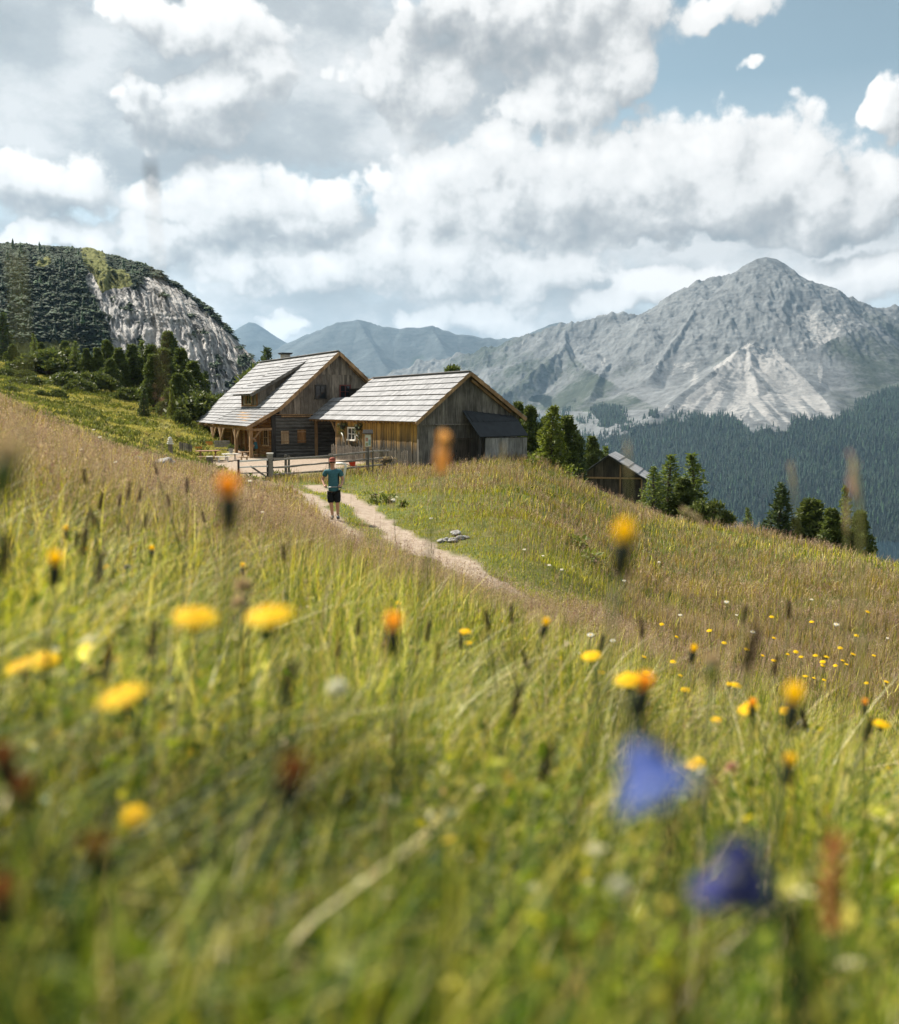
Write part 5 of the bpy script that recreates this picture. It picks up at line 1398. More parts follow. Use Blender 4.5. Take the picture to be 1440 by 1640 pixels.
# stones
def stone(name, px, py, d, r, lab, grp=None, seed=1, flat=.7):
    bm = bmesh.new(); bmesh.ops.create_icosphere(bm, subdivisions=3, radius=1)
    rr = random.Random(seed); ph = [rr.uniform(0, 6) for _ in range(6)]
    for v in bm.verts:
        c = v.co; k = 1 + .22 * math.sin(c.x * 3 + ph[0]) * math.sin(c.y * 3.4 + ph[1]) + .12 * math.sin(c.z * 6 + ph[2] + c.x * 4) + .06 * math.sin(c.x * 11 + c.y * 9 + ph[3])
        v.co = Vector((c.x * 1.25, c.y, c.z * flat)) * k * r
    me = bpy.data.meshes.new(name); bm.to_mesh(me); bm.free(); me.materials.append(m_stone)
    o = bpy.data.objects.new(name, me); COL.objects.link(o)
    p = W(px, py, d); o.location = (p.x, p.y, ground(p.x, p.y) + r * flat * .45 if d > 5 else p.z); o.rotation_euler = (0, 0, rr.uniform(0, 6))
    return tag(o, lab, 'stone', grp)
stone('stone', 262, 740, 35, .30, 'largest pale boulder on the left bank below the striped lamp', 'pale stones on the left bank', 1)
stone('stone', 222, 737, 34, .17, 'smaller pale stone left of the large boulder on the bank', 'pale stones on the left bank', 2)
stone('stone', 205, 729, 36, .16, 'pale stone half buried at the upper end of the bank', 'pale stones on the left bank', 3)
stone('stone', 297, 750, 39, .13, 'little pale stone in the grass right of the large boulder', 'pale stones on the left bank', 4)
for i, (px, py, r) in enumerate([(706, 866, .085), (715, 867, .10), (725, 866, .11), (737, 863, .10), (731, 857, .12), (746, 862, .07)]):
    p = at_base(px, py); o = stone('stone', px, py, p.y, r, ['leftmost stone of the heap beside the track', 'flat grey stone second from the left in the track heap', 'central stone of the heap beside the track', 'right big stone of the heap beside the track', 'dark upper stone on the heap beside the track', 'small outlying stone at the right of the track heap'][i], 'stone heap beside the track', 10 + i)
stone('stone', 628, 805, at_base(628, 805).y, .1, 'lone pale stone on the green bank right of the track', 'stones on the green bank', 21)
stone('stone', 600, 792, at_base(600, 792).y, .09, 'pale stone beside the broad leaved plant near the man', 'stones on the green bank', 22)

# terrace furniture
def table(px, py_top, d, L, w, ang, ztop, lab, mat=m_table, name='picnic_table', bench=True):
    c = W(px, py_top, d); zg = gz(c); z = c.z
    o = empty(name, (c.x, c.y, zg), lab, 'table', 'tables on the terrace')
    ca, sa = math.cos(ang), math.sin(ang); ux, uy = V3(ca, sa, 0), V3(-sa, ca, 0)
    cc = V3(c.x, c.y, z)
    mb = MB()
    for k in range(4):
        f = (k - 1.5) / 4 * w; mb.bar(cc + uy * f - ux * L / 2, cc + uy * f + ux * L / 2, w / 4 - .01, .04)
    mb.build('tabletop', mat, o)
    for s in (-1, 1):
        mb = MB(); b_ = cc + ux * s * (L / 2 - .25)
        mb.bar(V3(*b_.xy, zg) + uy * w * .45, b_ - uy * w * .2 - V3(0, 0, .03), .06, .06); mb.bar(V3(*b_.xy, zg) - uy * w * .45, b_ + uy * w * .2 - V3(0, 0, .03), .06, .06)
        mb.build('leg', mat, o)
    return o
def bench(px, py, d, L, ang, lab, mat=m_bench, back=False):
    c = W(px, py, d); zg = gz(c)
    o = empty('bench', (c.x, c.y, zg), lab, 'bench', 'benches on the terrace')
    ca, sa = math.cos(ang), math.sin(ang); ux, uy = V3(ca, sa, 0), V3(-sa, ca, 0)
    cc = Vector(c); mb = MB()
    for f in (-.08, .08): mb.bar(cc + uy * f - ux * L / 2, cc + uy * f + ux * L / 2, .14, .04)
    mb.build('seat', mat, o)
    for s in (-1, 1):
        mb = MB(); b_ = cc + ux * s * (L / 2 - .2); mb.bar(V3(*b_.xy, zg - .05), b_ - V3(0, 0, .02), .26, .07, up=ux); mb.build('leg', mat, o)
    if back:
        mb = MB()
        for k in range(3): mb.bar(cc + uy * .2 - ux * L / 2 + V3(0, 0, .25 + k * .16), cc + uy * .2 + ux * L / 2 + V3(0, 0, .25 + k * .16), .03, .14)
        mb.build('backrest', mat, o)
    return o
table(333, 722, 65.5, 1.5, .75, .5, .5, 'reddish wooden table at the left front of the terrace')
bench(335, 731, 64.5, 1.5, .5, 'pale bench in front of the reddish terrace table')
table(319, 713.5, 72, .95, .7, .3, .5, 'small brown table beside the plank screen at the terrace end')
table(369, 727, 65.5, 1.1, .6, .5, .5, 'low pale table with a flower pot behind the porch posts', m_white)
bench(357, 731.5, 64.6, 1.0, .5, 'white topped bench between the two footed porch posts', m_white)
bench(391, 732, 64.3, .75, .4, 'honey coloured bench beside the porch corner post')
table(393, 724, 68, .9, .6, TH, .5, 'dark table under the porch beside the seated guest', m_beam)
bench(357, 720, 71, 1.1, .45, 'greyish bench with tall backrest at the inner porch end', m_grey2, True)
def chair(px, py, d, lab, rz):
    c = W(px, py, d); zg = gz(c); o = empty('garden_chair', (c.x, c.y, zg), lab, 'chair', 'orange chairs on the terrace')
    R_ = Matrix.Rotation(rz, 3, 'Z')
    def q(x, y, z): return V3(c.x, c.y, c.z) + R_ @ V3(x, y, z)
    mb = MB(); mb.bar(q(-.24, 0, 0), q(.24, 0, 0), .42, .05, up=(0, 0, 1)); mb.build('seat', m_orange, o)
    mb = MB()
    for z in (.2, .34): mb.bar(q(-.24, .22, z), q(.24, .22, z), .03, .12)
    for x in (-.22, .22): mb.bar(q(x, .2, 0), q(x, .22, .42), .04, .04, up=(0, 1, 0))
    mb.build('backrest', m_orange, o)
    for x in (-.2, .2):
        for y in (-.17, .17):
            mb = MB(); a_ = q(x, y, 0); mb.bar((a_.x, a_.y, zg - .05), a_, .04, .04, up=(0, 1, 0)); mb.build('leg', m_orange, o)
chair(336, 716, 72, 'orange chair with its back to the hillside beside the porch', .4)
chair(316, 724.5, 69, 'orange chair at the near end of the small brown table', -2.4)
# pot on table
c0 = W(370, 726.3, 65.5)
fp = empty('flower_pot', c0, 'dark leafy plant in a pale pot on the low terrace table', 'flower pot')
mb = MB(); mb.lathe(c0 + V3(0, 0, .02), [(.1, 0), (.16, .3), (.17, .33), (.14, .33)], 12); mb.build('pot', m_stone, fp)
pp = r2.normal(0, 1, (70, 3)) * [.1, .1, .07] + [0, 0, .42]; V, Q_ = crown_mesh('x', pp, np.tile([0, 0, 1.], (70, 1)), .1, None, r2); np_mesh('leaves', V, Q_, m_dwarf, parent=fp)
# plank screen, far pickets
def paling_run(name, a, b, h0, h1, w, mat, lab, cat, grp=None, gap=0.):
    a, b = Vector(a), Vector(b); o = empty(name, (a + b) / 2, lab, cat, grp); L = (b - a).length; n = int(L / w); dirv = (b - a).normalized()
    mb = MB()
    for i in range(n):
        q = a.lerp(b, (i + .5) / n); z = gz(q)
        m2 = mb if not gap else MB()
        m2.bar((q.x, q.y, z - .1), (q.x, q.y, z + random.uniform(h0, h1)), w * (1 - gap) - .006, .03, up=(-dirv.y, dirv.x, 0))
        if gap: m2.build('paling', mat, o)
    if not gap: mb.build('planks', mat, o)
    mb = MB(); mb.bar(a + V3(0, .04, gz(a) - a.z + h0 * .7), b + V3(0, .04, gz(b) - b.z + h0 * .7), .04, .08); mb.build('rail', m_grey, o)
pa, pb = W(287, 724, 66), W(308, 726, 66.5)
paling_run('plank_screen', pa, pb, (seen_h(pa, 708) - gz(pa)), (seen_h(pa, 707) - gz(pa)), .13, m_grey, 'grey upright plank screen at the left end of the terrace', 'fence')
pa, pb = W(300, 716, 80), W(343, 716, 80)
paling_run('picket_fence', pa, pb, (seen_h(pa, 708) - gz(pa)), (seen_h(pa, 705) - gz(pa)), .2, m_dark, 'dark picket fence behind the terrace below the bright hillside', 'fence', None, .45)
# striped lamp
b = W(273, 724, 60); zg = gz(b); b = V3(b.x, b.y, zg)
lamp = empty('garden_lamp', b, 'white ribbed lamp hood on a dark post above the left bank', 'lamp')
zt = seen_h(b, 711.5)
mb = MB(); mb.tube([b - V3(0, 0, .1), (b.x, b.y, zt)], .14, 10); mb.build('post', m_grey, lamp)
mb = MB()
for k in range(4): mb.lathe((b.x, b.y, zt + k * .11), [(.2 - k * .03, 0), (.21 - k * .03, .03), (.19 - k * .035, .075), (.15 - k * .03, .078)], 14)
mb.lathe((b.x, b.y, zt), [(.12, 0), (.08, .38), (.03, .46)], 10)
mb.build('hood', m_white, lamp, smooth=False)
# small dark lantern/box at barn corner
b = at_base(686, 750); mb = MB()
mb.wbox((b.x, b.y, b.z), .55, .35, .14, .3); mb.wbox((b.x, b.y, b.z + .14), .48, .3, .09, .3)
o = mb.build('boot_tray', m_black); tag(o, 'low dark tray on the ground at the barn corner', 'tray')

# ================================================================== people
def skin_body(name, nodes, edges, mat, parent, sub=2, root=None):
    """continuous surface grown from a skeleton; nodes: name -> (x,y,z,r) or (x,y,z,rx,ry)"""
    keys = list(nodes); me = bpy.data.meshes.new(name + '_skeleton')
    me.from_pydata([nodes[k][:3] for k in keys], [(keys.index(a), keys.index(b)) for a, b in edges], [])
    o = bpy.data.objects.new(name + '_skeleton', me); COL.objects.link(o)
    sm = o.modifiers.new('skin', 'SKIN'); sm.use_smooth_shade = True; sm.branch_smoothing = .6
    ss = o.modifiers.new('sub', 'SUBSURF'); ss.levels = sub; ss.render_levels = sub
    sv = me.skin_vertices[0].data
    for i, k in enumerate(keys):
        n = nodes[k]; sv[i].radius = (n[3], n[4] if len(n) > 4 else n[3]); sv[i].use_root = (k == (root or keys[0]))
    dg = bpy.context.evaluated_depsgraph_get(); dg.update()
    nm = bpy.data.meshes.new_from_object(o.evaluated_get(dg)); nm.name = name
    bpy.data.objects.remove(o); bpy.data.meshes.remove(me)
    nm.materials.clear(); nm.materials.append(mat)
    nm.polygons.foreach_set('use_smooth', [True] * len(nm.polygons))
    r = bpy.data.objects.new(name, nm); COL.objects.link(r); r.parent = parent
    return r
m_skin = simple('skin', (.50, .27, .18), .55, .35, .05)
m_teal = simple('teal_fabric', (.05, .145, .175), .85, .15, .2, 18)
m_blackc = simple('black_fabric', (.012, .014, .016), .85, .15, .2, 18)
m_cap = simple('red_cap_fabric', (.30, .085, .055), .8, .2, .1, 20)
m_shoe = simple('dark_shoe', (.025, .03, .035), .6, .3, .2, 20)
m_sock = simple('pale_sock', (.45, .45, .44), .9, .1, .1)
m_hair = simple('dark_hair', (.025, .018, .012), .6, .3, .2, 30)
mf = at_base(534, 832)
man = empty('person', mf, 'man in teal t-shirt, black shorts and red cap walking along the track', 'person')
N = {'pel': (.02, 0, .93, .075), 'w': (.015, .0, 1.06, .095), 'ch': (.01, 0, 1.27, .10), 'sh': (.005, .01, 1.42, .075), 'nk': (.0, .0, 1.50, .058), 'nk2': (-.003, -.015, 1.555, .056), 'hd': (-.005, -.02, 1.63, .076, .09), 'hd2': (-.005, -.015, 1.715, .074, .088),
     'sl': (-.185, .015, 1.405, .062), 'el': (-.31, .05, 1.15, .043), 'wl': (-.225, -.15, .985, .03), 'sr': (.195, .015, 1.405, .062), 'er': (.285, .06, 1.15, .043), 'wr': (.245, -.14, .985, .03),
     'hl': (-.075, 0, .87, .095), 'kl': (-.055, -.05, .49, .058), 'cl': (-.045, .0, .33, .056), 'al': (-.03, .06, .09, .036), 'tl': (-.03, -.07, .04, .036, .03),
     'hr': (.115, 0, .87, .095), 'kr': (.125, -.01, .50, .058), 'cr': (.125, .04, .34, .056), 'ar': (.125, .06, .10, .036), 'tr': (.15, -.07, .045, .036, .03)}
E_ = [('pel', 'w'), ('w', 'ch'), ('ch', 'sh'), ('sh', 'nk'), ('nk', 'nk2'), ('nk2', 'hd'), ('hd', 'hd2'), ('sh', 'sl'), ('sl', 'el'), ('el', 'wl'), ('sh', 'sr'), ('sr', 'er'), ('er', 'wr'),
      ('pel', 'hl'), ('hl', 'kl'), ('kl', 'cl'), ('cl', 'al'), ('al', 'tl'), ('pel', 'hr'), ('hr', 'kr'), ('kr', 'cr'), ('cr', 'ar'), ('ar', 'tr')]
for s, w, dirx in (('l', 'wl', 1), ('r', 'wr', -1)):
    wx_, wy_, wz_, _ = N[w]
    N['p' + s] = (wx_ + .02 * dirx, wy_ - .05, wz_ - .012, .026, .034); E_.append((w, 'p' + s))
    for i in range(4):
        bx, by, bz_ = wx_ + .03 * dirx, wy_ - .09, wz_ + .022 - .02 * i
        L = [.9, 1.05, 1., .8][i]
        N[f'f{s}{i}a'] = (bx, by, bz_, .0095); N[f'f{s}{i}b'] = (bx + .035 * dirx * L, by - .012, bz_ - .006, .009); N[f'f{s}{i}c'] = (bx + .045 * dirx * L, by + .022, bz_ - .010, .008)
        E_ += [('p' + s, f'f{s}{i}a'), (f'f{s}{i}a', f'f{s}{i}b'), (f'f{s}{i}b', f'f{s}{i}c')]
    N[f't{s}a'] = (wx_ + .035 * dirx, wy_ - .03, wz_ + .03, .011); N[f't{s}b'] = (wx_ + .06 * dirx, wy_ - .055, wz_ + .035, .009)
    E_ += [('p' + s, f't{s}a'), (f't{s}a', f't{s}b')]
body = skin_body('body', N, E_, m_skin, man, 2)
# face details joined on the head as its own mesh parts
mb = MB(); hx_, hy_, hz_ = mf.x - .005, mf.y - .1, mf.z + 1.655
mb.hexa([V3(hx_ - .014, hy_ - .004, hz_ - .035), V3(hx_ + .014, hy_ - .004, hz_ - .035), V3(hx_ + .012, hy_ + .02, hz_ - .035), V3(hx_ - .012, hy_ + .02, hz_ - .035), V3(hx_ - .006, hy_ + .004, hz_ + .02), V3(hx_ + .006, hy_ + .004, hz_ + .02), V3(hx_ + .006, hy_ + .02, hz_ + .02), V3(hx_ - .006, hy_ + .02, hz_ + .02)])
mb.build('nose', m_skin, man)
mb = MB(); mb.tube([(hx_ - .025, hy_ + .012, hz_ - .06), (hx_, hy_ + .004, hz_ - .062), (hx_ + .025, hy_ + .012, hz_ - .06)], .006, 6); mb.build('mouth', simple('lip', (.35, .13, .1), .5), man)
for s in (-1, 1):
    mb = MB(); mb.lathe((hx_ + s * .083, hy_ + .09, hz_ - .03), [(.008, 0), (.018, .02), (.02, .04), (.008, .06)], 8); mb.build('ear', m_skin, man)
mb = MB()
for s in (-1, 1): mb.bar((hx_ + s * .008, hy_ - .004, hz_ + .012), (hx_ + s * .068, hy_ + .012, hz_ + .014), .02, .046)
for s in (-1, 1): mb.bar((hx_ + s * .07, hy_ + .012, hz_ + .018), (hx_ + s * .082, hy_ + .1, hz_ + .018), .008, .012)
mb.build('sunglasses', m_black, man)
mb = MB(); mb.lathe((hx_, hy_ + .085, hz_ + .035), [(.092, 0), (.095, .03), (.088, .075), (.06, .105), (.02, .115)], 18)
mb.hexa([V3(hx_ - .07, hy_ - .075, hz_ + .035), V3(hx_ + .07, hy_ - .075, hz_ + .035), V3(hx_ + .085, hy_ + .04, hz_ + .04), V3(hx_ - .085, hy_ + .04, hz_ + .04), V3(hx_ - .07, hy_ - .075, hz_ + .045), V3(hx_ + .07, hy_ - .075, hz_ + .045), V3(hx_ + .085, hy_ + .04, hz_ + .058), V3(hx_ - .085, hy_ + .04, hz_ + .058)])
mb.build('cap', m_cap, man, smooth=False)
S = {'b0': (.015, 0, .80, .17), 'b': (.015, 0, .88, .165, .165), 'w': (.015, 0, 1.04, .158, .158), 'ch': (.01, 0, 1.26, .165, .165), 'sh': (.005, .01, 1.425, .135, .095), 'nk': (0, 0, 1.475, .075),
     'sl': (-.19, .015, 1.41, .085), 'sl2': (-.262, .035, 1.24, .085), 'sr': (.2, .015, 1.41, .085), 'sr2': (.255, .04, 1.24, .085)}
skin_body('t_shirt', S, [('b0', 'b'), ('b', 'w'), ('w', 'ch'), ('ch', 'sh'), ('sh', 'nk'), ('sh', 'sl'), ('sl', 'sl2'), ('sh', 'sr'), ('sr', 'sr2')], m_teal, man, 2)
S = {'p': (.02, 0, .92, .14), 'hl': (-.07, 0, .78, .12), 'kl': (-.06, -.035, .46, .105), 'hr': (.115, 0, .78, .12), 'kr': (.125, -.005, .47, .105)}
skin_body('shorts', S, [('p', 'hl'), ('hl', 'kl'), ('p', 'hr'), ('hr', 'kr')], m_blackc, man, 2)
for s, a, t in (('l', 'al', 'tl'), ('r', 'ar', 'tr')):
    A_, T_ = N[a], N[t]
    skin_body('sock', {'a': (A_[0], A_[1], .12, .048), 'b': (A_[0], A_[1] - .005, .19, .05)}, [('a', 'b')], m_sock, man, 1)
    skin_body('shoe', {'h': (A_[0], A_[1] + .02, .05, .05, .05), 'a': (A_[0], A_[1] - .02, .08, .052), 'm': (T_[0], T_[1] - .0, .048, .05, .045), 't': (T_[0] + .005, T_[1] - .09, .038, .046, .034)}, [('h', 'a'), ('a', 'm'), ('m', 't')], m_shoe, man, 2)
# pole in his hands, pack on his back
mb = MB(); b = mf
mb.tube([b + V3(-.205, -.245, .955), b + V3(.05, -.26, .965), b + V3(.2, -.245, .97), b + V3(.36, -.2, .90)], [.011, .011, .012, .010], 8)
st_ = mb.build('walking_pole', m_metal, smooth=True); tag(st_, 'silver walking pole held across the waist of the walking man', 'pole')
mb = MB(); mb.tube([b + V3(.16, -.248, .968), b + V3(.27, -.225, .94)], .017, 8); mb.build('grip', m_black, st_)
mb = MB()
bk = [(b.x - .15, b.y + .12), (b.x + .17, b.y + .12), (b.x + .15, b.y + .30), (b.x - .13, b.y + .30)]
mb.hexa([V3(x, y, b.z + 1.02) for x, y in bk] + [V3(x, y, b.z + 1.44) for x, y in bk])
bp_ = mb.build('backpack', m_blackc); tag(bp_, 'dark backpack on the back of the walking man', 'backpack')
# seated guest under the porch
c = W(411, 727, 67.5); zg = gz(c); gs_ = empty('person', (c.x, c.y, zg), 'dark haired guest in teal shirt sitting under the porch roof', 'person')
sz = .47
N2 = {'pel': (0, 0, sz + .09, .14, .11), 'w': (-.02, 0, sz + .24, .13, .10), 'ch': (-.05, 0, sz + .44, .145, .11), 'sh': (-.07, 0, sz + .57, .11, .085), 'nk': (-.08, 0, sz + .66, .055), 'hd': (-.10, 0, sz + .76, .085, .075), 'hd2': (-.10, 0, sz + .84, .082, .074),
      'sl': (-.07, -.19, sz + .54, .058), 'el': (-.14, -.24, sz + .28, .043), 'wl': (-.36, -.17, sz + .29, .032), 'sr': (-.07, .19, sz + .54, .058), 'er': (-.14, .24, sz + .28, .043), 'wr': (-.36, .17, sz + .29, .032),
      'kl': (-.42, -.11, sz + .08, .062), 'al': (-.40, -.11, .09, .042), 'tl': (-.52, -.11, .045, .04, .03), 'kr': (-.42, .11, sz + .08, .062), 'ar': (-.40, .11, .09, .042), 'tr': (-.52, .11, .045, .04, .03)}
E2 = [('pel', 'w'), ('w', 'ch'), ('ch', 'sh'), ('sh', 'nk'), ('nk', 'hd'), ('hd', 'hd2'), ('sh', 'sl'), ('sl', 'el'), ('el', 'wl'), ('sh', 'sr'), ('sr', 'er'), ('er', 'wr'), ('pel', 'kl'), ('kl', 'al'), ('al', 'tl'), ('pel', 'kr'), ('kr', 'ar'), ('ar', 'tr')]
for s, w in (('l', 'wl'), ('r', 'wr')):
    x, y, z, _ = N2[w]; N2['p' + s] = (x - .06, y, z - .01, .034, .02); E2.append((w, 'p' + s))
    for i in range(4):
        N2[f'f{s}{i}'] = (x - .10, y - .03 + .02 * i, z - .012, .0095); N2[f'g{s}{i}'] = (x - .15, y - .03 + .021 * i, z - .028, .008); E2 += [('p' + s, f'f{s}{i}'), (f'f{s}{i}', f'g{s}{i}')]
    N2['t' + s] = (x - .07, y + (.045 if s == 'l' else -.045), z, .01); E2.append(('p' + s, 't' + s))
skin_body('body', N2, E2, m_skin, gs_, 2)
skin_body('shirt', {'b': (0, 0, sz + .08, .165, .14), 'ch': (-.05, 0, sz + .42, .172, .14), 'sh': (-.07, 0, sz + .57, .13, .1), 'sl': (-.07, -.195, sz + .545, .08), 'sl2': (-.11, -.235, sz + .38, .075), 'sr': (-.07, .195, sz + .545, .08), 'sr2': (-.11, .235, sz + .38, .075)}, [('b', 'ch'), ('ch', 'sh'), ('sh', 'sl'), ('sl', 'sl2'), ('sh', 'sr'), ('sr', 'sr2')], m_teal, gs_, 2)
skin_body('trousers', {'p': (0, 0, sz + .08, .155, .12), 'kl': (-.42, -.11, sz + .08, .082), 'al': (-.40, -.11, .12, .062), 'kr': (-.42, .11, sz + .08, .082), 'ar': (-.40, .11, .12, .062)}, [('p', 'kl'), ('kl', 'al'), ('p', 'kr'), ('kr', 'ar')], m_blackc, gs_, 2)
skin_body('hair', {'a': (-.075, 0, sz + .86, .095, .088), 'b': (-.05, 0, sz + .76, .07, .075)}, [('a', 'b')], m_hair, gs_, 2)
wl_ = V3(c.x, c.y, zg)
bench_o = bench(411.5, 727.6, 67.55, 1.0, math.pi / 2, 'dark bench carrying the seated guest under the porch', m_beam)
# ================================================================== flowers
# ---------------------------------------------------------------- flowers (each plant its own object)
m_stem = simple('flower_stem', (.085, .11, .028), .6, .3, .2, 30)
m_calyx = simple('dark_calyx', (.022, .028, .02), .8, .2, .3, 60)
m_yel = leafy('yellow_petal', (.95, .64, .0), (.97, .72, .01), .5, .7, .08, tcol=1.25)
m_ora = leafy('orange_petal', (.88, .40, .03), (.92, .50, .05), .5, .7, .12, tcol=1.3)
m_rust = leafy('rust_flower', (.26, .09, .035), (.34, .15, .06), .2, .7, .25)
m_whit = leafy('white_petal', (.72, .72, .68), (.80, .78, .72), .3, .6, .1)
m_pink = leafy('pink_petal', (.62, .36, .34), (.70, .46, .42), .3, .6, .15)
m_beige = leafy('faded_flower', (.50, .38, .26), (.62, .48, .36), .3, .7, .15)
m_blue = leafy('blue_petal', (.045, .085, .36), (.10, .16, .50), .32, .45, .2)
m_blue_shade = leafy('shaded_blue_petal', (.022, .025, .14), (.04, .05, .24), .2, .5, .2)  # same petal blue, darkened to stand for its backlit shade
m_spike = leafy('dark_spike', (.035, .022, .022), (.075, .045, .042), .05, .8, .3)
m_sor = leafy('sorrel_seed', (.42, .17, .06), (.56, .27, .11), .3, .7, .3)
m_tall = leafy('tall_stalk', (.34, .36, .16), (.44, .42, .24), .45, .6, .2)

def quadmesh(name, V, mat, parent):
    V = np.asarray(V).reshape(-1, 3); return np_mesh(name, V, np.arange(len(V)).reshape(-1, 4), mat, parent=parent)
def stem_part(root, pts, r=.0016, n=6):
    mb = MB(); k = len(pts); mb.tube(pts, [r * (1.15 - .3 * i / (k - 1)) for i in range(k)], n); return mb.build('stem', m_stem, root, smooth=True)
def petals(n, r0, r1, w, z0, z1, drop, r_):
    V = []
    for i in range(n):
        a = 2 * math.pi * (i + r_.uniform(-.3, .3)) / n; L = r1 * r_.uniform(.85, 1.08); ca, sa = math.cos(a), math.sin(a); ww = w * r_.uniform(.8, 1.2)
        mid = (r0 + L) / 2; zm = (z0 + z1) / 2 + .0015; ze = z1 - drop * r_.uniform(.3, 1.3)
        f = lambda r, y, z: (ca * r - sa * y, sa * r + ca * y, z)
        V += [f(r0, -ww * .25, z0), f(r0, ww * .25, z0), f(mid, ww * .5, zm), f(mid, -ww * .5, zm), f(mid, -ww * .5, zm), f(mid, ww * .5, zm), f(L, ww * .42, ze), f(L, -ww * .42, ze)]
    return np.array(V)
SH = .40
def hawkbit(seed, open_=1.0):
    r_ = np.random.default_rng(seed); root = empty('hawkbit', (0, 0, 0), '', 'flower')
    stem_part(root, [(.03, 0, -SH), (.018, .004, -SH * .6), (.006, .002, -SH * .25), (0, 0, -.009)])
    mb = MB(); mb.lathe((0, 0, 0), [(.0022, -.014), (.0052, -.010), (.0058, -.003), (.0045, .0005)], 10); mb.build('calyx', m_calyx, root, smooth=True)
    V = np.concatenate([petals(24, .002, .0170, .0046, .0008, .0012, .0012, r_), petals(20, .0015, .0130, .0042, .0012, .0022, .0005, r_), petals(16, .001, .008, .0034, .0016, .0032, 0, r_), petals(9, .0004, .0042, .0026, .002, .0040, 0, r_)])
    quadmesh('flower_head', V, m_yel, root); return root
def hawkbud(seed, mat, mcal=None, name='hawkbit_bud', L=1.0):
    r_ = np.random.default_rng(seed); root = empty(name, (0, 0, 0), '', 'flower')
    stem_part(root, [(-.02, 0, -SH), (-.012, .003, -SH * .6), (-.004, 0, -SH * .25), (0, 0, -.014 * L)])
    mb = MB(); mb.lathe((0, 0, 0), [(.0018, -.019 * L), (.0042, -.015 * L), (.0054, -.007 * L), (.0050, .0), (.0042, .002)], 12); mb.build('calyx', mcal or m_calyx, root, smooth=True)
    V = []
    for i in range(46):
        a = r_.uniform(0, 6.28); q = math.sqrt(r_.uniform(0, 1)); ca, sa = math.cos(a), math.sin(a); r0 = .0034 * q; r1 = .0056 * q + .0008; z1 = .0125 * (1.1 - .35 * q * q) * r_.uniform(.8, 1.1) * (.5 + .5 * L)
        f = lambda r, y, z: (ca * r - sa * y, sa * r + ca * y, z)
        V += [f(r0, -.0009, -.001), f(r0, .0009, -.001), f(r1, .0014, z1), f(r1, -.0014, z1)]
    quadmesh('petal_tuft', V, mat, root); return root
def clover(seed, mat, name='clover', R_=.011):
    r_ = np.random.default_rng(seed); root = empty(name, (0, 0, 0), '', 'flower')
    stem_part(root, [(.015, 0, -SH), (.01, .003, -SH * .6), (.003, 0, -SH * .2), (0, 0, -.006)])
    V = []
    for i in range(90):
        d = r_.normal(0, 1, 3); d /= np.linalg.norm(d)
        if d[2] < -.45: d[2] *= -1
        p = np.cross(d, r_.normal(0, 1, 3)); p /= np.linalg.norm(p); L = R_ * r_.uniform(.85, 1.1)
        a = d * R_ * .25; b = d * L; b[2] += .001
        V += [a - p * .0009, a + p * .0009, b + p * .0021, b - p * .0021]
    quadmesh('flower_head', V, mat, root); return root
def spike(seed):
    r_ = np.random.default_rng(seed); root = empty('flower_spike', (0, 0, 0), '', 'flower')
    stem_part(root, [(.03, 0, -SH), (.015, .004, -SH * .6), (.004, 0, -SH * .2), (0, 0, -.005)], .0014)
    V = []
    for i in range(120):
        z = r_.uniform(0, .034); a = r_.uniform(0, 6.28); rr = .0048 * math.sqrt(max(.08, 1 - (z / .036) ** 2 * .8)); ca, sa = math.cos(a), math.sin(a)
        f = lambda r, y, zz: (ca * r - sa * y, sa * r + ca * y, zz)
        V += [f(.001, -.001, z - .002), f(.001, .001, z - .002), f(rr, .0012, z + .003), f(rr, -.0012, z + .003)]
    quadmesh('flower_head', V, m_spike, root); return root
def daisy(seed):
    r_ = np.random.default_rng(seed); root = empty('daisy', (0, 0, 0), '', 'flower')
    stem_part(root, [(.015, 0, -SH), (.008, .003, -SH * .5), (0, 0, -.001)])
    quadmesh('petals', petals(18, .004, .017, .0048, .001, .002, .003, r_), m_whit, root)
    mb = MB(); mb.lathe((0, 0, 0), [(.0055, 0), (.005, .002), (.0025, .0035)], 10); mb.build('disc', m_yel, root, smooth=True); return root
m_fade = leafy('pale_orange_petal', (.72, .40, .14), (.78, .50, .24), .5, .7, .1)
PF = {'fade': [hawkbud(13, m_fade, m_fade, 'orange_hawkweed', 1.1)], 'open': [hawkbit(1), hawkbit(2)], 'bud': [hawkbud(3, m_yel)], 'obud': [hawkbud(4, m_ora)], 'rust': [hawkbud(5, m_rust, None, 'faded_hawkweed', .7)], 'beige': [hawkbud(6, m_beige, m_stem, 'faded_flower', .8)],
      'white': [clover(7, m_whit)], 'pink': [clover(8, m_pink, 'pink_clover')], 'spike': [spike(9)], 'daisy': [daisy(10)], 'seed': [clover(12, m_beige, 'seed_head', .010)]}
fused = {}; CULL = [(1030, 1240, 150, .3), (1190, 1400, 130, .29), (1335, 1420, 60, .5)]
WID = {'fade': .0095, 'open': .033, 'bud': .0135, 'obud': .0125, 'rust': .0135, 'beige': .0125, 'white': .023, 'pink': .023, 'spike': .0098, 'daisy': .034, 'seed': .021}
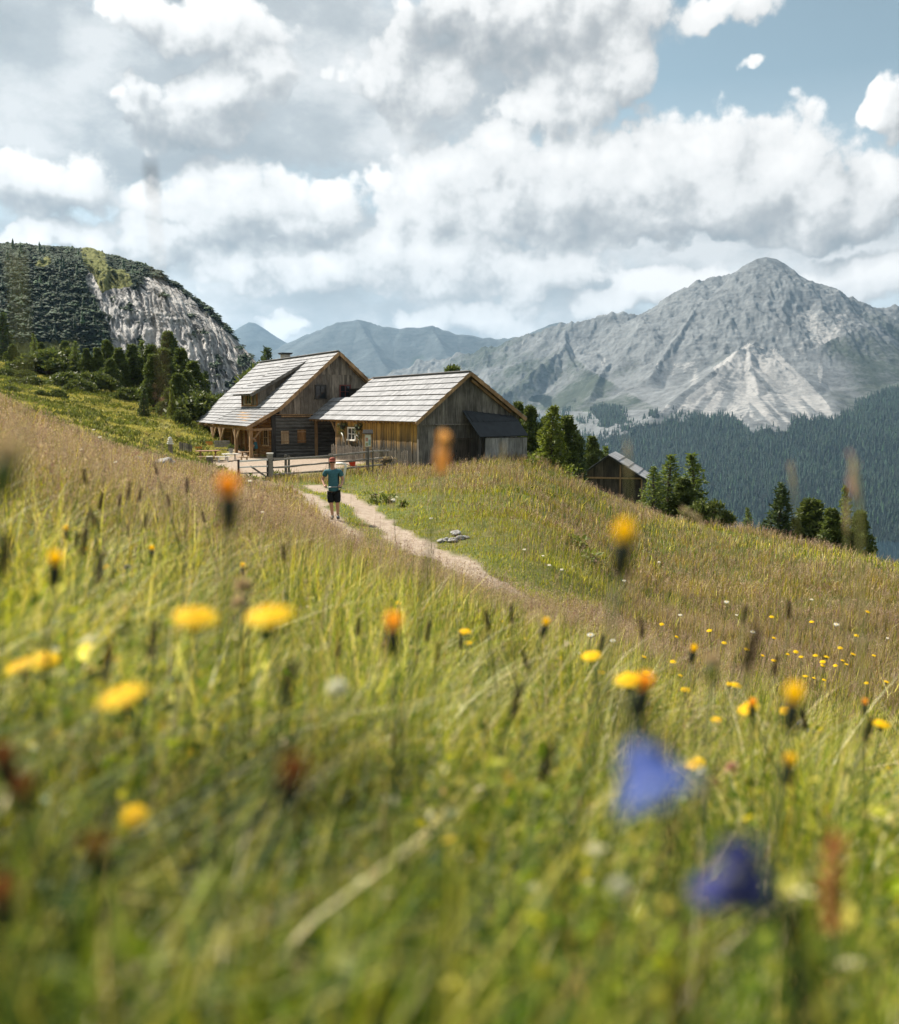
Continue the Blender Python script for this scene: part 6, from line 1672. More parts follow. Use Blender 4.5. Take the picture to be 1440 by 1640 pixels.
def flower(kind, px, py, wpx, label, group, d=None, tilt=(0, 0), var=0, scale=1.0):
    p = PF[kind][var % len(PF[kind])]
    key = (kind, var % len(PF[kind]))
    if d is None: d = WID[kind] * scale * F / wpx
    o = copy_tree(p) if key in fused else p
    fused[key] = 1
    v = W(px, py, d)
    if wpx >= 14: CULL.append((px, py, wpx, d))
    o.location = v; o.scale = (scale,) * 3
    o.rotation_mode = 'ZYX'; o.rotation_euler = (tilt[0] * .75, tilt[1], random.uniform(0, 6.28))
    tag(o, label, None, group)
    return o
GY, GO, GW, GS, GT = 'yellow hawkbits in the meadow', 'orange half closed hawkweed heads', 'white and pink meadow flowers', 'dark flower spikes in the meadow', 'tiny yellow flowers in the distance'
FL = [
 ('open', 312, 990, 74, 'large open yellow hawkbit left of the pair in the middle left foreground', GY, (.35, .1)), ('open', 430, 987, 80, 'large open yellow hawkbit right of the pair in the middle left foreground', GY, (.3, -.1)),
 ('open', 34, 1066, 56, 'yellow hawkbit leaning left at the left photo edge', GY, (.3, -.3)), ('open', 72, 1058, 52, 'yellow hawkbit overlapping its neighbour at the left photo edge', GY, (.4, .1)),
 ('open', 196, 1116, 82, 'wide yellow hawkbit below the left pair', GY, (.25, -.25)), ('open', 215, 1308, 46, 'round yellow hawkbit low in the blurred left foreground', GY, (.75, .2)),
 ('open', 745, 1012, 21, 'small yellow hawkbit right of the photo centre', GY, (.3, 0)), ('open', 947, 1051, 33, 'yellow hawkbit left of the orange bud by the bluebell', GY, (.3, -.2)),
 ('open', 1007, 1089, 46, 'yellow hawkbit just above the bluebell stem', GY, (.25, -.2)), ('bud', 1270, 1128, 36, 'upright yellow hawkbit bud right of the bluebell', GY, (0, .1)),
 ('open', 1198, 1135, 34, 'tilted yellow hawkbit between the bluebell and the upright bud', GY, (.3, -.5)), ('open', 1256, 1138, 22, 'small yellow hawkbit at the foot of the upright bud', GY, (.4, -.3)),
 ('open', 1412, 1160, 29, 'yellow hawkbit near the right edge above the rusty sorrel', GY, (.25, .1)), ('open', 1114, 1223, 34, 'yellow hawkbit touching the right side of the bluebell', GY, (.3, -.3)),
 ('open', 1426, 1233, 18, 'yellow hawkbit at the right photo edge below its neighbour', GY, (.7, .4)), ('open', 1148, 1153, 20, 'small yellow hawkbit above right of the bluebell', GY, (.3, -.1)),
 ('open', 1035, 1078, 15, 'little yellow hawkbit above the pair over the bluebell', GY, (.5, .1)), ('open', 1098, 1105, 16, 'little yellow hawkbit right of the bluebell stem', GY, (.4, 0)),
 ('open', 1180, 1098, 18, 'little yellow hawkbit left of two close ones on the right', GY, (.4, .2)), ('open', 1170, 1096, 14, 'yellow hawkbit almost touching its small right neighbour', GY, (.4, 0)),
 ('open', 750, 1030, 14, 'smaller yellow hawkbit below the one right of the centre', GY, (.4, 0)), ('open', 842, 1023, 11, 'tiny yellow hawkbit left of the yellow bud in the middle', GY, (.4, 0)), ('bud', 873, 1003, 14, 'yellow hawkbit bud in the middle right meadow', GY, (0, .3)),
 ('open', 963, 1077, 13, 'tiny yellow hawkbit between two larger ones above the bluebell', GY, (.4, 0)), ('open', 898, 1055, 12, 'tiny yellow hawkbit left of the larger one near the bluebell', GY, (.4, 0)),
 ('bud', 88, 908, 26, 'yellow orange bud on a dark calyx at the left', GY, (0, .1)), ('open', 170, 908, 17, 'small yellow hawkbit right of the left bud', GY, (.5, 0)), ('bud', 106, 851, 10, 'small orange yellow bud high in the left meadow', GY, (0, 0)),
 ('bud', 243, 882, 9, 'tiny orange bud left of the beige flower', GY, (0, 0)), ('bud', 389, 910, 9, 'tiny orange bud above the pinkish faded head', GY, (0, 0)), ('open', 637, 966, 12, 'tiny yellow hawkbit above the blurred orange head', GY, (.5, 0)), ('open', 617, 984, 10, 'tiny yellow hawkbit beside the blurred orange head', GY, (.4, 0)),
 ('bud', 1110, 1045, 13, 'orange yellow bud left of the tiny yellow cluster', GY, (0, .2)), ('open', 1078, 1060, 11, 'tiny yellow hawkbit below the orange yellow bud', GY, (.4, 0)),
 ('bud', 1262, 1228, 24, 'half closed orange bud on dark calyx below the upright yellow one', GO, (.1, .1)), ('obud', 1031, 1108, 29, 'orange bud directly above the bluebell', GO, (.1, .15)),
 ('obud', 630, 1012, 29, 'blurred orange head on dark stalk left of centre', GO, (0, 0)), ('obud', 366, 800, 36, 'tall blurred orange hawkweed in front of the yard gate', GO, (0, 0)), ('bud', 998, 872, 40, 'tall blurred yellow bud with dark stalk on the right meadow', GO, (0, .1)),
 ('rust', 466, 1252, 58, 'rusty brown faded head in the blurred centre foreground', GO, (.4, .2)), ('rust', 155, 1372, 54, 'dark brown round head low in the left foreground', GO, (.3, 0)), ('rust', 42, 1272, 46, 'brown head at the left edge above its twin', GO, (.5, 0)), ('rust', 8, 1224, 44, 'reddish brown head cut by the left photo edge', GO, (.4, 0)), ('rust', 4, 1445, 56, 'lowest brown head cut by the left photo edge', GO, (.2, 0)),
 ('open', 12, 1262, 30, 'dim yellow hawkbit between the brown heads at the left edge', GY, (.6, 0)),
 ('fade', 709, 720, 19, 'blurred orange head in front of the barn gable', GO, (0, .1)), ('beige', 8, 745, 46, 'blurred beige head on dark stalk at the upper left edge', GO, (0, .2)),
 ('beige', 1140, 1068, 24, 'pale brown blurred head right of the tiny yellow cluster', GO, (0, 0)), ('obud', 1205, 1132, 13, 'small orange bud beside the tilted hawkbit', GO, (0, 0)), ('obud', 1385, 1130, 11, 'small orange bud near the right photo edge', GO, (0, 0)),
 ('seed', 390, 941, 32, 'pinkish faded seed head behind the left pair of hawkbits', GW, (0, 0)), ('seed', 384, 968, 30, 'beige faded seed head between the left pair of hawkbits', GW, (0, 0)),
 ('white', 541, 1107, 38, 'round white clover head left of the photo centre', GW, (0, 0)), ('white', 1126, 1238, 19, 'white clover head right of the bluebell', GW, (0, 0)), ('pink', 1172, 1233, 25, 'pink clover head beside the white one near the bluebell', GW, (0, 0)),
 ('white', 990, 1426, 42, 'cream blurred flower head below the bluebell', GW, (0, 0)), ('pink', 1186, 1190, 11, 'tiny pink clover above the pink clover head', GW, (0, 0)), ('white', 1230, 1176, 9, 'tiny white flower below the upright yellow bud', GW, (0, 0)), ('white', 1336, 1218, 9, 'tiny white flower right of the half closed orange bud', GW, (0, 0)),
 ('daisy', 946, 1017, 12, 'white daisy left of its twin in the right meadow', GW, (.5, 0)), ('daisy', 982, 1026, 10, 'white daisy right of its twin in the right meadow', GW, (.5, 0)), ('daisy', 1164, 964, 8, 'small white daisy in the brown grass on the right', GW, (.5, 0)), ('daisy', 1206, 1012, 9, 'white daisy above the tiny yellow cluster', GW, (.5, 0)), ('daisy', 1340, 1000, 9, 'white daisy high at the right side', GW, (.5, 0)),
 ('white', 928, 1047, 7, 'tiny white head left of the yellow hawkbit near the bluebell', GW, (0, 0)), ('white', 747, 1044, 9, 'small white head below the central small hawkbits', GW, (0, 0)), ('pink', 885, 1072, 10, 'pale pink clover left of the hawkbits over the bluebell', GW, (0, 0)),
]
SCL = {(215, 1308): .6, (12, 1262): .65, (990, 1426): .6, (1126, 1238): .65, (541, 1107): .85}
for i, f_ in enumerate(FL): flower(*f_[:6], tilt=f_[6], var=i, scale=SCL.get(f_[1:3], 1.0))
# repeats too small to tell apart share a true label
pts_ = [(1222, 1050), (1240, 1058), (1262, 1048), (1275, 1044), (1283, 1052), (1306, 1050), (1318, 1060), (1324, 1052), (1338, 1066), (1350, 1058), (1356, 1064), (1318, 1066), (1290, 1083), (1304, 1086), (1320, 1089), (1346, 1038), (1367, 1048), (1400, 1050), (1240, 1022), (1196, 1040), (1160, 1030), (1084, 1020), (1060, 1000), (1136, 1010), (1372, 1018), (1420, 1092), (1388, 1094), (1090, 1082), (1032, 1052), (868, 1020), (806, 996), (700, 1000), (664, 976), (560, 1000), (530, 990), (516, 1012), (250, 868), (44, 852), (60, 822), (412, 916), (300, 900), (346, 920), (470, 940), (584, 956), (1236, 988), (1300, 996), (1390, 980)]
for k, (px, py) in enumerate(pts_):
    flower('open', px, py, random.uniform(6, 9.5), 'tiny yellow flower among the distant meadow grass', GT, tilt=(random.uniform(.2, .6), random.uniform(-.3, .3)), var=k)
SP = [(138, 777), (204, 800), (222, 804), (160, 816), (191, 813), (139, 841), (151, 843), (160, 852), (231, 846), (205, 861), (137, 867), (328, 838), (300, 790), (272, 812), (120, 880), (252, 760), (1190, 1000), (1263, 992), (845, 1072), (783, 1010), (820, 1000), (738, 1040), (683, 1028), (700, 1062), (1028, 1022), (1290, 1170), (1240, 1082), (960, 1046), (572, 1020), (540, 1052), (455, 900)]
for k, (px, py) in enumerate(SP):
    flower('spike', px, py, random.uniform(5.5, 8) if px < 350 else random.uniform(7, 10), 'thin dark brown flower spike standing among the meadow grass', GS, tilt=(0, random.uniform(-.25, .25)))
SPL = [(155, 935, 15, 'dark spike below the small left hawkbits'), (132, 890, 13, 'blurred dark spike left of the small yellow hawkbit'), (1195, 1075, 22, 'largest blurred dark spike near the tiny yellow cluster'), (1386, 1188, 12, 'dark upright spike below the right orange bud'), (240, 1055, 18, 'dark blurred spike between the left hawkbits'), (168, 1092, 20, 'dark blurred spike behind the wide left hawkbit'), (455, 1135, 22, 'black blurred spike left of the white clover'), (822, 1148, 16, 'dark blurred spike in the middle of the grass'), (868, 1255, 20, 'dark blurred spike left of the bluebell'), (4, 925, 20, 'dark spike cut by the left photo edge')]
for px, py, w_, lab in SPL: flower('spike', px, py, w_, lab, GS, tilt=(.1, .2))
DZ = [(840, 880), (880, 905), (1000, 930), (1056, 900), (1090, 985), (1300, 960), (1422, 1022), (1180, 985), (420, 820), (160, 700), (130, 720), (185, 740), (150, 688), (400, 770), (630, 800), (690, 830), (900, 912), (870, 890)]
for px, py in DZ: flower('daisy', px, py, random.uniform(4.5, 7), 'tiny white flower far off in the meadow', 'tiny white flowers in the distance', tilt=(.5, 0))
BT = [(204, 910), (1283, 1160), (1299, 1172)]
for k, (px, py) in enumerate(BT):
    o = flower('pink', px, py, 12, ['tiny pale blue flower beside the left small hawkbit', 'tiny blue flower right of the upright yellow bud', 'second tiny blue flower lower right of the upright yellow bud'][k], 'tiny blue flowers')
    for ch in o.children:
        if ch.name.startswith('flower_head'):
            ch.data = ch.data.copy(); ch.data.materials.clear(); ch.data.materials.append(m_blue)

# bluebells close to the lens
def bluebell(name, base, axis, L, Rr, label, stem_to, seed, flare=.7, mat=None, sr=.0018):
    root = empty(name, base, label, 'flower', 'bluebells in the foreground')
    ax = Vector(axis).normalized(); x = ax.orthogonal().normalized(); y = ax.cross(x); b = Vector(base)
    n = 40; rows = 12; vs = []
    for i in range(rows + 1):
        t = i / rows
        for j in range(n):
            a = 2 * math.pi * j / n
            lobe = .5 + .5 * math.cos(5 * a)
            r = Rr * (.16 + .62 * math.sin(min(1, t * 1.25) * math.pi / 2) ** .8 + flare * max(0, t - .68) * (1.0 + .5 * lobe)) * (1 - .05 * (1 - lobe) * t)
            ln_ = L * t * (1 - (1 - lobe) * .20 * max(0, (t - .6) / .4))
            vs.append(b + ax * ln_ + (x * math.cos(a) + y * math.sin(a)) * r)
    fs = [(i * n + j, i * n + (j + 1) % n, (i + 1) * n + (j + 1) % n, (i + 1) * n + j) for i in range(rows) for j in range(n)]
    mb = MB(); mb.add(vs, fs); mb.build('bell', mat or m_blue, root, smooth=True)
    mb = MB(); mb.lathe(b, [(.001, -.001), (.0035, .0), (.003, .002)], 10)
    for j in range(5):
        a = 2 * math.pi * j / 5; d_ = x * math.cos(a) + y * math.sin(a)
        mb.bar(b + d_ * .002, b + d_ * (Rr * .55) + ax * L * .30, .0022, .0008, up=ax, w2=.0005)
    mb.build('calyx', m_calyx, root)
    mb = MB(); mb.tube([b, b - ax * .010 + V3(0, 0, .006)] + [Vector(p) for p in stem_to], [sr] * (2 + len(stem_to)), 8); mb.build('stem', m_calyx, root, smooth=True)
    mb = MB(); mb.tube([b + ax * L * .2, b + ax * L * .85], [.0012, .0018], 6); mb.build('pistil', m_whit, root)
d = .30
b1 = W(1012, 1185, d); e1 = W(1062, 1292, d - .011)
bluebell('bluebell', b1, e1 - b1, (e1 - b1).length * .95, .0118, 'blurred blue bellflower facing down with a bright lit bell', [W(1022, 1120, d + .01), W(1060, 1180, d + .03), W(1080, 1420, d + .05), W(1085, 1800, d + .05)], 1, .95)
b2 = W(1228, 1452, .285); e2 = W(1160, 1392, .288)
bluebell('bluebell', b2, e2 - b2, (e2 - b2).length * 1.1, .0125, 'dark shaded blue bellflower with thick black stalk at lower right', [W(1262, 1480, .285), W(1278, 1540, .285), W(1290, 1900, .29)], 2, .9, m_blue_shade, .003)

# tall stalks near the lens
def stalk(pts, r, head, lab, mat=m_tall, hm=None, n=90, hw=.004, name='grass_stalk'):
    P = [W(*p) for p in pts]; root = empty(name, P[-1], lab, 'grass stalk', 'tall grass stalks near the camera')
    mb = MB(); mb.tube(P, [r * (1 - .5 * i / (len(P) - 1)) for i in range(len(P))], 6); mb.build('stem', mat, root, smooth=True)
    if head:
        H_ = [W(*p) for p in head]; V = []
        for i in range(n):
            t = random.random() * (len(H_) - 1); k = int(t); c = H_[k].lerp(H_[min(k + 1, len(H_) - 1)], t - k)
            a = Vector([random.gauss(0, 1) for _ in range(3)]).normalized(); b_ = Vector([random.gauss(0, 1) for _ in range(3)]).normalized() * .0009
            e = c + a * hw * random.uniform(.4, 1) + (H_[0] - H_[-1]).normalized() * .003
            V += [c - b_, c + b_, e + b_ * 1.4, e - b_ * 1.4]
        V = np.array([list(v - P[-1]) for v in V]); quadmesh('seed_head', V, hm or m_beige, root)
    return root
stalk([(1366, 735, .75), (1376, 800, .75), (1379, 900, .75), (1381, 1100, .74), (1383, 1500, .72)], .0016, [(1362, 722, .75), (1369, 755, .75), (1362, 775, .75), (1375, 800, .75)], 'tall thin green stalk with pinkish spikelets at the right edge', hm=m_pink, n=40)
stalk([(243, 300, .6), (252, 400, .6), (262, 640, .6), (275, 1200, .6)], .0005, [(240, 262, .6), (243, 290, .6), (246, 316, .6)], 'tall blurred dark stalk rising into the sky above the left hill', mat=m_beige, hm=m_spike, n=60, hw=.0018)
stalk([(24, 405, .42), (30, 470, .42), (36, 560, .42), (42, 800, .42), (50, 1400, .42)], .0008, None, 'blurred pale green blade crossing the rocky hill at the left edge', mat=m_tall)
stalk([(1093, 815, 1.3), (1120, 832, 1.3), (1148, 872, 1.3), (1190, 980, 1.3), (1210, 1300, 1.3)], .0012, [(1093, 815, 1.3), (1118, 830, 1.3), (1146, 868, 1.3)], 'pale arched grass head drooping left over the right meadow', n=120, hw=.005)
stalk([(1355, 800, 1.0), (1356, 860, 1.0), (1352, 1000, 1.0), (1345, 1300, 1.0)], .001, [(1355, 800, 1.0), (1356, 855, 1.0)], 'thin beige grass head in front of the rightmost trees', n=60, hw=.003)
stalk([(1268, 760, .9), (1274, 800, .9), (1285, 1100, .9)], .0008, [(1266, 745, .9), (1274, 800, .9)], 'faint grey grass head before the forest left of the rightmost trees', n=30, hw=.002)
stalk([(1335, 1360, .5), (1338, 1430, .5), (1340, 1520, .5), (1345, 1900, .5)], .002, [(1338, 1350, .5), (1330, 1400, .5), (1334, 1490, .5)], 'rusty orange sorrel spike at the lower right', hm=m_sor, n=150, hw=.009, name='sorrel')
stalk([(1005, 720, .8), (1008, 790, .8), (1012, 1000, .8)], .0007, [(1004, 708, .8), (1007, 760, .8)], 'faint beige grass head in front of the hay hut', n=26, hw=.002)
stalk([(806, 720, 1.1), (807, 790, 1.1), (808, 1000, 1.1)], .0007, [(806, 715, 1.1), (807, 760, 1.1)], 'faint pinkish grass head in front of the lean-to', n=26, hw=.002)

m_lherb = leafy('dock_leaves', (.11, .15, .03), (.22, .24, .06), .35, .6)
# herbs with big leaves along the track
for k, (px, py, hgt_, lab) in enumerate([(622, 806, .3, 'broad leaved dock plant right of the walking man'), (600, 806, .42, 'tall brown seeded dock stem right of the walking man'), (645, 812, .22, 'low leafy dock plant on the green bank'), (402, 775, .45, 'dock plant beside the gate foot'), (945, 905, .4, 'leafy herb on the green bank below the brown grass'), (925, 880, .4, 'upper leafy herb on the green bank below the brown grass'), (852, 748, .6, 'yellow leaved bush beside the lean-to corner'), (912, 768, .8, 'yellow green bush on the meadow edge by the hay hut')]):
    p = at_base(px, py) if py > 790 or px < 500 else W(px, py, 50); z = gz(p)
    h = empty('herb', (p.x, p.y, z), lab, 'plant', 'leafy plants along the track'); r3 = np.random.default_rng(50 + k)
    mb = MB(); mb.tube([(p.x, p.y, z - .05), (p.x + .02, p.y, z + hgt_)], [.012, .005], 5); mb.build('stem', m_sor if 'brown' in lab else m_stem, h)
    n = 60; pp = np.stack([r3.normal(0, .16 * hgt_ * 2, n), r3.normal(0, .16 * hgt_ * 2, n), r3.uniform(.05, .95, n) * hgt_], 1)
    V, Q_ = crown_mesh('x', pp, np.stack([pp[:, 0], pp[:, 1], np.full(n, .15)], 1), .10 if hgt_ < .55 else .12, None, r3, 1.5, .35); np_mesh('leaves', V, Q_, m_lgreen if 'yellow' in lab else m_lherb, parent=h)
# ================================================================== meadow: grass, seed heads, flowers
m_grass, nt, out = mat_new('grass_blade')
col = nt.attr('col')
p_ = pbr(nt, col, .5, .14)
tr = nt.new('ShaderNodeBsdfTranslucent'); nt.put(tr.inputs[0], nt.vec('MULTIPLY', col, (1.45, 1.38, .4)))
mx = nt.new('ShaderNodeMixShader'); mx.inputs[0].default_value = .40
nt.l.new(p_, mx.inputs[1]); nt.l.new(tr.outputs[0], mx.inputs[2]); nt.l.new(mx.outputs[0], out.inputs[0])

def blades(B, h, w, az, lean, col, segs, tipw=.0, facing=None):
    N = len(B); nv = 2 * segs + 1
    V = np.zeros((N, nv, 3)); d = np.stack([np.cos(az), np.sin(az)], 1)
    fa = az + np.pi / 2 + rng.normal(0, .6, N) if facing is None else facing
    pr = np.stack([np.cos(fa), np.sin(fa)], 1)
    for i in range(segs + 1):
        t = i / segs
        c = np.zeros((N, 3)); c[:, :2] = B[:, :2] + d * (lean * h * t * t)[:, None]
        c[:, 2] = B[:, 2] + h * t * (1 - .35 * np.minimum(lean, 1.2) * t)
        ww = w * (1 - t) ** .7 * .5 if i else w * .32
        if i < segs:
            V[:, 2 * i] = c; V[:, 2 * i + 1] = c
            k = ww if np.ndim(ww) else np.full(N, ww)
            if i == 1: k = np.maximum(k, w * .5)
            V[:, 2 * i, :2] -= pr * k[:, None]; V[:, 2 * i + 1, :2] += pr * k[:, None]
        else: V[:, 2 * i] = c
    tri = []
    for i in range(segs - 1):
        a = 2 * i; tri += [(a, a + 1, a + 3), (a, a + 3, a + 2)]
    a = 2 * (segs - 1); tri.append((a, a + 1, a + 2))
    T = (np.arange(N)[:, None, None] * nv + np.array(tri)[None]).reshape(-1, 3)
    return V.reshape(-1, 3), T, np.repeat(col, nv, 0)
class Acc:
    def __init__(s): s.V = []; s.T = []; s.C = []; s.n = 0
    def add(s, V, T, C): s.V.append(V); s.T.append(T + s.n); s.C.append(C); s.n += len(V)
    def build(s, name, mat): return np_mesh(name, np.concatenate(s.V), np.concatenate(s.T), mat, col=np.concatenate(s.C))

B_FOOT = [tuple(fr(-.3, -.1, 0)[:2]), tuple(fr(6.3, -.1, 0)[:2]), tuple(fr(6.3, 35, 0)[:2]), tuple(fr(-3, 35, 0)[:2]), tuple(fr(-3, 16.8, 0)[:2]), tuple(fr(-.3, 16.8, 0)[:2])]
SKY_PX = [-300, 0, 220, 330, 400, 700, 850, 1000, 1200, 1440, 1800]
SKY_D = [50, 48, 48, 46, 62, 60, 56, 52, 44, 39, 36]
def scatter(n, d0, d1, pw=1.0, px0=-120, px1=1560):
    """points over the visible meadow fan; density falls as d^-pw relative to area"""
    px = rng.uniform(px0, px1, n); u = rng.uniform(0, 1, n); e = 2 - pw
    d = (d0 ** e + u * (d1 ** e - d0 ** e)) ** (1 / e) if abs(e) > 1e-6 else d0 * (d1 / d0) ** u
    X = (px - 720) / F * d; Y = d
    ok = d < np.interp(px, SKY_PX, SKY_D)
    ok &= ~in_poly(X, Y, B_FOOT)
    X, Y, px = X[ok], Y[ok], px[ok]
    pm = path_mask(X, Y)
    ok = rng.uniform(0, 1, len(X)) > pm * 1.25
    return X[ok], Y[ok]
def zones(X, Y):
    Z = hgt(X, Y); px, py = proj(X, Y, Z); d = Y
    dR = seg_dist(X, Y, TRACK_R); dL = seg_dist(X, Y, TRACK_L)
    n1 = fbm(X * .35, Y * .35, 4); n2 = fbm(X * .12 + 9, Y * .12, 3)
    between = (dR < 1.7) & (dL < 1.9)
    rightbank = np.exp(-(np.maximum(dR - 0.6, 0) / 3.4) ** 2) * (px > 545) * (py < 985)
    short = np.maximum(between * 1., np.clip(rightbank, 0, 1))
    yardn = np.exp(-(seg_dist(X, Y, YARD + YARD[:1]) / 1.2) ** 2)
    short = np.maximum(short, yardn)
    # purple-brown seeding grass
    d0_ = np.interp(px, [0, 350, 750, 1350], [2.6, 3.8, 6.4, 12.5]) * (1 + .45 * n2)
    brown = sstep(d0_ * .65, d0_ * 1.55, d) * sstep(-.55, .3, n1 + .5 * n2 + .1)
    brown = np.maximum(brown, sstep(d0_ * 1.2, d0_ * 2, d) * sstep(0, .4, n2 + .3) * .9)
    swale = in_poly(px, py, [(1010, 850), (1150, 870), (1290, 905), (1500, 925), (1500, 905), (1300, 885), (1160, 850), (1060, 835)])
    brown = np.where(swale, brown * .35, brown)
    gy = in_poly(px, py, [(850, 880), (960, 890), (1010, 940), (960, 970), (880, 930)])
    brown = np.where(gy, brown * .35, brown)
    brown *= (1 - .92 * short)
    return Z, short, brown, n1, n2
GREEN = np.array([[.026, .052, .008], [.080, .130, .012], [.205, .245, .022], [.35, .325, .050], [.50, .42, .14], [.64, .58, .38], [.30, .17, .07]])
def grass_col(n, wts):
    k = rng.choice(len(GREEN), n, p=np.array(wts) / np.sum(wts))
    return GREEN[k] * rng.uniform(.72, 1.3, (n, 1)) * (1 + rng.uniform(-.08, .08, (n, 3)))
def cull(X, Y, Z, h):
    """grass stays lower where a large flower stands free above it"""
    for fx, fy, w, fd in CULL:
        px, py = proj(X, Y, Z + h * .92)
        k = (Y < fd + .05) & (np.abs(px - fx) < w * .85 + 12) & (py < fy + w * .8) & (Y > .05)
        if k.any():
            zt = CAMZ + Y[k] * ray(720, fy + w * .85)[1]
            h = h.copy(); h[k] = np.clip(zt - Z[k], .02, h[k])
    return h
ga_ = Acc()
# near foreground blades
for n, d0, d1, pw, hmul, w0, segs, pxr in ((11000, .2, 1.3, .9, 1., .0038, 4, (-700, 2140)), (46000, 1.1, 5, 1.0, 1., .0036, 4, (-160, 1600)), (98000, 4.5, 13, 1.15, 1., .006, 3, (-260, 1760)), (135000, 12, 30, 1.15, .9, .012, 2, (-180, 1650)), (110000, 28, 62, 1.0, .8, .02, 2, (-90, 1530))):
    X, Y = scatter(n, d0, d1, pw, *pxr)
    Z, short, brown, n1, n2 = zones(X, Y); N_ = len(X)
    h = rng.gamma(6, .042, N_) * hmul * (1 + .35 * n1) + .05
    h = np.minimum(h, .40) * (1 - .72 * short)
    near = np.clip((3.5 - Y) / 3.5, 0, 1); h *= (1 - .30 * near) * (1 + .5 * sstep(.8, .35, Y))
    w = w0 * rng.uniform(.6, 1.5, N_)
    C = grass_col(N_, [3.4, 3.6, 4, 3.6, 2.4, 1.6, .5] if d0 > 1 else [5.5, 5, 4, 2, 1.2, .8, .3])
    lum = (1 + .5 * n2 + .35 * n1)[:, None]; C *= np.clip(lum * (1 + 1.1 * fbm(X * 2.6, Y * 2.6, 3) * (Y < 6))[:, None], .4, 2.0)
    C = C * (1 - short[:, None] * .0) ; C = np.where(short[:, None] > .3, C * .4 + .6 * np.array([.25, .26, .04]) * rng.uniform(.7, 1.3, (N_, 1)), C)
    C = np.where((rng.uniform(0, 1, N_) < brown * .85)[:, None], C * .28 + .72 * np.array([.225, .158, .10]) * rng.uniform(.6, 1.35, (N_, 1)), C)
    cl_ = fbm(X * .8 + 3, Y * .8, 3); h = h * np.clip(1 + 1.1 * cl_ * sstep(5, 9, Y), .35, 1.7); C = C * np.clip(1 + .5 * cl_ * sstep(5, 9, Y), .6, 1.4)[:, None]
    h = h * np.where(Y < 5, np.clip(1 + 1.5 * fbm(X * 3.6, Y * 3.6, 3), .35, 1.3), 1)
    h = cull(X, Y, Z, h)
    az = rng.normal(.4, 1.8, N_); lean = rng.gamma(2, .2, N_) * np.where(Y < 4, 1.7, 1.)
    B = np.stack([X, Y, Z - .01], 1)
    ga_.add(*blades(B, h, w, az, lean, C, segs))
# broad leaves and clover close to the ground in the foreground
for n, d0, d1, w0, w1 in ((6000, .2, 1.1, .005, .010), (11000, .8, 4, .005, .010)):
    X, Y = scatter(n, d0, d1, .8, -500, 1940); Z = hgt(X, Y); N_ = len(X)
    pat = fbm(X * 2.2, Y * 2.2, 3)
    C = grass_col(N_, [4, 4, 4, 3, .8, .5, .4]) * np.clip(1.05 + 1.6 * pat, .3, 1.7)[:, None]
    ga_.add(*blades(np.stack([X, Y, Z], 1), cull(X, Y, Z, rng.uniform(.10, .34, N_) * (1 + .25 * sstep(.8, .4, Y))), rng.uniform(w0, w1, N_), rng.uniform(0, 6.28, N_), rng.uniform(.25, 1.3, N_), C, 4))
# the same sward beside and behind the camera's place
n = 90000
X = rng.uniform(-7, 7, n); Y = rng.uniform(-2.5, 8, n)
ok = (np.abs(X) > np.where(Y < 1.3, .88 * np.maximum(Y, 0) + .0, .53 * Y + .02)) & (np.hypot(X, Y) > .16) & (np.abs(X) < 3.4 + .55 * np.maximum(Y, 0))
X, Y = X[ok], Y[ok]; Z = hgt(X, Y); N_ = len(X); n2 = fbm(X * 2.6, Y * 2.6, 3)
C = grass_col(N_, [3.4, 3.6, 4, 3.6, 2.4, 1.6, .5]) * np.clip(1 + 1.1 * n2, .4, 2.0)[:, None]
h = np.minimum(rng.gamma(6, .042, N_) + .05, .4) * .85
ga_.add(*blades(np.stack([X, Y, Z - .01], 1), h, .005 * rng.uniform(.6, 2.2, N_), rng.normal(.4, 1.8, N_), rng.gamma(2, .3, N_), C, 3))
# small rounded leaves and pale bits at all heights of the sward
for n, d0, d1, smin, smax, hmax, wts in ((13000, .28, 1.2, .005, .014, .36, [6, 5, 4, 2.5, .5, .4, .3]), (16000, .9, 4, .005, .013, .26, [6, 5, 4, 3, .5, .3, .4]), (5000, .6, 3.5, .003, .007, .36, [0, 0, .2, .5, 1, 4, .6])):
    X, Y = scatter(n, d0, d1, .8, -500, 1940); N_ = len(X); pat = fbm(X * 3.1, Y * 3.1, 3)
    hz_ = hgt(X, Y) + hmax * rng.uniform(.1, 1, N_) ** .8 * np.clip(.8 + .8 * pat, .3, 1.25)
    z0_ = hgt(X, Y); hz_ = z0_ + cull(X, Y, z0_, hz_ - z0_)
    c = np.stack([X, Y, hz_], 1); a = unit(rng.normal(0, 1, (N_, 3)) * [1, 1, .55]); b = unit(np.cross(a, rng.normal(0, 1, (N_, 3)) + [0, 0, 1.2]))
    b = unit(np.cross(a, np.cross(b, a))); s_ = rng.uniform(smin, smax, N_)[:, None]
    V = np.stack([c - a * s_ * .7, c + b * s_ * .42, c + a * s_ * .9, c - b * s_ * .42], 1).reshape(-1, 3)
    i4 = np.arange(N_)[:, None] * 4; T = np.concatenate([i4 + [0, 1, 2], i4 + [0, 2, 3]], 0)
    C = grass_col(N_, wts) * np.clip(1.0 + .9 * pat, .4, 1.35)[:, None]
    ga_.add(V, T, np.repeat(C, 4, 0))
o = ga_.build('meadow_grass', m_grass)
tag(o, 'tall green and straw coloured meadow grass covering the slope', 'grass', kind='stuff')

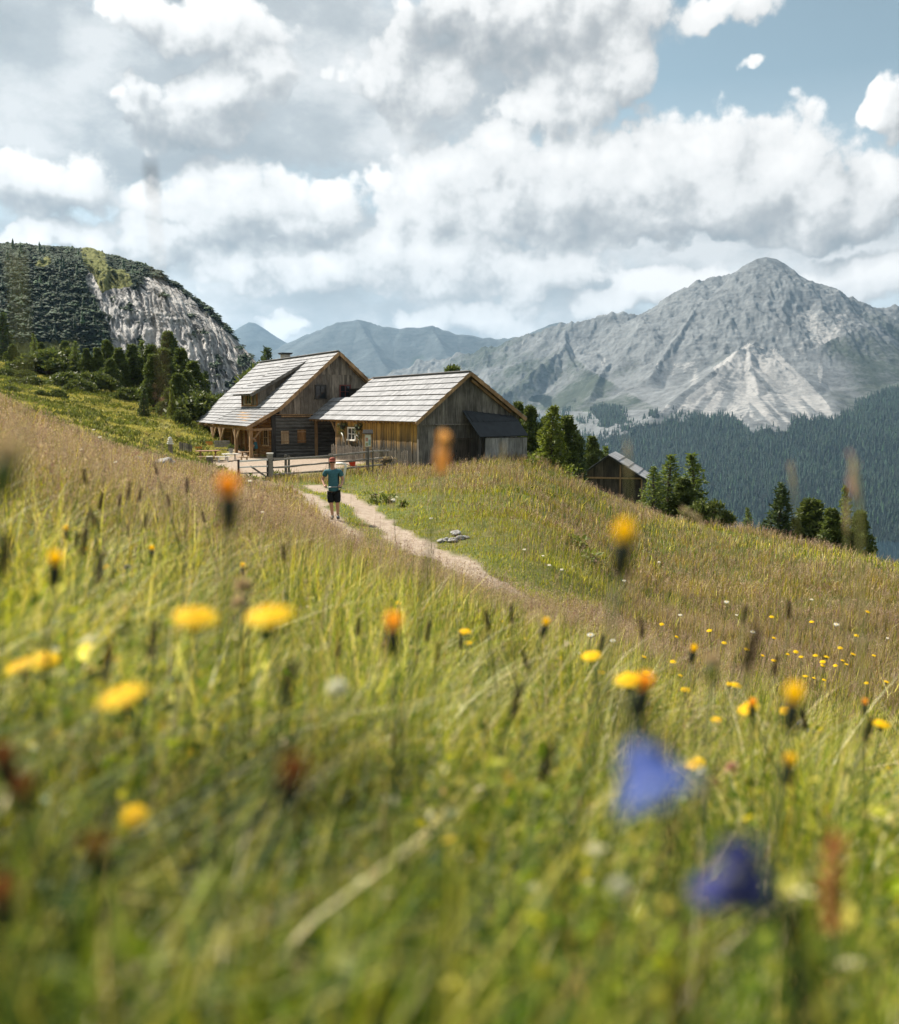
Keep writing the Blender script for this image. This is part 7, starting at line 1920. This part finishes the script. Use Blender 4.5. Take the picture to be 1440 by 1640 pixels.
# seeding grass: fine stems with loose brown-purple panicles
sa = Acc()
for n, d0, d1, pw, M, sz in ((3500, 1.8, 5, 1.0, 16, .006), (30000, 4, 12, 1.0, 13, .0085), (44000, 10, 26, 1.1, 11, .015), (44000, 24, 62, 1.0, 8, .030)):
    X, Y = scatter(n, d0, d1, pw)
    Z, short, brown, n1, n2 = zones(X, Y)
    ok = rng.uniform(0, 1, len(X)) < np.where(Y < 7, np.maximum(brown, .5 * sstep(-.1, .4, n1)), brown)
    X, Y, Z, n1, n2 = X[ok], Y[ok], Z[ok], n1[ok], n2[ok]; N_ = len(X)
    h = rng.uniform(.24, .50, N_) * np.clip(1 + .9 * fbm(X * .8 + 3, Y * .8, 3), .5, 1.5)
    az = rng.normal(.3, .9, N_); lean = rng.uniform(.02, .30, N_)
    tone = rng.uniform(0, 1, N_)[:, None]
    base = np.array([.34, .225, .175]) * (1 - tone) + np.array([.49, .38, .285]) * tone
    base = np.where(rng.uniform(0, 1, (N_, 1)) < .22, np.array([.22, .115, .115]), base) * rng.uniform(.7, 1.35, (N_, 1)) * np.clip(1 + .4 * n2, .7, 1.3)[:, None]
    B = np.stack([X, Y, Z], 1)
    sw = np.maximum(.0014, Y * .00028)
    sa.add(*blades(B, h, sw, az, lean, base * .8, 2))
    dxy = np.stack([np.cos(az), np.sin(az)], 1)
    for m in range(M):
        t = rng.uniform(.62, 1.0, N_); rad = (1.06 - t) * .12 * rng.uniform(.1, 1.2, N_); a = rng.uniform(0, 6.28, N_)
        c = np.zeros((N_, 3)); c[:, :2] = X[:, None] * [1, 0] + Y[:, None] * [0, 1] + dxy * (lean * h * t * t)[:, None] + np.stack([np.cos(a), np.sin(a)], 1) * rad[:, None]
        c[:, 2] = Z + h * t * (1 - .35 * lean * t) + rng.uniform(-.01, .01, N_)
        q1 = rng.normal(0, 1, (N_, 3)); q1 /= np.linalg.norm(q1, axis=1)[:, None]; q1[:, 2] = np.abs(q1[:, 2]) + .3
        q2 = rng.normal(0, 1, (N_, 3)); s_ = sz * rng.uniform(.6, 1.3, N_)[:, None]
        V = np.stack([c - q2 * s_ * .16, c + q2 * s_ * .16, c + q1 * s_ * 1.1], 1).reshape(-1, 3)
        sa.add(V, np.arange(N_ * 3).reshape(-1, 3), np.repeat(base * rng.uniform(.8, 1.25, (N_, 1)), 3, 0))
m_seed = leafy('seed_panicle', None, None, .35, .7, use_attr=True, tcol=1.2)
o = sa.build('seeding_grass', m_seed)
tag(o, 'haze of brown purple seeding grass heads over the meadow', 'grass', kind='stuff')

# low shrub and turf cover of the bright hillside
ha = Acc()
n = 110000
px = rng.uniform(-80, 470, n); d = np.sqrt(rng.uniform(46 ** 2, 150 ** 2, n)); X = (px - 720) / F * d; Y = d
ok = ~in_poly(X, Y, B_FOOT) & (path_mask(X, Y) < .2)
X, Y = X[ok], Y[ok]; Z = hgt(X, Y); N_ = len(X)
rg = ridged(X * .16, Y * .22, 4); f2 = fbm(X * .06, Y * .08, 3)
dark = rg + .5 * f2 + rng.normal(0, .12, N_) > .78
C = np.where(dark[:, None], np.array([.13, .15, .03]), np.array([.40, .36, .10])) * rng.uniform(.65, 1.35, (N_, 1)) * np.clip(1 + .5 * f2, .7, 1.3)[:, None]
hh = np.where(dark, rng.uniform(.18, .5, N_), rng.uniform(.10, .26, N_))
for k in range(3):
    B = np.stack([X + rng.normal(0, .12, N_), Y + rng.normal(0, .12, N_), Z - .03], 1)
    ha.add(*blades(B, hh * rng.uniform(.7, 1.2, N_), np.where(dark, .11, .06) * rng.uniform(.6, 1.3, N_), rng.uniform(0, 6.28, N_), rng.uniform(.2, 1.0, N_), C * rng.uniform(.85, 1.15, (N_, 1)), 2))
m_turf = leafy('hill_turf', None, None, .25, .9, use_attr=True)
o = ha.build('hillside_turf', m_turf)
tag(o, 'bright yellow green alpine turf and low shrubs on the hillside', 'turf', kind='stuff')
